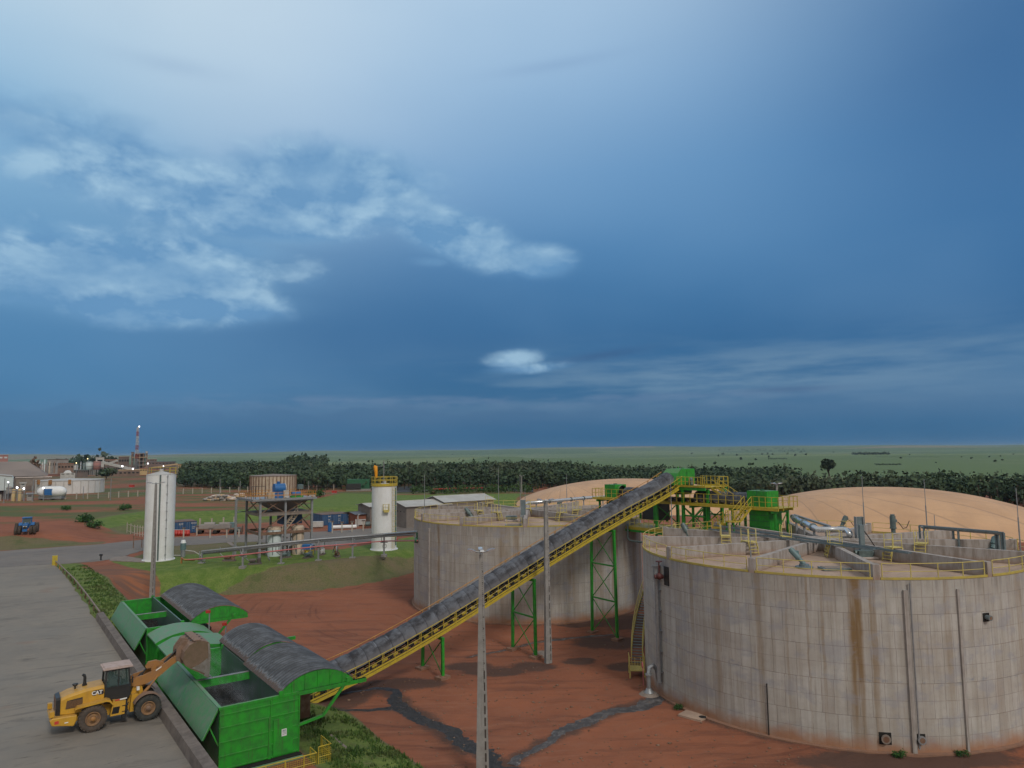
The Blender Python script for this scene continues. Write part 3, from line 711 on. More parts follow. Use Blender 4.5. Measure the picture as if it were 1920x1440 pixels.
    ff = n.mix(n.step(n.noise(n.comb(X1*.0030, Y1*.012, 2.0), 1.0, 4, .6), .64, .70)*.35, ff, (.04, .06, .03))
    ff = n.mix(n.step(vc, .86, .89)*.7, ff, (.26, .20, .15)); ff = n.mix(n.step(n.noise(n.comb(X1*.004, Y1*.0008, 9.0), 1.0, 3, .5), .58, .61)*.3, ff, (.17, .20, .12))
    c = n.mix(fi, c, ff)
    n.put(b.inputs['Base Color'], c); b.inputs['Roughness'].default_value = .95; b.inputs['Specular IOR Level'].default_value = .2
    bump(n, b, n2*1.5+n3*.5+tr*.8, .12, .6)
    me.materials.append(m)
    o = bpy.data.objects.new('ground', me); col.objects.link(o); tag(o, 'red earth, grass banks and green farmland running to the horizon', kind='structure')
    return o
build_ground()

# the concrete yard where the loader works: a slab one step above the hopper strip
def slab(name, poly, z1, thick, material, label, jit=.14):
    rj = random.Random(len(poly)); q = [Vector((p[0], p[1])) for p in poly]; fine = []
    for a, b in zip(q, q[1:]+q[:1]):
        fixed = all(9.6 < toUV(*c)[0] < 9.9 and toUV(*c)[1] < 89 for c in (a, b)); L_ = (b-a).length; k = 1 if fixed or L_ > 150 else max(1, int(L_/1.3))
        for i in range(k): f = i/k; c = a.lerp(b, f); nr = Vector((-(b-a).y, (b-a).x)).normalized(); fine.append(tuple(c+nr*(rj.uniform(-1, 1)*jit+math.sin(i*.7)*jit*.8 if i else 0)))
    mb = MB(); mb.prism(fine, z1-thick, z1, 'xy'); o = mb.build(name, material); tag(o, label, kind='structure'); return o
pad_poly = [U(9.75, 5), U(9.75, 88), U(9.7, 104), U(9.5, 122), U(9.0, 137), A(60, 1055, 3), A(0, 1058, 3), A(-120, 1064, 3), A(-500, 1100, 3), (-120, 30), (-60, 5)]
slab('yard', pad_poly, 3.03, 2.4, 'pad_surface', 'wide worn grey concrete yard under the wheel loader')
road_poly = [A(-500, 1050, 3), A(-120, 1043, 3), A(0, 1034, 3), A(100, 1027, 3), A(190, 1021, 3), A(240, 1015, 3), A(330, 1008, 3), A(420, 1004, 3), A(520, 1001, 3), A(640, 995, 3), A(775, 985, 3), A(900, 972, 3),
             A(930, 978, 3), A(775, 1000, 3), A(700, 1014, 3), A(640, 1024, 3), A(560, 1026, 3), A(480, 1016, 3), A(420, 1018, 3), A(330, 1024, 3), A(262, 1034, 3), A(222, 1046, 3), A(190, 1052, 3), A(112, 1058, 3), A(60, 1060, 3), A(0, 1064, 3), A(-120, 1070, 3), A(-500, 1098, 3)]
slab('road', road_poly, 3.06, .5, 'road_surface', 'grey access road crossing behind the yard and the white silo', .35)

def ribbon(name, pts, wds, material, label, z=.03, jag=.35, seed=1):
    """wet channel lying on the ground with ragged banks"""
    rr = random.Random(seed); pts = [Vector((p[0], p[1], 0)) for p in pts]; fine = []
    for i in range(len(pts)-1):
        k = max(2, int((pts[i+1]-pts[i]).length/.35))
        for j in range(k): t = j/k; fine.append((pts[i].lerp(pts[i+1], t), wds[i]*(1-t)+wds[i+1]*t))
    fine.append((pts[-1], wds[-1])); mb = MB(); L = []
    for i, (p, wd) in enumerate(fine):
        a = fine[max(0, i-2)][0]; c = fine[min(len(fine)-1, i+2)][0]; d = (c-a).normalized(); nrm = Vector((-d.y, d.x, 0))
        off = math.sin(i*.45+seed)*.12*wd+math.sin(i*.17)*.2*wd
        l = p+nrm*(wd*(.5+rr.uniform(-jag, jag)*.35)+off); r = p-nrm*(wd*(.5+rr.uniform(-jag, jag)*.35)-off)
        row = [l, l.lerp(r, .33), l.lerp(r, .66), r]
        L.append([Vector((q.x, q.y, gz(q.x, q.y)+(z if 0 < j < 3 else -.02))) for j, q in enumerate(row)])
    vs = [q for row in L for q in row]; fs = [(i*4+j, i*4+j+1, i*4+j+5, i*4+j+4) for i in range(len(L)-1) for j in range(3)]
    mb.add(vs, fs, smooth=True); o = mb.build(name, material); tag(o, label, kind='structure'); return o
m, n, b = new_mat('wet_channel'); g = n.new('ShaderNodeNewGeometry'); pos = E_(n, g.outputs['Position']); f = n.noise(pos, 2.2, 6, .7); f2 = n.noise(pos, 9, 5, .75)
c = n.mix(n.step(f, .4, .65), (.016, .015, .017), (.050, .045, .046)); c = n.mix(n.step(f2, .60, .72)*.4, c, (.15, .15, .16)); n.put(b.inputs['Base Color'], c); n.put(b.inputs['Roughness'], (f*.8+.1).clamp()); bump(n, b, f2+f*1.5, .12, .9)
m, n, b = new_mat('sparkle_channel'); g = n.new('ShaderNodeNewGeometry'); pos = E_(n, g.outputs['Position']); f = n.noise(pos, 1.1, 6, .7); f2 = n.noise(pos, 8, 5, .78)
c = n.mix(n.step(f, .42, .62), (.055, .05, .052), (.10, .09, .09)); c = n.mix(n.step(f2+f*.5, .80, .92)*.8, c, (.30, .30, .31)); n.put(b.inputs['Base Color'], c); n.put(b.inputs['Roughness'], (f*.7+.2).clamp()); bump(n, b, f2, .10, .9)  # pale specks are water sparkle put into the colour
ribbon('drain_channel', [A(628, 1330, 0), A(690, 1333, 0), A(745, 1330, 0)], [.5, .7, 1.0], 'wet_channel', 'dark trickle at the foot of the conveyor', seed=4)
ribbon('drain_channel', [A(640, 1302, 0), A(700, 1290, 0), A(735, 1296, 0), A(755, 1325, 0), A(800, 1352, 0), A(850, 1385, 0), A(905, 1418, 0), A(960, 1443, 0), A(1040, 1475, 0)], [.4, .7, 1.1, 1.8, 1.7, 1.9, 2.1, 2.4, 2.8], 'wet_channel', 'black muddy drain running towards the near lamp post', seed=2)
ribbon('drain_channel', [A(1255, 1305, 0), A(1205, 1318, 0), A(1150, 1333, 0), A(1090, 1360, 0), A(1030, 1388, 0), A(985, 1412, 0), A(955, 1432, 0)], [2.0, 2.0, 1.5, 1.6, 1.0, .9, 1.0], 'sparkle_channel', 'grey runoff with painted sparkles from the valve of the right tank', seed=3, z=.035)
ribbon('drain_channel', [A(880, 1233, 0), A(935, 1222, 0), A(1000, 1205, 0), A(1060, 1197, 0), A(1110, 1193, 0), A(1150, 1190, 0)], [.2, .5, .6, .9, .8, .3], 'sparkle_channel', 'thin pale water trickle crossing under the conveyor', seed=5)
# ------------------------------------------------------------------ digester tanks
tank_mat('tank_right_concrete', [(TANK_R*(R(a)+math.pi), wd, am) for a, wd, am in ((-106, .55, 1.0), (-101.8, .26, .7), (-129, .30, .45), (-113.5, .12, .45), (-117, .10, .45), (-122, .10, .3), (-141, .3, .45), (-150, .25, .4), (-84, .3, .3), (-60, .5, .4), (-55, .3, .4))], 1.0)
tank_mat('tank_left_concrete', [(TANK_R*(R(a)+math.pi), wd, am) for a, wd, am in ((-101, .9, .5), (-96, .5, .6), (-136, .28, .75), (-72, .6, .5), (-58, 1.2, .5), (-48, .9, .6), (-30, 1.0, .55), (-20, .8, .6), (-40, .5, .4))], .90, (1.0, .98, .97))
def polar(r, deg, z): return (r*math.cos(R(deg)), r*math.sin(R(deg)), z)
def tank(name, label, c, material, a_first, joints):
    t = thing(name, label, 'storage tank', (c.x, c.y, 0), 0, 'concrete digester tanks')
    mb = MB(); n = 240; H = TANK_H; Rr = TANK_R
    zs = [-.3, .6, 2, 4, 6, 8, 10, H]
    for i in range(len(zs)-1):
        for k in range(n):
            a0, a1 = -math.pi+2*math.pi*k/n, -math.pi+2*math.pi*(k+1)/n
            q = [(Rr*math.cos(a), Rr*math.sin(a), z) for a, z in ((a0, zs[i]), (a1, zs[i]), (a1, zs[i+1]), (a0, zs[i+1]))]
            uv = [((a+math.pi)*Rr, z) for a, z in ((a0, zs[i]), (a1, zs[i]), (a1, zs[i+1]), (a0, zs[i+1]))]
            mb.add(q, [(0, 1, 2, 3)], [uv])
    w_ = mb.build('wall', material, t)
    for p in w_.data.polygons: p.use_smooth = True
    mb = MB(); mb.lathe([(0.01, H-.02), (Rr-.02, H-.02)], n=120, smooth=False); mb.lathe([(Rr+.0, H), (Rr-.25, H+.006), (Rr-.25, H-.02)], n=120, smooth=False)
    mb.build('roof_slab', 'slab_concrete', t)
    mb = MB(); mb.lathe([(Rr, -.2), (Rr+.28, -.2), (Rr+.28, .10), (Rr, .13)], n=120, smooth=False); mb.build('footing', 'earthy_concrete', t)
    angs = [a_first+30*k for k in range(12)]
    for a in angs:      # radial upstand beams
        mb = MB(); ca, sa = math.cos(R(a)), math.sin(R(a)); px, py = -sa*.21, ca*.21
        poly = [(1.3, H), (Rr-.02, H), (Rr-.02, H+1.02), (Rr-.5, H+1.02), (Rr-.5, H+.95), (1.3, H+.95)]
        vs = [(r*ca+px, r*sa+py, z) for r, z in poly]+[(r*ca-px, r*sa-py, z) for r, z in poly]; m = len(poly)
        mb.add(vs, [tuple(range(m)), tuple(range(2*m-1, m-1, -1))]+[(i, m+i, m+(i+1) % m, (i+1) % m) for i in range(m)])
        mb.build('radial_beam', 'beam_concrete', t)
    mb = MB(); mb.lathe([(1.45, H), (1.45, H+.96), (.01, H+.96)], n=12, smooth=False); mb.build('hub', 'beam_concrete', t)
    for a in angs:      # railing bays between the beam ends
        pts = [polar(Rr-.12, a+1.4+(27.2)*j/8, H) for j in range(9)]
        mb = MB(); mb.rail(pts, 1.08, 1.85, .03, toe=.0)
        mb.build('railing', 'pale_yellow_paint', t)
        mb = MB()
        for j in range(8):
            p, q = polar(Rr-.05, a+.9+28.2*j/8, H+.10), polar(Rr-.05, a+.9+28.2*(j+1)/8, H+.10); mb.bar(p, q, .10, .15)
        mb.build('kerb_band', 'band_yellow', t)
    for a, wd, dp in joints:    # buttress strips up the wall
        mb = MB(); mb.box(polar(Rr+dp/2, a, H/2-.35), (dp+.1, wd, H-.55), R(a)); mb.build('buttress', 'buttress_concrete', t)
    return t
tank_r = tank('concrete_tank', 'large round concrete tank nearest the camera on the right, ochre stains down its wall', TR, 'tank_right_concrete', -160.5, [(-94.2, .28, .10), (-81.0, .16, .07)])
tank_l = tank('concrete_tank', 'round concrete tank standing behind the sloping conveyor', TL, 'tank_left_concrete', -152, [(-143.5, .30, .10)])

def rim(c, a, r=TANK_R): return Vector((c.x+r*math.cos(R(a)), c.y+r*math.sin(R(a)), 0))
def ang_of(c, px, py, z): q = at(px, py, z); return math.degrees(math.atan2(q.y-c.y, q.x-c.x)), math.hypot(q.x-c.x, q.y-c.y)

# nozzles and pipes fixed to the right tank wall (parts)
def nozzle(c, t, a, z, r, L, mat, rec):
    mb = MB(); mb.box(polar(TANK_R-.02, a, z), (.10, rec*2, rec*2), R(a)); o = mb.build('recess_shade', 'dark_void', t)  # dark box standing proud of the wall, the hollow's shade put in as colour
    mb = MB(); mb.tube([polar(TANK_R-.1, a, z), polar(TANK_R+L, a, z)], r, 20); mb.tube([polar(TANK_R+L-.08, a, z), polar(TANK_R+L+.02, a, z)], r*1.22, 20)
    o = mb.build('nozzle', mat, t)
    mb = MB(); mb.tube([polar(TANK_R+L+.015, a, z), polar(TANK_R+L+.03, a, z)], r*.8, 16); mb.build('opening', 'rusty_steel', o)
nozzle(TR, tank_r, ang_of(TR, 1655, 1392, .6)[0]+.4, .95, .24, .22, 'old_concrete', .38)
nozzle(TR, tank_r, ang_of(TR, 1725, 1396, .6)[0]+.0, .98, .22, .28, 'galvanised', .32)
a_hi = math.degrees(math.atan2(*(lambda q: (q.y-TR.y, q.x-TR.x))(at(1836, 1138, 9.4))))
nozzle(TR, tank_r, -73.0, 8.55, .15, .35, 'blue_grey_steel', .28)
# tall downpipe with valve at the left flank
def wallpipe(t, a, z0, z1, r, mat, off=.3, name='downpipe'):
    mb = MB(); mb.tube([polar(TANK_R+off, a, z0), polar(TANK_R+off, a, z1)], r, 12)
    for k in range(5): mb.box(polar(TANK_R+off/2, a, z0+(z1-z0)*(k+.5)/5), (off, r*2.6, .06), R(a))
    return mb.build(name, mat, t)
a_dp = -166.0
wallpipe(tank_r, a_dp, 1.1, 9.3, .19, 'galvanised')
mb = MB(); mb.tube([polar(TANK_R+.3, a_dp, 9.3), polar(TANK_R+.3, a_dp, 10.35)], .27, 14); mb.tube([polar(TANK_R+.3, a_dp, 10.35), polar(TANK_R+.3, a_dp, 10.5)], .36, 14); o = mb.build('pipe_head', 'galvanised', tank_r)
mb = MB(); mb.tube([polar(TANK_R+.45, a_dp+3.0, 9.75), polar(TANK_R+.45, a_dp+3.0, 10.9)], .06, 8); mb.tube([polar(TANK_R+.45, a_dp+3, 10.9), polar(TANK_R+.45, a_dp+3, 10.97)], .26, 14)
mb.ball(polar(TANK_R+.45, a_dp+3.0, 9.75), .28, 10, 7); mb.tube([polar(TANK_R+.1, a_dp+3, 9.7), polar(TANK_R+.8, a_dp+2.4, 9.7)], .17, 10); mb.build('valve', 'valve_red', tank_r)
mb = MB(); mb.box(polar(TANK_R+.03, a_dp+4.6, 9.8), (.08, .7, 1.5), R(a_dp+4.6)); mb.build('valve_pocket', 'cab_black', tank_r)
mb = MB(); mb.tube([polar(TANK_R+.16, -93.2, .4), polar(TANK_R+.16, -93.2, 11.0)], .055, 8); mb.build('downpipe', 'galvanised', tank_r)
mb = MB(); mb.tube([polar(TANK_R+.05, -127.6, 0.1), polar(TANK_R+.05, -127.6, 3.6)], .04, 6); mb.build('crack_line', 'cab_black', tank_r)  # black tube put in to draw the dark crack line on the wall
# foot valve with swan neck by the wall (stands on the ground beside the tank)
fv = thing('foot_valve', 'grey swan neck drain valve on a round concrete base beside the right tank', 'valve', at(1217, 1303, 0))
c0 = fv.location
mb = MB(); mb.lathe([(.01, .20), (.62, .20), (1.0, -.1)], n=24, smooth=False); mb.build('base', 'old_concrete', fv)
mb = MB(); mb.cyl((0, 0, 0), .42, .18, .55, 18, .2); mb.cyl((0, 0, 0), .17, .5, 1.75, 16); mb.cyl((0, 0, 0), .27, 1.55, 1.68, 16); mb.tube([(0, 0, 1.7), (.1, .1, 2.15), (.45, .2, 2.3), (.75, .3, 1.9), (.85, .3, 1.2), (1.1, .35, .85), (1.35, .45, 1.2), (1.38, .5, 2.0)], .17, 12); mb.build('pipe', 'galvanised', fv)
mb = MB(); mb.cyl((-.35, .5, 0), .04, .6, 2.3, 8); mb.ball((-.4, .5, 2.25), .16, 8, 6, (.5, 1, 1.7)); mb.build('handle', 'pink_pipe', fv)
mb = MB(); mb.bar((1.0, -.1, 1.5), (2.3, .0, 1.5), .06, .06); mb.bar((2.2, 0, 1.5), (2.4, .1, 1.1), .05, .05); mb.build('bracket', 'galvanised', fv)

# stair wrapped round the right tank
st = thing('curved_stair', 'yellow railed steel stair curving up round the side of the right tank', 'stair', (TR.x, TR.y, 0))
a0s, a1s = 172.0, 128.0; n_st = 52; r0s, r1s = TANK_R+.25, TANK_R+1.25; z0s, z1s = .75, 11.1
tr = MB(); stg = MB()
for k in range(n_st):
    f = k/n_st; a = a0s-2.2+(a1s-a0s)*f; z = z0s+(z1s-z0s)*f; da = (a1s-a0s)/n_st
    p = [polar(r0s, a, z), polar(r1s, a, z), polar(r1s, a+da*.9, z), polar(r0s, a+da*.9, z)]; tr.plate(*p, .04)
tr.build('treads', 'blue_grey_steel', st)
for rr in (r0s, r1s):
    pts = [polar(rr, a0s-2.2+(a1s-a0s)*k/26, z0s+(z1s-z0s)*k/26) for k in range(27)]
    for a_, b_ in zip(pts[:-1], pts[1:]): stg.bar(a_, b_, .06, .30)
stg.build('stringers', 'pale_yellow_paint', st)
for rr in (r0s, r1s):
    mb = MB(); mb.rail([polar(rr, a0s-2.2+(a1s-a0s)*k/26, z0s+(z1s-z0s)*k/26+.1) for k in range(27)], 1.0, 1.3, .03); mb.build('handrail', 'pale_yellow_paint', st)
mb = MB(); a = a0s
lp = [polar(r0s-.05, a, .7), polar(r1s+.25, a, .7), polar(r1s+.25, a+5.2, .7), polar(r0s-.05, a+5.2, .7)]
mb.plate(*lp, .08); 
for i in range(4): mb.bar(lp[i], Vector(lp[i])-Vector((0, 0, .75)), .1, .1)
mb.build('landing', 'pale_yellow_paint', st)
mb = MB(); mb.rail([lp[1], lp[2], lp[3], lp[0]], 1.1, .5, .028); mb.rail([Vector(lp[1])+Vector((0, 0, .25)), Vector(lp[2])+Vector((0, 0, .25)), Vector(lp[3])+Vector((0, 0, .25))], .5, .25, .018); mb.build('handrail', 'pale_yellow_paint', st)

# ---- step-over stiles and mixers on the tank roofs
def stile(parent_c, px, py, label, w=.8):
    p = at(px, py, TANK_H); a = math.atan2(p.y-parent_c.y, p.x-parent_c.x)
    # snap to nearest beam
    first = -160.5 if parent_c is TR else -152
    deg = round((math.degrees(a)-first)/30)*30+first; rr = math.hypot(p.x-parent_c.x, p.y-parent_c.y); rr = min(rr, 14.2)
    loc = (parent_c.x+rr*math.cos(R(deg)), parent_c.y+rr*math.sin(R(deg)), TANK_H)
    t = thing('step_stile', label, 'step stile', loc, R(deg), 'yellow step stiles over the roof beams')
    mb = MB(); mb.box((0, 0, 1.08), (w, .95, .06)); mb.build('platform', 'pale_yellow_paint', t)
    for s in (-1, 1):
        mb = MB()
        for x in (-w/2, w/2): mb.bar((x, s*.75, 0), (x, s*.45, 1.08), .06, .06)
        for k in range(4): mb.bar((-w/2, s*(.75-.075*k), .2+.26*k), (w/2, s*(.75-.075*k), .2+.26*k), .16, .04)
        mb.build('ladder', 'pale_yellow_paint', t)
    for x in (-w/2, w/2):
        mb = MB(); mb.tube([(x, -.72, .5), (x, -.47, 1.1), (x, -.47, 2.1), (x, .47, 2.1), (x, .47, 1.1), (x, .72, .5)], .032, 6); mb.tube([(x, -.47, 1.6), (x, .47, 1.6)], .025, 5); mb.build('handrail', 'pale_yellow_paint', t)
    return t
for px, py, lb in ((1360, 1024, 'yellow step stile on the right tank left of the green chute, by the rear rim'), (1402, 1038, 'yellow step stile behind the lightning rod on the right tank'),
                   (1478, 1030, 'yellow step stile left of the hub of the right tank'), (1592, 1044, 'yellow step stile right of the hub of the right tank, beside the silver pipe end'),
                   (1674, 1052, 'yellow step stile right of the grey mast on the right tank'), (1731, 1042, 'yellow step stile nearest the grey pipe frame on the right tank')):
    stile(TR, px, py, lb)
for px, py, lb in ((893, 971, 'yellow step stile on the left tank, first from its left rim'), (934, 976, 'yellow step stile beside the flat box mixer on the left tank'), (903, 957, 'yellow step stile near the back rim on the left of the left tank'),
                   (988, 968, 'yellow step stile under the end of the silver pipe on the left tank'), (1044, 977, 'yellow step stile just right of the tall lamp post top on the left tank'), (1086, 970, 'yellow step stile nearest the conveyor on the left tank')):
    stile(TL, px, py, lb)
def mixer(px, py, label, lean=(-.5, .2), L=1.5, mat='machine_grey', hose=True, s=1.0):
    p = at(px, py, TANK_H+.02); t = thing('tank_mixer', label, 'mixer', (p.x, p.y, TANK_H+.02), 0, 'mixers on the tank roofs')
    mb = MB(); mb.cyl((0, 0, 0), .75*s, 0, .09, 20); mb.cyl((0, 0, 0), .42*s, .09, .26, 16); mb.build('base_plate', 'blue_grey_steel', t)
    d = Vector((lean[0], lean[1], 1)).normalized(); a = Vector((0, 0, .25)); 
    mb = MB(); mb.tube([a, a+d*L*.45], .20*s, 12); mb.tube([a+d*L*.40, a+d*L*.47], .30*s, 12); mb.build('gear_tube', mat, t)
    mb = MB(); mb.tube([a+d*L*.47, a+d*L], .26*s, 12); mb.tube([a+d*L*.98, a+d*L*1.08], .20*s, 12); mb.box(a+d*L*.75+Vector((.25*s, 0, .05)), (.2, .25, .25)); mb.build('motor', mat, t)
    if hose:
        q = a+d*L*.8; mb = MB(); mb.tube([q, q+Vector((.5, -.1, -.2)), q+Vector((.9, -.1, -.8)), q+Vector((1.3, 0, -.7)), q+Vector((1.7, .2, -.1))], .035, 6); mb.build('hose', 'black_rubber', t)
    return t
mixer(1292, 1010, 'slanted teal grey mixer near the left rear rim of the right tank', (-.45, .3), 1.3)
mixer(1508, 1064, 'slanted teal grey mixer on a round plate near the front rim of the right tank', (-.75, .5), 1.35, 'teal_paint', False, .85)
mixer(1676, 1012, 'upright grey mixer motor in front of the tan membrane on the right tank', (0, 0), 2.0)
mixer(1862, 1034, 'squat teal mixer motor at the far right of the right tank roof', (.5, .3), 1.0, 'teal_paint', False)
mixer(1578, 992, 'small grey mixer behind the silver pipe of the right tank', (.5, 0), 1.2)
mixer(886, 974, 'slanted dark grey mixer near the left rim of the left tank', (-.8, .4), 1.5)
mixer(1046, 957, 'dark mixer under the silver pipe of the left tank', (.2, .2), 1.3, 'machine_grey', False)
def boxmixer(c, px, py, label, mast=2.6):
    p = at(px, py, TANK_H+.02); t = thing('hatch_mixer', label, 'mixer', (p.x, p.y, TANK_H+.02))
    mb = MB(); mb.box((0, 0, .06), (1.7, 1.5, .12)); mb.build('base_plate', 'sack_white', t)
    mb = MB(); mb.box((0, 0, .35), (1.1, .8, .5)); mb.tube([(-.75, 0, .4), (.75, 0, .4)], .22, 10); mb.build('body', 'machine_grey', t)
    if mast: mb = MB(); mb.box((0, .2, .6+mast/2), (.36, .30, mast)); mb.build('mast', 'blue_grey_steel', t)
    mb = MB(); mb.tube([(.1, .2, mast+.3), (.5, 0, mast-.4), (1.1, 0, mast-1.4), (1.9, .1, max(.4, mast-1.9))], .045, 6); mb.build('hose', 'black_rubber', t)
boxmixer(TR, 1620, 1046, 'grey hatch mixer with a square mast near the hub of the right tank', 2.0)
boxmixer(TL, 959, 976, 'low dark hatch mixer on the front half of the left tank roof', .0)
# hatch plate
for c, px, py, lb in ((TL, 963, 986, 'dark square hatch on the front of the left tank roof'), (TR, 1565, 1068, 'low grey hatch box on the front of the right tank roof')):
    p = at(px, py, TANK_H); t = thing('roof_hatch', lb, 'hatch', (p.x, p.y, TANK_H)); mb = MB(); mb.box((0, 0, .08), (2.0, 1.2, .16)); mb.build('frame', 'blue_grey_steel', t); mb = MB(); mb.box((0, 0, .17), (1.7, .95, .05)); mb.build('lid', 'old_concrete', t)

# upright slab pillars on tanks
for px, py, hh, lb in ((1612, 1010, 1.9, 'tall grey steel pillar near the hub of the right tank'), (981, 966, 1.9, 'short grey pillar at the end of the silver pipe on the left tank')):
    p = at(px, py, TANK_H+.9); t = thing('steel_pillar', lb, 'pillar', (p.x, p.y, TANK_H)); mb = MB(); mb.box((0, 0, .9+hh/2), (.55, .25, hh)); mb.build('web', 'blue_grey_steel', t); mb = MB(); mb.box((-.30, 0, .9+hh/2), (.05, .45, hh+.02)); mb.box((.30, 0, .9+hh/2), (.05, .45, hh+.02)); mb.box((0, 0, .45), (.8, .6, .9)); mb.build('flanges', 'galvanised', t)

# pipes over the roofs
def pipe(label, pts, r, mat, legs=(), name='gas_pipe', zleg=TANK_H, legmat='galvanised', cat='pipe', flanges=()):
    p0 = Vector(pts[0]); t = thing(name, label, cat, (p0.x, p0.y, zleg))
    q = [Vector(p)-Vector((p0.x, p0.y, zleg)) for p in pts]
    mb = MB(); mb.tube(q, r, 14); mb.build('pipe_run', mat, t)
    if flanges:
        for k in flanges:
            mb = MB()
            i = int(k); f = k-i; a = q[i].lerp(q[min(i+1, len(q)-1)], f); d = (q[min(i+1, len(q)-1)]-q[i]).normalized(); mb.tube([a-d*.05, a+d*.05], r*1.45, 14); mb.build('flange', 'blue_grey_steel', t)
    for k in legs:
        i = int(k); f = k-i; a = q[i].lerp(q[min(i+1, len(q)-1)], f); mb = MB(); mb.bar((a.x, a.y, 0), (a.x, a.y, a.z-r*.6), .16, .16); mb.box((a.x, a.y, a.z-r), (.5, .5, .06)); mb.build('support', legmat, t)
    return t
pipe('thick silver clad gas pipe bending down onto the right tank', [at(1486, 969, 13.0), at(1500, 978, 12.95), at(1515, 984, 12.9), at(1534, 993, 12.7), at(1560, 993, 12.7), at(1581, 993, 12.7), at(1589, 995, 12.65), at(1593, 1000, 12.5), at(1594, 1010, 11.9), at(1594, 1022, 11.2)], .26, 'bright_cladding', (.5, 1.5, 2.6), flanges=(.4, 1.5, 2.5))
pipe('thin grey pipe running behind the silver pipe of the right tank', [at(1490, 966, 13.0), at(1556, 987, 12.6)], .13, 'galvanised', (.3, .9))
pipe('silver clad gas pipe crossing above the left tank towards the conveyor', [at(984, 950, 12.4), at(984, 945, 12.75), at(990, 943.5, 12.9), at(1040, 939, 13.0), at(1100, 933.5, 13.1), at(1150, 931, 13.1)], .22, 'bright_cladding', (2.3, 3.2, 3.9, 4.6), flanges=(2.8, 3.5, 3.9))
for dz, (xa, ya, xb, yb), lb in ((0, (1340, 985, 1706, 1037), 'long grey green cable tray lying across the beams of the right tank'), (.0, (1330, 992, 1640, 1030), 'second cable tray in front of the long one across the right tank')):
    p, q = at(xa, ya, 12.25), at(xb, yb, 12.25); t = thing('cable_tray', lb, 'cable tray', (p.x, p.y, 12.25)); d = q-p; mb = MB(); mb.bar((0, 0, 0), d, .32, .04); nn_ = Vector((-d.y, d.x, 0)).normalized()*.16; mb.bar(nn_, d+nn_, .03, .12); mb.bar(-nn_, d-nn_, .03, .12); mb.build('tray', 'blue_grey_steel', t)
    mb = MB(); [mb.bar(d*f-Vector((0, 0, .02)), d*f-Vector((0, 0, .2)), .1, .1) for f in (.1, .3, .5, .7, .9)]; mb.build('support', 'galvanised', t)
# grey portal frame of pipes at the right rim
pp = [at(1732, 987, 13.0), at(1882, 999, 13.0)]
t = thing('pipe_portal', 'long grey pipe frame standing on the right side of the right tank roof', 'pipe frame', (pp[0].x, pp[0].y, TANK_H)); d = Vector((pp[1].x-pp[0].x, pp[1].y-pp[0].y, 0))
mb = MB(); mb.bar((0, 0, 1.85), d+Vector((0, 0, 1.85)), .14, .14); mb.build('beam', 'blue_grey_steel', t); mb = MB(); mb.bar((0, .7, 1.85), d+Vector((0, .7, 1.85)), .14, .14); mb.build('beam', 'blue_grey_steel', t); mb = MB(); mb.tube([(0, .35, 1.75), d+Vector((0, .35, 1.75))], .12, 8); mb.build('pipe_run', 'galvanised', t)
for f in (0, .45, .97, 1.0):
    mb = MB(); mb.bar(d*f, d*f+Vector((0, 0, 1.85)), .13, .13); mb.bar(d*f+Vector((0, .7, 0)), d*f+Vector((0, .7, 1.85)), .13, .13); mb.build('leg', 'blue_grey_steel', t)
# lightning rods
def rod(px, py0, py1, label, c, grp):
    a, r_ = ang_of(c, px, py0, TANK_H); p = Vector((c.x+min(r_, 15.3)*math.cos(R(a)), c.y+min(r_, 15.3)*math.sin(R(a)), TANK_H))
    z1 = hgt(px, py1, p.y); t = thing('lightning_rod', label, 'lightning rod', p, 0, grp)
    mb = MB(); mb.tube([(0, 0, 0), (0, 0, (z1-TANK_H)*.55)], .055, 6); mb.tube([(0, 0, (z1-TANK_H)*.55), (0, 0, z1-TANK_H)], .032, 5); mb.build('mast', 'galvanised', t); mb = MB(); mb.box((0, 0, .08), (.3, .3, .16)); mb.build('foot', 'galvanised', t)
for px, y0, y1, nm in ((796, 975, 890, 'at its left edge'), (906, 944, 878, 'behind the stiles at its back rim'), (967, 940, 888, 'at its back rim left of the silver pipe'), (983, 943, 915, 'short, above the end of the silver pipe'), (1099, 944, 888, 'right of the lamp post, before the membrane')):
    rod(px, y0, y1, 'thin lightning rod on the left tank, '+nm, TL, 'lightning rods on the left tank')
for px, y0, y1, nm in ((1409, 1072, 1000, 'on its front rim left of the hub'), (1238, 1003, 898, 'on the rim beneath the conveyor head'), (1622, 1003, 893, 'before the middle of the tan membrane'), (1841, 997, 897, 'before the right part of the tan membrane'), (1857, 1000, 964, 'short, beside the pipe frame'), (1919, 1038, 915, 'at the right edge of the photo')):
    rod(px, y0, y1, 'thin lightning rod on the right tank, '+nm, TR, 'lightning rods on the right tank')

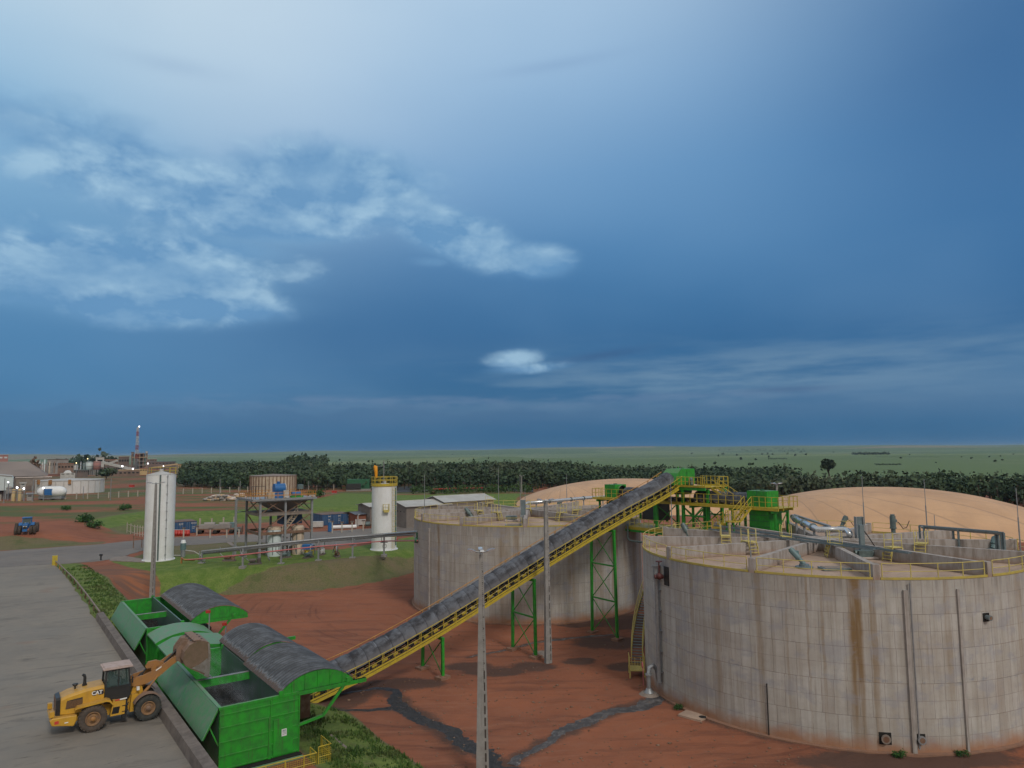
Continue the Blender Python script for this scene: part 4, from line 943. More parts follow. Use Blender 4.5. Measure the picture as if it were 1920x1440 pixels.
# ------------------------------------------------------------------ membrane covers
def membrane(label, c, a, b_, h, rz, z0):
    t = thing('gas_membrane', label, 'membrane cover', (c[0], c[1], z0), rz); mb = MB(); n, m = 96, 28; vs = []; fs = []
    for i in range(m+1):
        q = i/m; rad = math.sin(q*math.pi/2); zz = h*(max(0, 1-rad**2.0))**.74
        for k in range(n):
            th = 2*math.pi*k/n; cx, sx = math.cos(th), math.sin(th); e = .84
            x = a*rad*abs(cx)**e*(1 if cx >= 0 else -1); y = b_*rad*abs(sx)**e*(1 if sx >= 0 else -1)
            vs.append((x, y, zz+.12*math.sin(th*28)*rad*(1-rad)*2))
    for i in range(m):
        for k in range(n): fs.append((i*n+k, (i+1)*n+k, (i+1)*n+(k+1) % n, i*n+(k+1) % n))
    mb.add(vs, fs, smooth=True); mb.build('skin', 'membrane', t)
    mb = MB(); k_ = [((a+.6)*abs(math.cos(q))**.84*(1 if math.cos(q) >= 0 else -1), (b_+.6)*abs(math.sin(q))**.84*(1 if math.sin(q) >= 0 else -1), 0) for q in [2*math.pi*i/64 for i in range(65)]]
    for p, q in zip(k_[:-1], k_[1:]): mb.bar(p, q, 1.4, .5)
    mb.build('anchor_kerb', 'old_concrete', t)
    return t
membrane('tan gas membrane dome on the right beyond the near tank', (89, 175), 38.5, 30, 9.7, R(-18), .8)
membrane('tan gas membrane dome behind the left tank and the conveyor', (38, 238), 41, 30, 9.6, R(-6), 1.2)
# ------------------------------------------------------------------ inclined conveyor
CU = [18, 20, 22, 26, 30, 34, 38, 46, 52, 58, 62, 64.5, 66.4]; CZ = [-.55, -.15, .35, 1.35, 2.6, 4.0, 5.5, 8.6, 10.8, 12.85, 14.1, 15.0, 15.8]
CV = 59.0
def cz(u): return float(np.interp(u, CU, CZ))
cv = thing('belt_conveyor', 'long covered belt conveyor climbing from the green hoppers to the tank tops', 'conveyor', P(0, CV, 0), AX)
def hood(mb, pth, r, seg, a0=-22, a1=202, n=18, rise=.5):
    """curved sheet covers along a path of local points, each lapping the next"""
    L = [0]
    for p, q in zip(pth[:-1], pth[1:]): L.append(L[-1]+(Vector(q)-Vector(p)).length)
    def pos(s):
        s = max(0, min(L[-1]-1e-6, s)); i = max(k for k in range(len(L)) if L[k] <= s); i = min(i, len(pth)-2)
        f = (s-L[i])/(L[i+1]-L[i]); p = Vector(pth[i]).lerp(Vector(pth[i+1]), f); d = (Vector(pth[i+1])-Vector(pth[i])).normalized(); return p, d
    ns = int(L[-1]/seg)
    for k in range(ns):
        s0 = k*L[-1]/ns; s1 = (k+1.04)*L[-1]/ns; rows = []
        for j, f in enumerate((0, .12, .5, .88, 1.0)):
            p, d = pos(s0+(s1-s0)*f); side = Vector((-d.y, d.x, 0)); side = side.normalized(); upv = d.cross(side); upv = upv if upv.z > 0 else -upv
            rr = r*(1.0, 1.045, 1.07, 1.05, .985)[j]*(1.012 if k % 2 else 1.0)
            rows.append([(p+side*math.cos(R(a))*rr+upv*(math.sin(R(a))*rr+rise), s0+(s1-s0)*f, R(a)*r) for a in [a0+(a1-a0)*i/n for i in range(n+1)]])
        for j in range(4):
            for i in range(n):
                q = [rows[j][i], rows[j+1][i], rows[j+1][i+1], rows[j][i+1]]
                mb.add([v[0] for v in q], [(0, 1, 2, 3)], [[(v[1], v[2]) for v in q]], smooth=False)
us = list(np.arange(21.0, 66.1, .5))
mb = MB(); hood(mb, [(u, .1, cz(u)+.42) for u in us], .92, 1.22, -12, 192); mb.build('hood', 'hood_sheet', cv)
mb = MB()
for ua, ub in zip(us[:-1], us[1:]): mb.bar((ua, .1, cz(ua)+.45), (ub, .1, cz(ub)+.45), 1.3, .04)
mb.build('belt', 'black_rubber', cv)
ul = list(np.arange(19.5, 66.3, 1.0))
for y in (-1.62, 1.55):
    mb = MB()
    for ua, ub in zip(ul[:-1], ul[1:]): mb.bar((ua, y, cz(ua)), (ub, y, cz(ub)), .10, .22)
    mb.build('stringer', 'yellow_paint', cv)
mb = MB()
for y in (-.82, 1.02):
    for ua, ub in zip(ul[:-1], ul[1:]):
        mb.bar((ua, y, cz(ua)+.22), (ub, y, cz(ub)+.22), .09, .12); mb.bar((ua, y, cz(ua)-.42), (ub, y, cz(ub)-.42), .08, .10); mb.bar((ua, y, cz(ua)-.42), (ub, y, cz(ub)+.22), .05, .05); mb.bar((ua, y, cz(ua)-.42), (ua, y, cz(ua)+.22), .05, .05)
for u in ul: mb.bar((u, -1.62, cz(u)-.05), (u, 1.55, cz(u)-.05), .07, .09); mb.bar((u, -.82, cz(u)-.42), (u, 1.02, cz(u)-.42), .06, .06)
mb.build('truss', 'yellow_paint', cv)
mb = MB()
for u in ul[::1]:
    for y in (-.9,): mb.box((u+.3, y-.05, cz(u+.3)+.32), (.5, .10, .20))
    mb.tube([(u+.5, -.8, cz(u+.5)+.0), (u+.5, 1.0, cz(u+.5)+.0)], .07, 6)
mb.build('idlers', 'cab_black', cv)
for y0, y1 in ((-1.58, -.95), (1.1, 1.5)):
    mb = MB()
    for ua, ub in zip(ul[:-1], ul[1:]): mb.plate((ua, y0, cz(ua)+.12), (ub, y0, cz(ub)+.12), (ub, y1, cz(ub)+.12), (ua, y1, cz(ua)+.12), .03)
    mb.build('walkway', 'grille_dark', cv)
def slope_rail(parent, y, mat, step=1.6, u0=20.5, u1=66.2, name='railing', hh=1.05):
    mb = MB(); uu = list(np.arange(u0, u1, .9))+[u1]; L = [(u, y, cz(u)+.15) for u in uu]
    up = Vector((0, 0, 1))
    mb.tube([Vector(p)+up*hh for p in L], .034, 6); mb.tube([Vector(p)+up*hh*.55 for p in L], .024, 5)
    for a, b in zip(L[:-1], L[1:]): mb.bar(Vector(a)+up*.1, Vector(b)+up*.1, .02, .14)
    u = u0; k = 0
    while u < u1:
        z = cz(u)+.15; mb.bar((u, y, z-.2), (u, y, z+hh), .05, .04)
        if k % 3 == 0: mb.bar((u+.14, y, z-.2), (u+.14, y, z+hh), .05, .04)
        k += 1; u += step
    mb.build(name, mat, parent)
slope_rail(cv, -1.60, 'yellow_paint', 1.2); slope_rail(cv, 1.60, 'orange_rail', 1.6, hh=1.5)
# trestles
def trestle(u, levels, foot=(0, 0), spread=.12):
    o = None; top = cz(u)-.18; zf = gz(*P(u, CV)[:2]); y0, y1 = -1.75, 1.85
    h = top-.2; mb = MB(); ys = (y0, y1)
    zz = [zf+.25+(h-zf-.25)*k/levels for k in range(levels+1)]
    sp = spread*(h-zf)*.12
    def yy(s, z): return s+(-1 if s < 0 else 1)*sp*(h-z)/(h-zf)
    mb.bar((u, y0-.15, h), (u, y1+.15, h), .26, .24)
    for k in range(levels):
        a, b = zz[k], zz[k+1]
        mb.bar((u, yy(y0, a), a), (u, yy(y1, b), b), .07, .07); mb.bar((u+.05, yy(y1, a), a), (u+.05, yy(y0, b), b), .07, .07)
        if k: mb.bar((u, yy(y0, a), a), (u, yy(y1, a), a), .15, .15)
    o = mb.build('trestle', 'green_paint', cv)
    for s in ys:
        mb = MB(); b_ = (u, yy(s, zf), zf+.2); mb.bar(b_, (u, s, h-.1), .24, .24, up=(1, 0, 0)); mb.build('leg', 'green_paint', o)
        mb = MB(); mb.box((u, yy(s, zf), zf+.08), (1.15, .85, .36), .2); mb.box((u, yy(s, zf), zf+.28), (.5, .5, .05)); mb.build('footing', 'earthy_concrete', o)
trestle(33.5, 1); trestle(43.9, 2); trestle(54.8, 3)
# head box at the top
mb = MB(); poly = [(65.3, 15.9), (66.0, 17.25), (66.6, 17.75), (69.0, 17.75), (69.0, 15.9)]; mb.prism(poly, -1.15, 1.15, 'xz'); o = mb.build('head_box', 'green_paint', cv)
mb = MB(); mb.box((67.6, -1.17, 17.0), (.04, .05, 1.4)); mb.box((68.2, 0, 17.8), (.3, .3, .12)); mb.tube([(67.4, 0, 17.75), (67.4, 0, 18.0)], .06, 6); mb.build('ribs', 'green_paint', o)
mb = MB(); mb.prism([(66.3, 15.9), (69.0, 15.9), (68.6, 14.7), (66.9, 14.7)], -.9, .9, 'xz'); mb.build('chute', 'dark_green_paint', cv)

# ------------------------------------------------------------------ transfer tower with platform and stair
tw_ = thing('transfer_tower', 'green and yellow steel tower carrying the top end of the sloping conveyor', 'tower', P(67.5, CV, 0), AX)
for u, v in ((-1.6, -1.9), (-1.6, 2.3), (2.2, -1.9), (2.2, 2.3), (1.6, -4.9), (-.8, -4.9)):
    mb = MB(); mb.bar((u, v, 10.6), (u, v, 15.5), .30, .30); mb.build('column', 'green_paint', tw_)
mb = MB()
for v in (-1.9, 2.3): mb.bar((-1.6, v, 15.5), (2.4, v, 15.5), .2, .34); mb.bar((-1.6, v, 10.9), (2.2, v, 13.4), .10, .10); mb.bar((2.2, v, 10.9), (-1.6, v, 13.4), .10, .10)
for u in (-1.6, 2.2): mb.bar((u, -5.2, 15.5), (u, 2.5, 15.5), .2, .34); mb.bar((u, -1.9, 11.0), (u, -4.9, 13.4), .1, .1); mb.bar((u, -4.9, 11.0), (u, -1.9, 13.4), .1, .1); mb.bar((u, -1.9, 12.4), (u, -4.9, 12.4), .12, .16)
mb.build('beams', 'green_paint', tw_)
mb = MB(); mb.bx(-1.7, 2.4, -5.2, -1.15, 15.68, 15.74); mb.bar((-1.75, -5.25, 15.80), (-1.75, -1.1, 15.80), .06, .22); mb.bar((2.45, -5.25, 15.80), (2.45, -1.1, 15.80), .06, .22); mb.bar((-1.75, -5.25, 15.80), (-.6, -5.25, 15.80), .06, .22)
mb.bx(-1.7, 2.4, 1.15, 2.4, 15.68, 15.74); mb.build('platform', 'yellow_paint', tw_)
mb = MB(); mb.rail([(-1.75, -1.2, 15.75), (-1.75, -5.25, 15.75)], 1.1, .62, .035); mb.rail([(2.45, -5.25, 15.75), (2.45, -1.2, 15.75)], 1.1, .62, .035); mb.rail([(.8, -5.25, 15.75), (2.45, -5.25, 15.75)], 1.1, .8, .03)
mb.rail([(-1.75, 1.2, 15.75), (-1.75, 2.4, 15.75), (2.4, 2.4, 15.75), (2.4, 1.2, 15.75)], 1.1, .8, .03); mb.build('railing', 'yellow_paint', tw_)
# stair down towards the right tank
sx0, sx1 = -.6, .6
mb = MB()
for x in (sx0, sx1): mb.bar((x, -5.2, 15.6), (x, -8.4, 13.9), .06, .26)
for k in range(9): f = (k+.5)/9; mb.box(((sx0+sx1)/2, -5.2-3.2*f, 15.6-1.7*f), (1.1, .26, .04))
mb.build('stair', 'yellow_paint', tw_)
for x in (sx0, sx1):
    mb = MB(); L = [Vector((x, -5.2-3.2*f/5, 15.6-1.7*f/5)) for f in range(6)]; mb.rail(L, 1.05, .85, .032); mb.build('handrail', 'yellow_paint', tw_)
mb = MB(); mb.bar((1.6, -5.2, 15.4), (1.6, -7.0, 13.9), .18, .18); mb.build('brace', 'green_paint', tw_)
mb = MB(); mb.box((-.1, -1.9, 16.15), (.5, .5, .5)); mb.ball((-.1, -1.9, 16.5), .26); mb.build('drive_motor', 'machine_grey', tw_)

# ------------------------------------------------------------------ cross conveyor feeding both tanks
XU = 67.5
xc = thing('cross_conveyor', 'level covered conveyor crossing under the tower and feeding both tanks', 'conveyor', P(XU, 0, 0), AX)
mb = MB(); hood(mb, [(0, v, 13.95) for v in np.arange(67.9, 61.0, -.5)], .82, 1.2, -20, 200, 16, .45); mb.build('hood', 'hood_sheet', xc); mb = MB(); hood(mb, [(0, v, 13.95) for v in np.arange(56.2, 48.6, -.5)], .82, 1.2, -20, 200, 16, .45); mb.build('hood', 'hood_sheet', xc)
mb = MB(); mb.bx(-.6, .6, 47, 70, 14.2, 14.25); mb.build('belt', 'black_rubber', xc)
mb = MB()
for u in (-.85, .85, -1.75): mb.bar((u, 44.4, 13.72), (u, 72.6, 13.72), .10, .26)
for v in np.arange(45, 72.5, 1.4): mb.bar((-1.75, v, 13.65), (.9, v, 13.65), .08, .12)
mb.build('stringer', 'yellow_paint', xc)
mb = MB()
for u in (-.8, .8):
    for v in np.arange(47, 70, 1.4): mb.bar((u, v, 13.8), (u, v, 14.25), .07, .07); mb.bar((u, v, 14.25), (u, v+1.4, 13.8), .05, .05)
    mb.bar((u, 47, 14.25), (u, 70, 14.25), .08, .10)
for v in np.arange(47.5, 70, 1.0): mb.tube([(-.7, v, 14.05), (.7, v, 14.05)], .09, 6); mb.box((-.85, v, 14.1), (.1, .3, .3))
mb.build('truss', 'cab_black', xc)
mb = MB(); mb.bx(-1.72, -.9, 44.4, 72.6, 13.86, 13.89); mb.bx(.9, 1.7, 44.4, 49.5, 13.86, 13.89); mb.bx(-.9, .9, 44.4, 46.0, 13.86, 13.89); mb.bx(-.9, .9, 71.0, 72.6, 13.86, 13.89); mb.bx(.9, 1.7, 68, 72.6, 13.86, 13.89); mb.build('walkway', 'yellow_paint', xc)
mb = MB(); mb.rail([(-1.78, v, 13.9) for v in (48.9, 52, 56, 60, 64, 68, 72.6)], 1.1, 1.0, .03); mb.rail([(-1.78, 72.6, 13.9), (1.75, 72.6, 13.9), (1.75, 68, 13.9)], 1.1, .6, .03); mb.rail([(-1.78, 44.4, 13.9), (-1.78, 47.4, 13.9)], 1.1, .75, .03); mb.rail([(-1.78, 44.4, 13.9), (1.75, 44.4, 13.9), (1.75, 50, 13.9)], 1.1, .9, .03); mb.build('railing', 'yellow_paint', xc)
for v0, v1 in ((46.2, 48.7), (69.0, 71.0)):
    mb = MB(); mb.bx(-1.0, 1.0, v0, v1, 13.9, 15.55); o = mb.build('head_box', 'green_paint', xc); mb = MB(); mb.bx(-1.02, -.98, (v0+v1)/2-.03, (v0+v1)/2+.03, 13.9, 15.6); mb.box((0, (v0+v1)/2, 15.6), (.4, .3, .12)); mb.build('ribs', 'dark_green_paint', o)
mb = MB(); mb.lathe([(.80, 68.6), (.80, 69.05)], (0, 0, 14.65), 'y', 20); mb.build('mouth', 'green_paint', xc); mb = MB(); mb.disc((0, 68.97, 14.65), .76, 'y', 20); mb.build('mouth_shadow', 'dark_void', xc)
for v in (45.2, 50.5, 56, 62, 66.5, 71.8):
    mb = MB()
    for u in (-1.2, 1.0): mb.bar((u, v, 11.1), (u, v, 13.6), .22, .22)
    mb.bar((-1.75, v, 13.45), (1.1, v, 13.45), .2, .24); mb.bar((-1.2, v, 11.2), (1.0, v, 13.4), .08, .08); mb.build('leg_frame', 'green_paint', xc)
mb = MB(); mb.bx(-.9, .9, 69.2, 70.8, 12.0, 13.7); mb.tube([(-1.2, 70.3, 12.6), (-1.2, 69.6, 12.6)], .35, 12); mb.build('chute', 'dark_green_paint', xc)
mb = MB(); mb.bx(-1.15, 1.15, 46.0, 48.4, 11.2, 13.5); o = mb.build('chute', 'green_paint', xc)
mb = MB(); [mb.bx(-1.18, -1.14, 46.0, 48.4, z, z+.05) for z in (11.8, 12.4, 13.0)]; mb.build('ribs', 'dark_green_paint', o)
# stair from the head of the cross conveyor down to the right tank roof
sa = thing('access_stair', 'yellow steel stair from the cross conveyor head down onto the right tank', 'stair', P(XU, 0, 0), AX)
top = Vector((-1.8, 48.2, 13.9)); mid = Vector((-4.4, 49.8, 12.35)); bot = Vector((-6.2, 51.4, 11.3))
top = Vector((-1.85, 48.0, 13.9)); mid = Vector((-3.9, 48.0, 12.55)); mid2 = Vector((-5.0, 48.0, 12.55)); bot = Vector((-5.0, 50.6, 11.2))
mb = MB()
for dy in (-.42, .42):
    mb.bar(top+Vector((0, dy, -.1)), mid+Vector((0, dy, -.1)), .05, .24)
for k in range(7): q = top.lerp(mid, (k+.5)/7); mb.box(q, (.24, .84, .04))
mb.box((-4.45, 48.0, 12.5), (1.2, 1.1, .08))
for dx in (-.42, .42): mb.bar((mid2.x+dx, 48.5, 12.45), (bot.x+dx, bot.y, bot.z), .05, .24)
for k in range(6): f = (k+.5)/6; mb.box((mid2.x, 48.5+(bot.y-48.5)*f, 12.45+(bot.z-12.45)*f), (.84, .24, .04))
mb.build('flight', 'yellow_paint', sa)
for dy in (-.45, .45):
    mb = MB(); mb.rail([top+Vector((0, dy, 0)), mid+Vector((0, dy, 0)), Vector((-4.2, 48+dy, 12.55)), Vector((-5.05, 48+dy, 12.55))], 1.1, .8, .032); mb.build('handrail', 'yellow_paint', sa)
for dx in (-.45, .45):
    mb = MB(); mb.rail([Vector((mid2.x+dx, 48.5, 12.5)), Vector((bot.x+dx, bot.y, bot.z))], 1.05, .8, .03); mb.build('handrail', 'yellow_paint', sa)
mb = MB(); [mb.bar((x, y, 11.17), (x, y, 12.45), .1, .1) for x in (-4.0, -4.95) for y in (47.55, 48.45)]; mb.build('leg', 'green_paint', sa)
# bridge between the tank rims under the tower
br_ = thing('tank_bridge', 'yellow edged steel bridge joining the two tank rims under the tower', 'bridge', P(XU, 0, 0), AX)
mb = MB(); mb.bx(-2.4, 2.6, 51.5, 67.5, 10.45, 10.52); [mb.bar((x, 51.5, 10.4), (x, 67.5, 10.4), .14, .36) for x in (-2.4, 2.6)]; mb.build('deck', 'yellow_paint', br_)
mb = MB(); [mb.bar((-2.4, v, 10.15), (2.6, v, 10.15), .14, .2) for v in np.arange(52, 67.5, 2.5)]; mb.bar((-2.46, 51.5, 10.1), (-2.46, 67.5, 10.1), .1, .26); mb.build('beams', 'green_paint', br_)
mb = MB(); mb.rail([(-2.4, 51.5, 10.5), (-2.4, 67.5, 10.5)], 1.1, .8, .03); mb.build('railing', 'pale_yellow_paint', br_)
mb = MB(); mb.bx(-1.1, 1.1, 61.6, 64.2, 11.4, 13.4); mb.build('hopper_box', 'cab_black', br_)
mb = MB(); mb.tube([(-2.9, 65.0, 10.9), (-2.9, 65.0, 9.2), (-2.9, 64.6, 8.9), (-2.9, 62.6, 8.9)], .12, 8); mb.build('drain_pipe', 'machine_grey', br_)
for v in (53.5, 59.0, 65.0):
    mb = MB(); [mb.bar((x, v, 0), (x, v, 10.1), .26, .26) for x in (2.4, 6)] if False else mb.bar((2.2, v, 0), (2.2, v, 10.2), .26, .26); mb.build('column', 'green_paint', br_)

# ------------------------------------------------------------------ loading hoppers
def arc_pts(x0, x1, z0, rise, n=20):
    c = (x0+x1)/2; hw = (x1-x0)/2; Rr = (hw*hw+rise*rise)/(2*rise); zc = z0+rise-Rr; a = math.asin(hw/Rr)
    return [(c+Rr*math.sin(t), zc+Rr*math.cos(t)) for t in [-a+2*a*i/n for i in range(n+1)]]
def arch_roof(parent, x0, x1, y0, y1, z0, rise, fascias=('near',), beam_to=None):
    pts = arc_pts(x0, x1, z0, rise); mb = MB(); s = [0]
    for p, q in zip(pts[:-1], pts[1:]): s.append(s[-1]+math.hypot(q[0]-p[0], q[1]-p[1]))
    ny = int((y1-y0)/.13); 
    for j in range(ny):
        a, b = y0+(y1-y0)*j/ny, y0+(y1-y0)*(j+1)/ny; w0 = .022*(1 if j % 2 else -1)
        for i in range(len(pts)-1):
            q = [(pts[i][0], a, pts[i][1]+w0), (pts[i+1][0], a, pts[i+1][1]+w0), (pts[i+1][0], b, pts[i+1][1]-w0), (pts[i][0], b, pts[i][1]-w0)]
            mb.add(q, [(0, 1, 2, 3)], [[(a, s[i]), (a, s[i+1]), (b, s[i+1]), (b, s[i])]])
    rf = mb.build('arched_roof', 'roof_sheet', parent)
    inner = arc_pts(x0+.1, x1-.1, z0, rise-.08)
    for f in fascias:
        y = y0+.12 if f == 'near' else y1-.12; mb = MB(); mb.prism([(x0+.1, z0-.25)]+inner+[(x1-.1, z0-.25)], y-.03, y+.03, 'xz')
        for k in range(1, 6):
            xx = x0+(x1-x0)*k/6; zt = np.interp(xx, [p[0] for p in inner], [p[1] for p in inner]); mb.bx(xx-.03, xx+.03, y-.09 if f == 'near' else y+.03, y-.03 if f == 'near' else y+.09, z0-.2, zt-.05)
        mb.build('fascia', 'green_paint', parent)
    return rf
def hopper(name, label, v0, v1, cover_v, u1=16.8, door=False, flap_v=None):
    t = thing(name, label, 'hopper', P(11.9, v0, 0), AX, 'green loading hoppers'); L = v1-v0; W = u1-11.9; zt = 4.75; zb = 1.15
    mb = MB(); mb.bx(0, W+3.6, 0, .12, zb, zt) if False else mb.bx(0, W, 0, .12, zb, zt); near = mb.build('near_wall', 'green_paint', t)
    mb = MB()       # stiffeners on the near wall
    for z in (1.2, 1.95, 2.75, 3.6, 4.35): mb.bx(-.02, W+.02, -.05, 0, z, z+.07)
    for x in (.0, W*.62, W-.06): mb.bx(x, x+.07, -.06, 0, zb, zt-.1)
    mb.bx(W*.60, W*.62, -.07, 0, zb, 3.6)
    mb.build('stiffeners', 'green_paint', near)
    mb = MB(); mb.bx(0, W, L-.12, L, zb, zt); mb.build('far_wall', 'green_paint', t)
    mb = MB(); mb.bx(0, .12, .12, L-.12, zb, zt-.06); mb.bx(-.05, .17, 0, L, zt-.06, zt+.04); mb.build('yard_side_wall', 'pale_green_steel', t)
    mb = MB(); mb.bx(W-1.25, W-1.13, .12, L-.12, 2.4, zt+.25); mb.build('inner_wall', 'inner_plate', t)
    mb = MB(); mb.bx(W-.12, W, .12, L-.12, zb, zt); mb.build('conveyor_side_wall', 'green_paint', t)
    mb = MB(); mb.bar((-.05, .06, zt+.02), (W+4.6, .06, zt+.02+.0), .2, .16); mb.build('rim_beam', 'green_paint', t); mb = MB(); mb.bar((-.05, L-.06, zt+.02), (W, L-.06, zt+.02), .2, .16); mb.build('rim_beam', 'green_paint', t)
    for f in (.46,) if L < 14 else (.47,):
        mb = MB(); mb.bx(.1, W-1.2, L*f-.12, L*f+.12, zt-.5, zt); o = mb.build('divider_beam', 'green_paint', t)
        mb = MB(); mb.bx(.1, W-1.2, L*f-.14, L*f+.14, zt+.002, zt+.03); mb.build('worn_cap', 'worn_steel', o)
    # steel floor with the dark load
    mb = MB(); mb.bx(.12, W-.12, .12, L-.12, zb, zb+.1); mb.build('floor', 'rusty_steel', t)
    # tilted guard flaps along the yard side
    n = 2
    for k in range(n):
        a, b = L*k/n+.04, L*(k+1)/n-.04; mb = MB(); mb.plate((-.12, a, zt+.05), (-.12, b, zt+.05), (-.98, b, 3.15), (-.98, a, 3.15), .05)
        o = mb.build('guard_flap', 'pale_green_steel', t)
        for y in (a+.1, (a+b)/2, b-.1): mb = MB(); mb.bar((-.08, y, zt-.1), (-.90, y, 3.1), .06, .08); mb.bar((0, y, 2.6), (-.52, y, 3.75), .08, .08); mb.build('brace', 'green_paint', o)
    return t, L, W, zt, zb
h1, L1, W1, zt, zb = hopper('loading_hopper', 'near green loading hopper filled with dark cake, with the loader bucket above it', 46.8, 61.2, None)
h2, L2, W2, _, _ = hopper('loading_hopper', 'far green loading hopper with one arched roof and a heap in front', 71.8, 86.8, None, 16.0)
# roofs, jib beams and struts
arch_roof(h1, W1-1.35, W1+3.75, -.05, 8.0, 4.98, 1.05)
arch_roof(h1, W1-1.20, W1+3.35, 8.0, 15.4, 5.12, 1.05, ('near', 'far'))
arch_roof(h2, W2-.5, W2+4.7, -.05, 14.6, 4.98, 1.05, ('near', 'far'))
for t, W, L in ((h1, W1, L1), (h2, W2, L2)):
    for y in (.06, L-.3):
        mb = MB(); mb.bar((W-.1, y, 4.72), (W+4.6, y, 4.72), .18, .26); mb.bar((W+3.0, y, 4.6), (W+1.6, y, 3.0), .16, .16); mb.bar((W+1.6, y, 3.0), (W-.1, y, 2.75), .16, .16)
        mb.box((W-1.2, y-.1, 4.95), (.3, .1, .35)); mb.box((W+3.3, y-.1, 4.95), (.3, .1, .3)); mb.build('jib', 'green_paint', t)
    mb = MB(); mb.bx(W, W+2.6, L*.35, L-.2, 1.3, 3.0); mb.build('drag_floor', 'rusty_steel', t)
# door and notice on the near wall
mb = MB(); mb.bx(W1*.66, W1*.91, -.085, -.055, 1.28, 3.45); d_ = mb.build('door', 'green_paint', h1)
mb = MB(); mb.bx(W1*.765, W1*.83, -.10, -.088, 2.35, 2.78); mb.build('notice', 'sticker_white', d_)
mb = MB(); [mb.bx(W1*.775, W1*.82, -.104, -.1005, z, z+.03) for z in (2.45, 2.53, 2.61)]; mb.bx(W1*.775, W1*.82, -.104, -.1005, 2.67, 2.72); mb.build('notice_print', 'blue_grey_steel', d_)
# heaps of cake inside
def heap(label, par, x0, x1, y0, y1, z0, bumps, seed):
    t = thing('cake_heap', label, 'heap', P(11.9+0, par, 0), AX); rr = random.Random(seed); mb = MB(); nx, ny = 26, 60; vs = []
    ph = [(rr.uniform(.8, 3), rr.uniform(.8, 3), rr.uniform(0, 6), rr.uniform(.03, .12)) for _ in range(9)]
    for i in range(nx+1):
        for j in range(ny+1):
            x = x0+(x1-x0)*i/nx; y = y0+(y1-y0)*j/ny; z = z0
            for bx_, by_, br2, bh in bumps: z += bh*math.exp(-((x-bx_)**2+(y-by_)**2)/br2**2)
            for a, b, c, d in ph: z += d*math.sin(a*x+c)*math.sin(b*y+c*1.7)
            z += rr.uniform(-.05, .05); vs.append((x, y, z))
    fs = [(i*(ny+1)+j, (i+1)*(ny+1)+j, (i+1)*(ny+1)+j+1, i*(ny+1)+j+1) for i in range(nx) for j in range(ny)]
    nb = len(vs); vs += [(x0, y0, 1.3), (x1, y0, 1.3), (x1, y1, 1.3), (x0, y1, 1.3)]
    mb.add(vs, fs); o = mb.build('cake_surface', 'organic_heap', t); return t
heap('dark smouldering cake heaped in the near hopper', 46.8, .14, W1-1.27, .14, L1-.14, 2.55, ((1.2, 2.5, 2.2, .5), (2.0, 5.5, 1.6, .3), (1.6, 9.5, 2.0, .3), (2.2, 12.5, 1.8, .2)), 3)
heap('dark cake heaped in the far hopper', 71.8, .14, W2-1.27, .14, L2-.14, 2.75, ((1.4, 3.5, 2.4, .6), (2.2, 6, 1.6, .2)), 5)
# covered bays between the hoppers
def bay(label, v0, v1, kind):
    t = thing('covered_bay', label, 'bin', P(11.9, v0, 0), AX); L = v1-v0; W = 4.4; mb = MB()
    mb.bx(.15, W, 0, L, 1.15, 4.45); o = mb.build('walls', 'green_paint', t)
    mb = MB(); [mb.bx(.10, .15, y, y+.08, 1.15, 4.4) for y in np.arange(.1, L, .38)]; [mb.bx(x, x+.07, -.05, 0, 1.15, 4.4) for x in np.arange(.3, W, .9)]; mb.build('stiffeners', 'green_paint', o)
    pts = arc_pts(.0, W+.35, 4.42, .62, 16) if kind == 'arc' else [(.0, 4.42), (1.1, 4.92), (2.9, 5.02), (W+.35, 4.72)]
    mb = MB(); mb.prism(pts+[(W+.35, 4.3), (0, 4.3)], -.1, L+.1, 'xz'); mb.build('lid', 'pale_green_steel', t)
    mb = MB(); y = -.13
    for p, q in zip(pts[:-1], pts[1:]): mb.bar((p[0], y, p[1]-.12), (q[0], y, q[1]-.12), .05, .25)
    mb.build('lid_skirt', 'green_paint', t)
bay('green bin with a smoothly arched lid next to the far hopper', 67.6, 71.4, 'arc')
bay('green bin with a faceted flat lid just behind the loader bucket', 62.2, 66.6, 'flat')
# walkway with yellow mesh railing in front of the near hopper
wk = thing('hopper_walkway', 'green walkway with yellow mesh railing at the bottom edge of the photo', 'walkway', P(11.9, 46.8, 0), AX)
mb = MB(); mb.bx(-.2, W1+.35, -2.3, -.06, .42, .58); mb.bx(-.1, W1+.05, -.9, -.07, .6, 1.1); mb.build('deck', 'pale_green_steel', wk)
mb = MB(); mb.bx(-.1, W1+.05, -.5, -.08, 1.1, 1.16); mb.build('cake_spill', 'organic_heap', wk)
mb = MB(); mb.bx(W1+.4, W1+1.2, -2.35, -.7, .72, .80); mb.bar((W1+.4, -2.35, .78), (W1+1.2, -2.35, .78), .06, .2); mb.build('landing', 'yellow_paint', wk)
def meshrail(pts, h, z=0):
    mb = MB(); mb.rail(pts, h, 1.15, .035)
    for a, b in zip(pts[:-1], pts[1:]):
        a, b = Vector(a), Vector(b); n = max(2, int((b-a).length/.13))
        for k in range(n+1): q = a.lerp(b, k/n); mb.bar(q+Vector((0, 0, .12)), q+Vector((0, 0, h*.86)), .012, .012)
        for k in range(8): mb.bar(a+Vector((0, 0, .12+k*h*.105)), b+Vector((0, 0, .12+k*h*.105)), .012, .012)
    return mb
meshrail([(-.2, -2.3, .6), (2.4, -2.3, .6), (W1+.30, -2.3, .6)], 1.12).build('railing', 'yellow_paint', wk)
meshrail([(W1+.4, -2.35, .8), (W1+1.2, -2.35, .8), (W1+1.2, -.7, .8)], 1.25).build('railing', 'yellow_paint', wk)
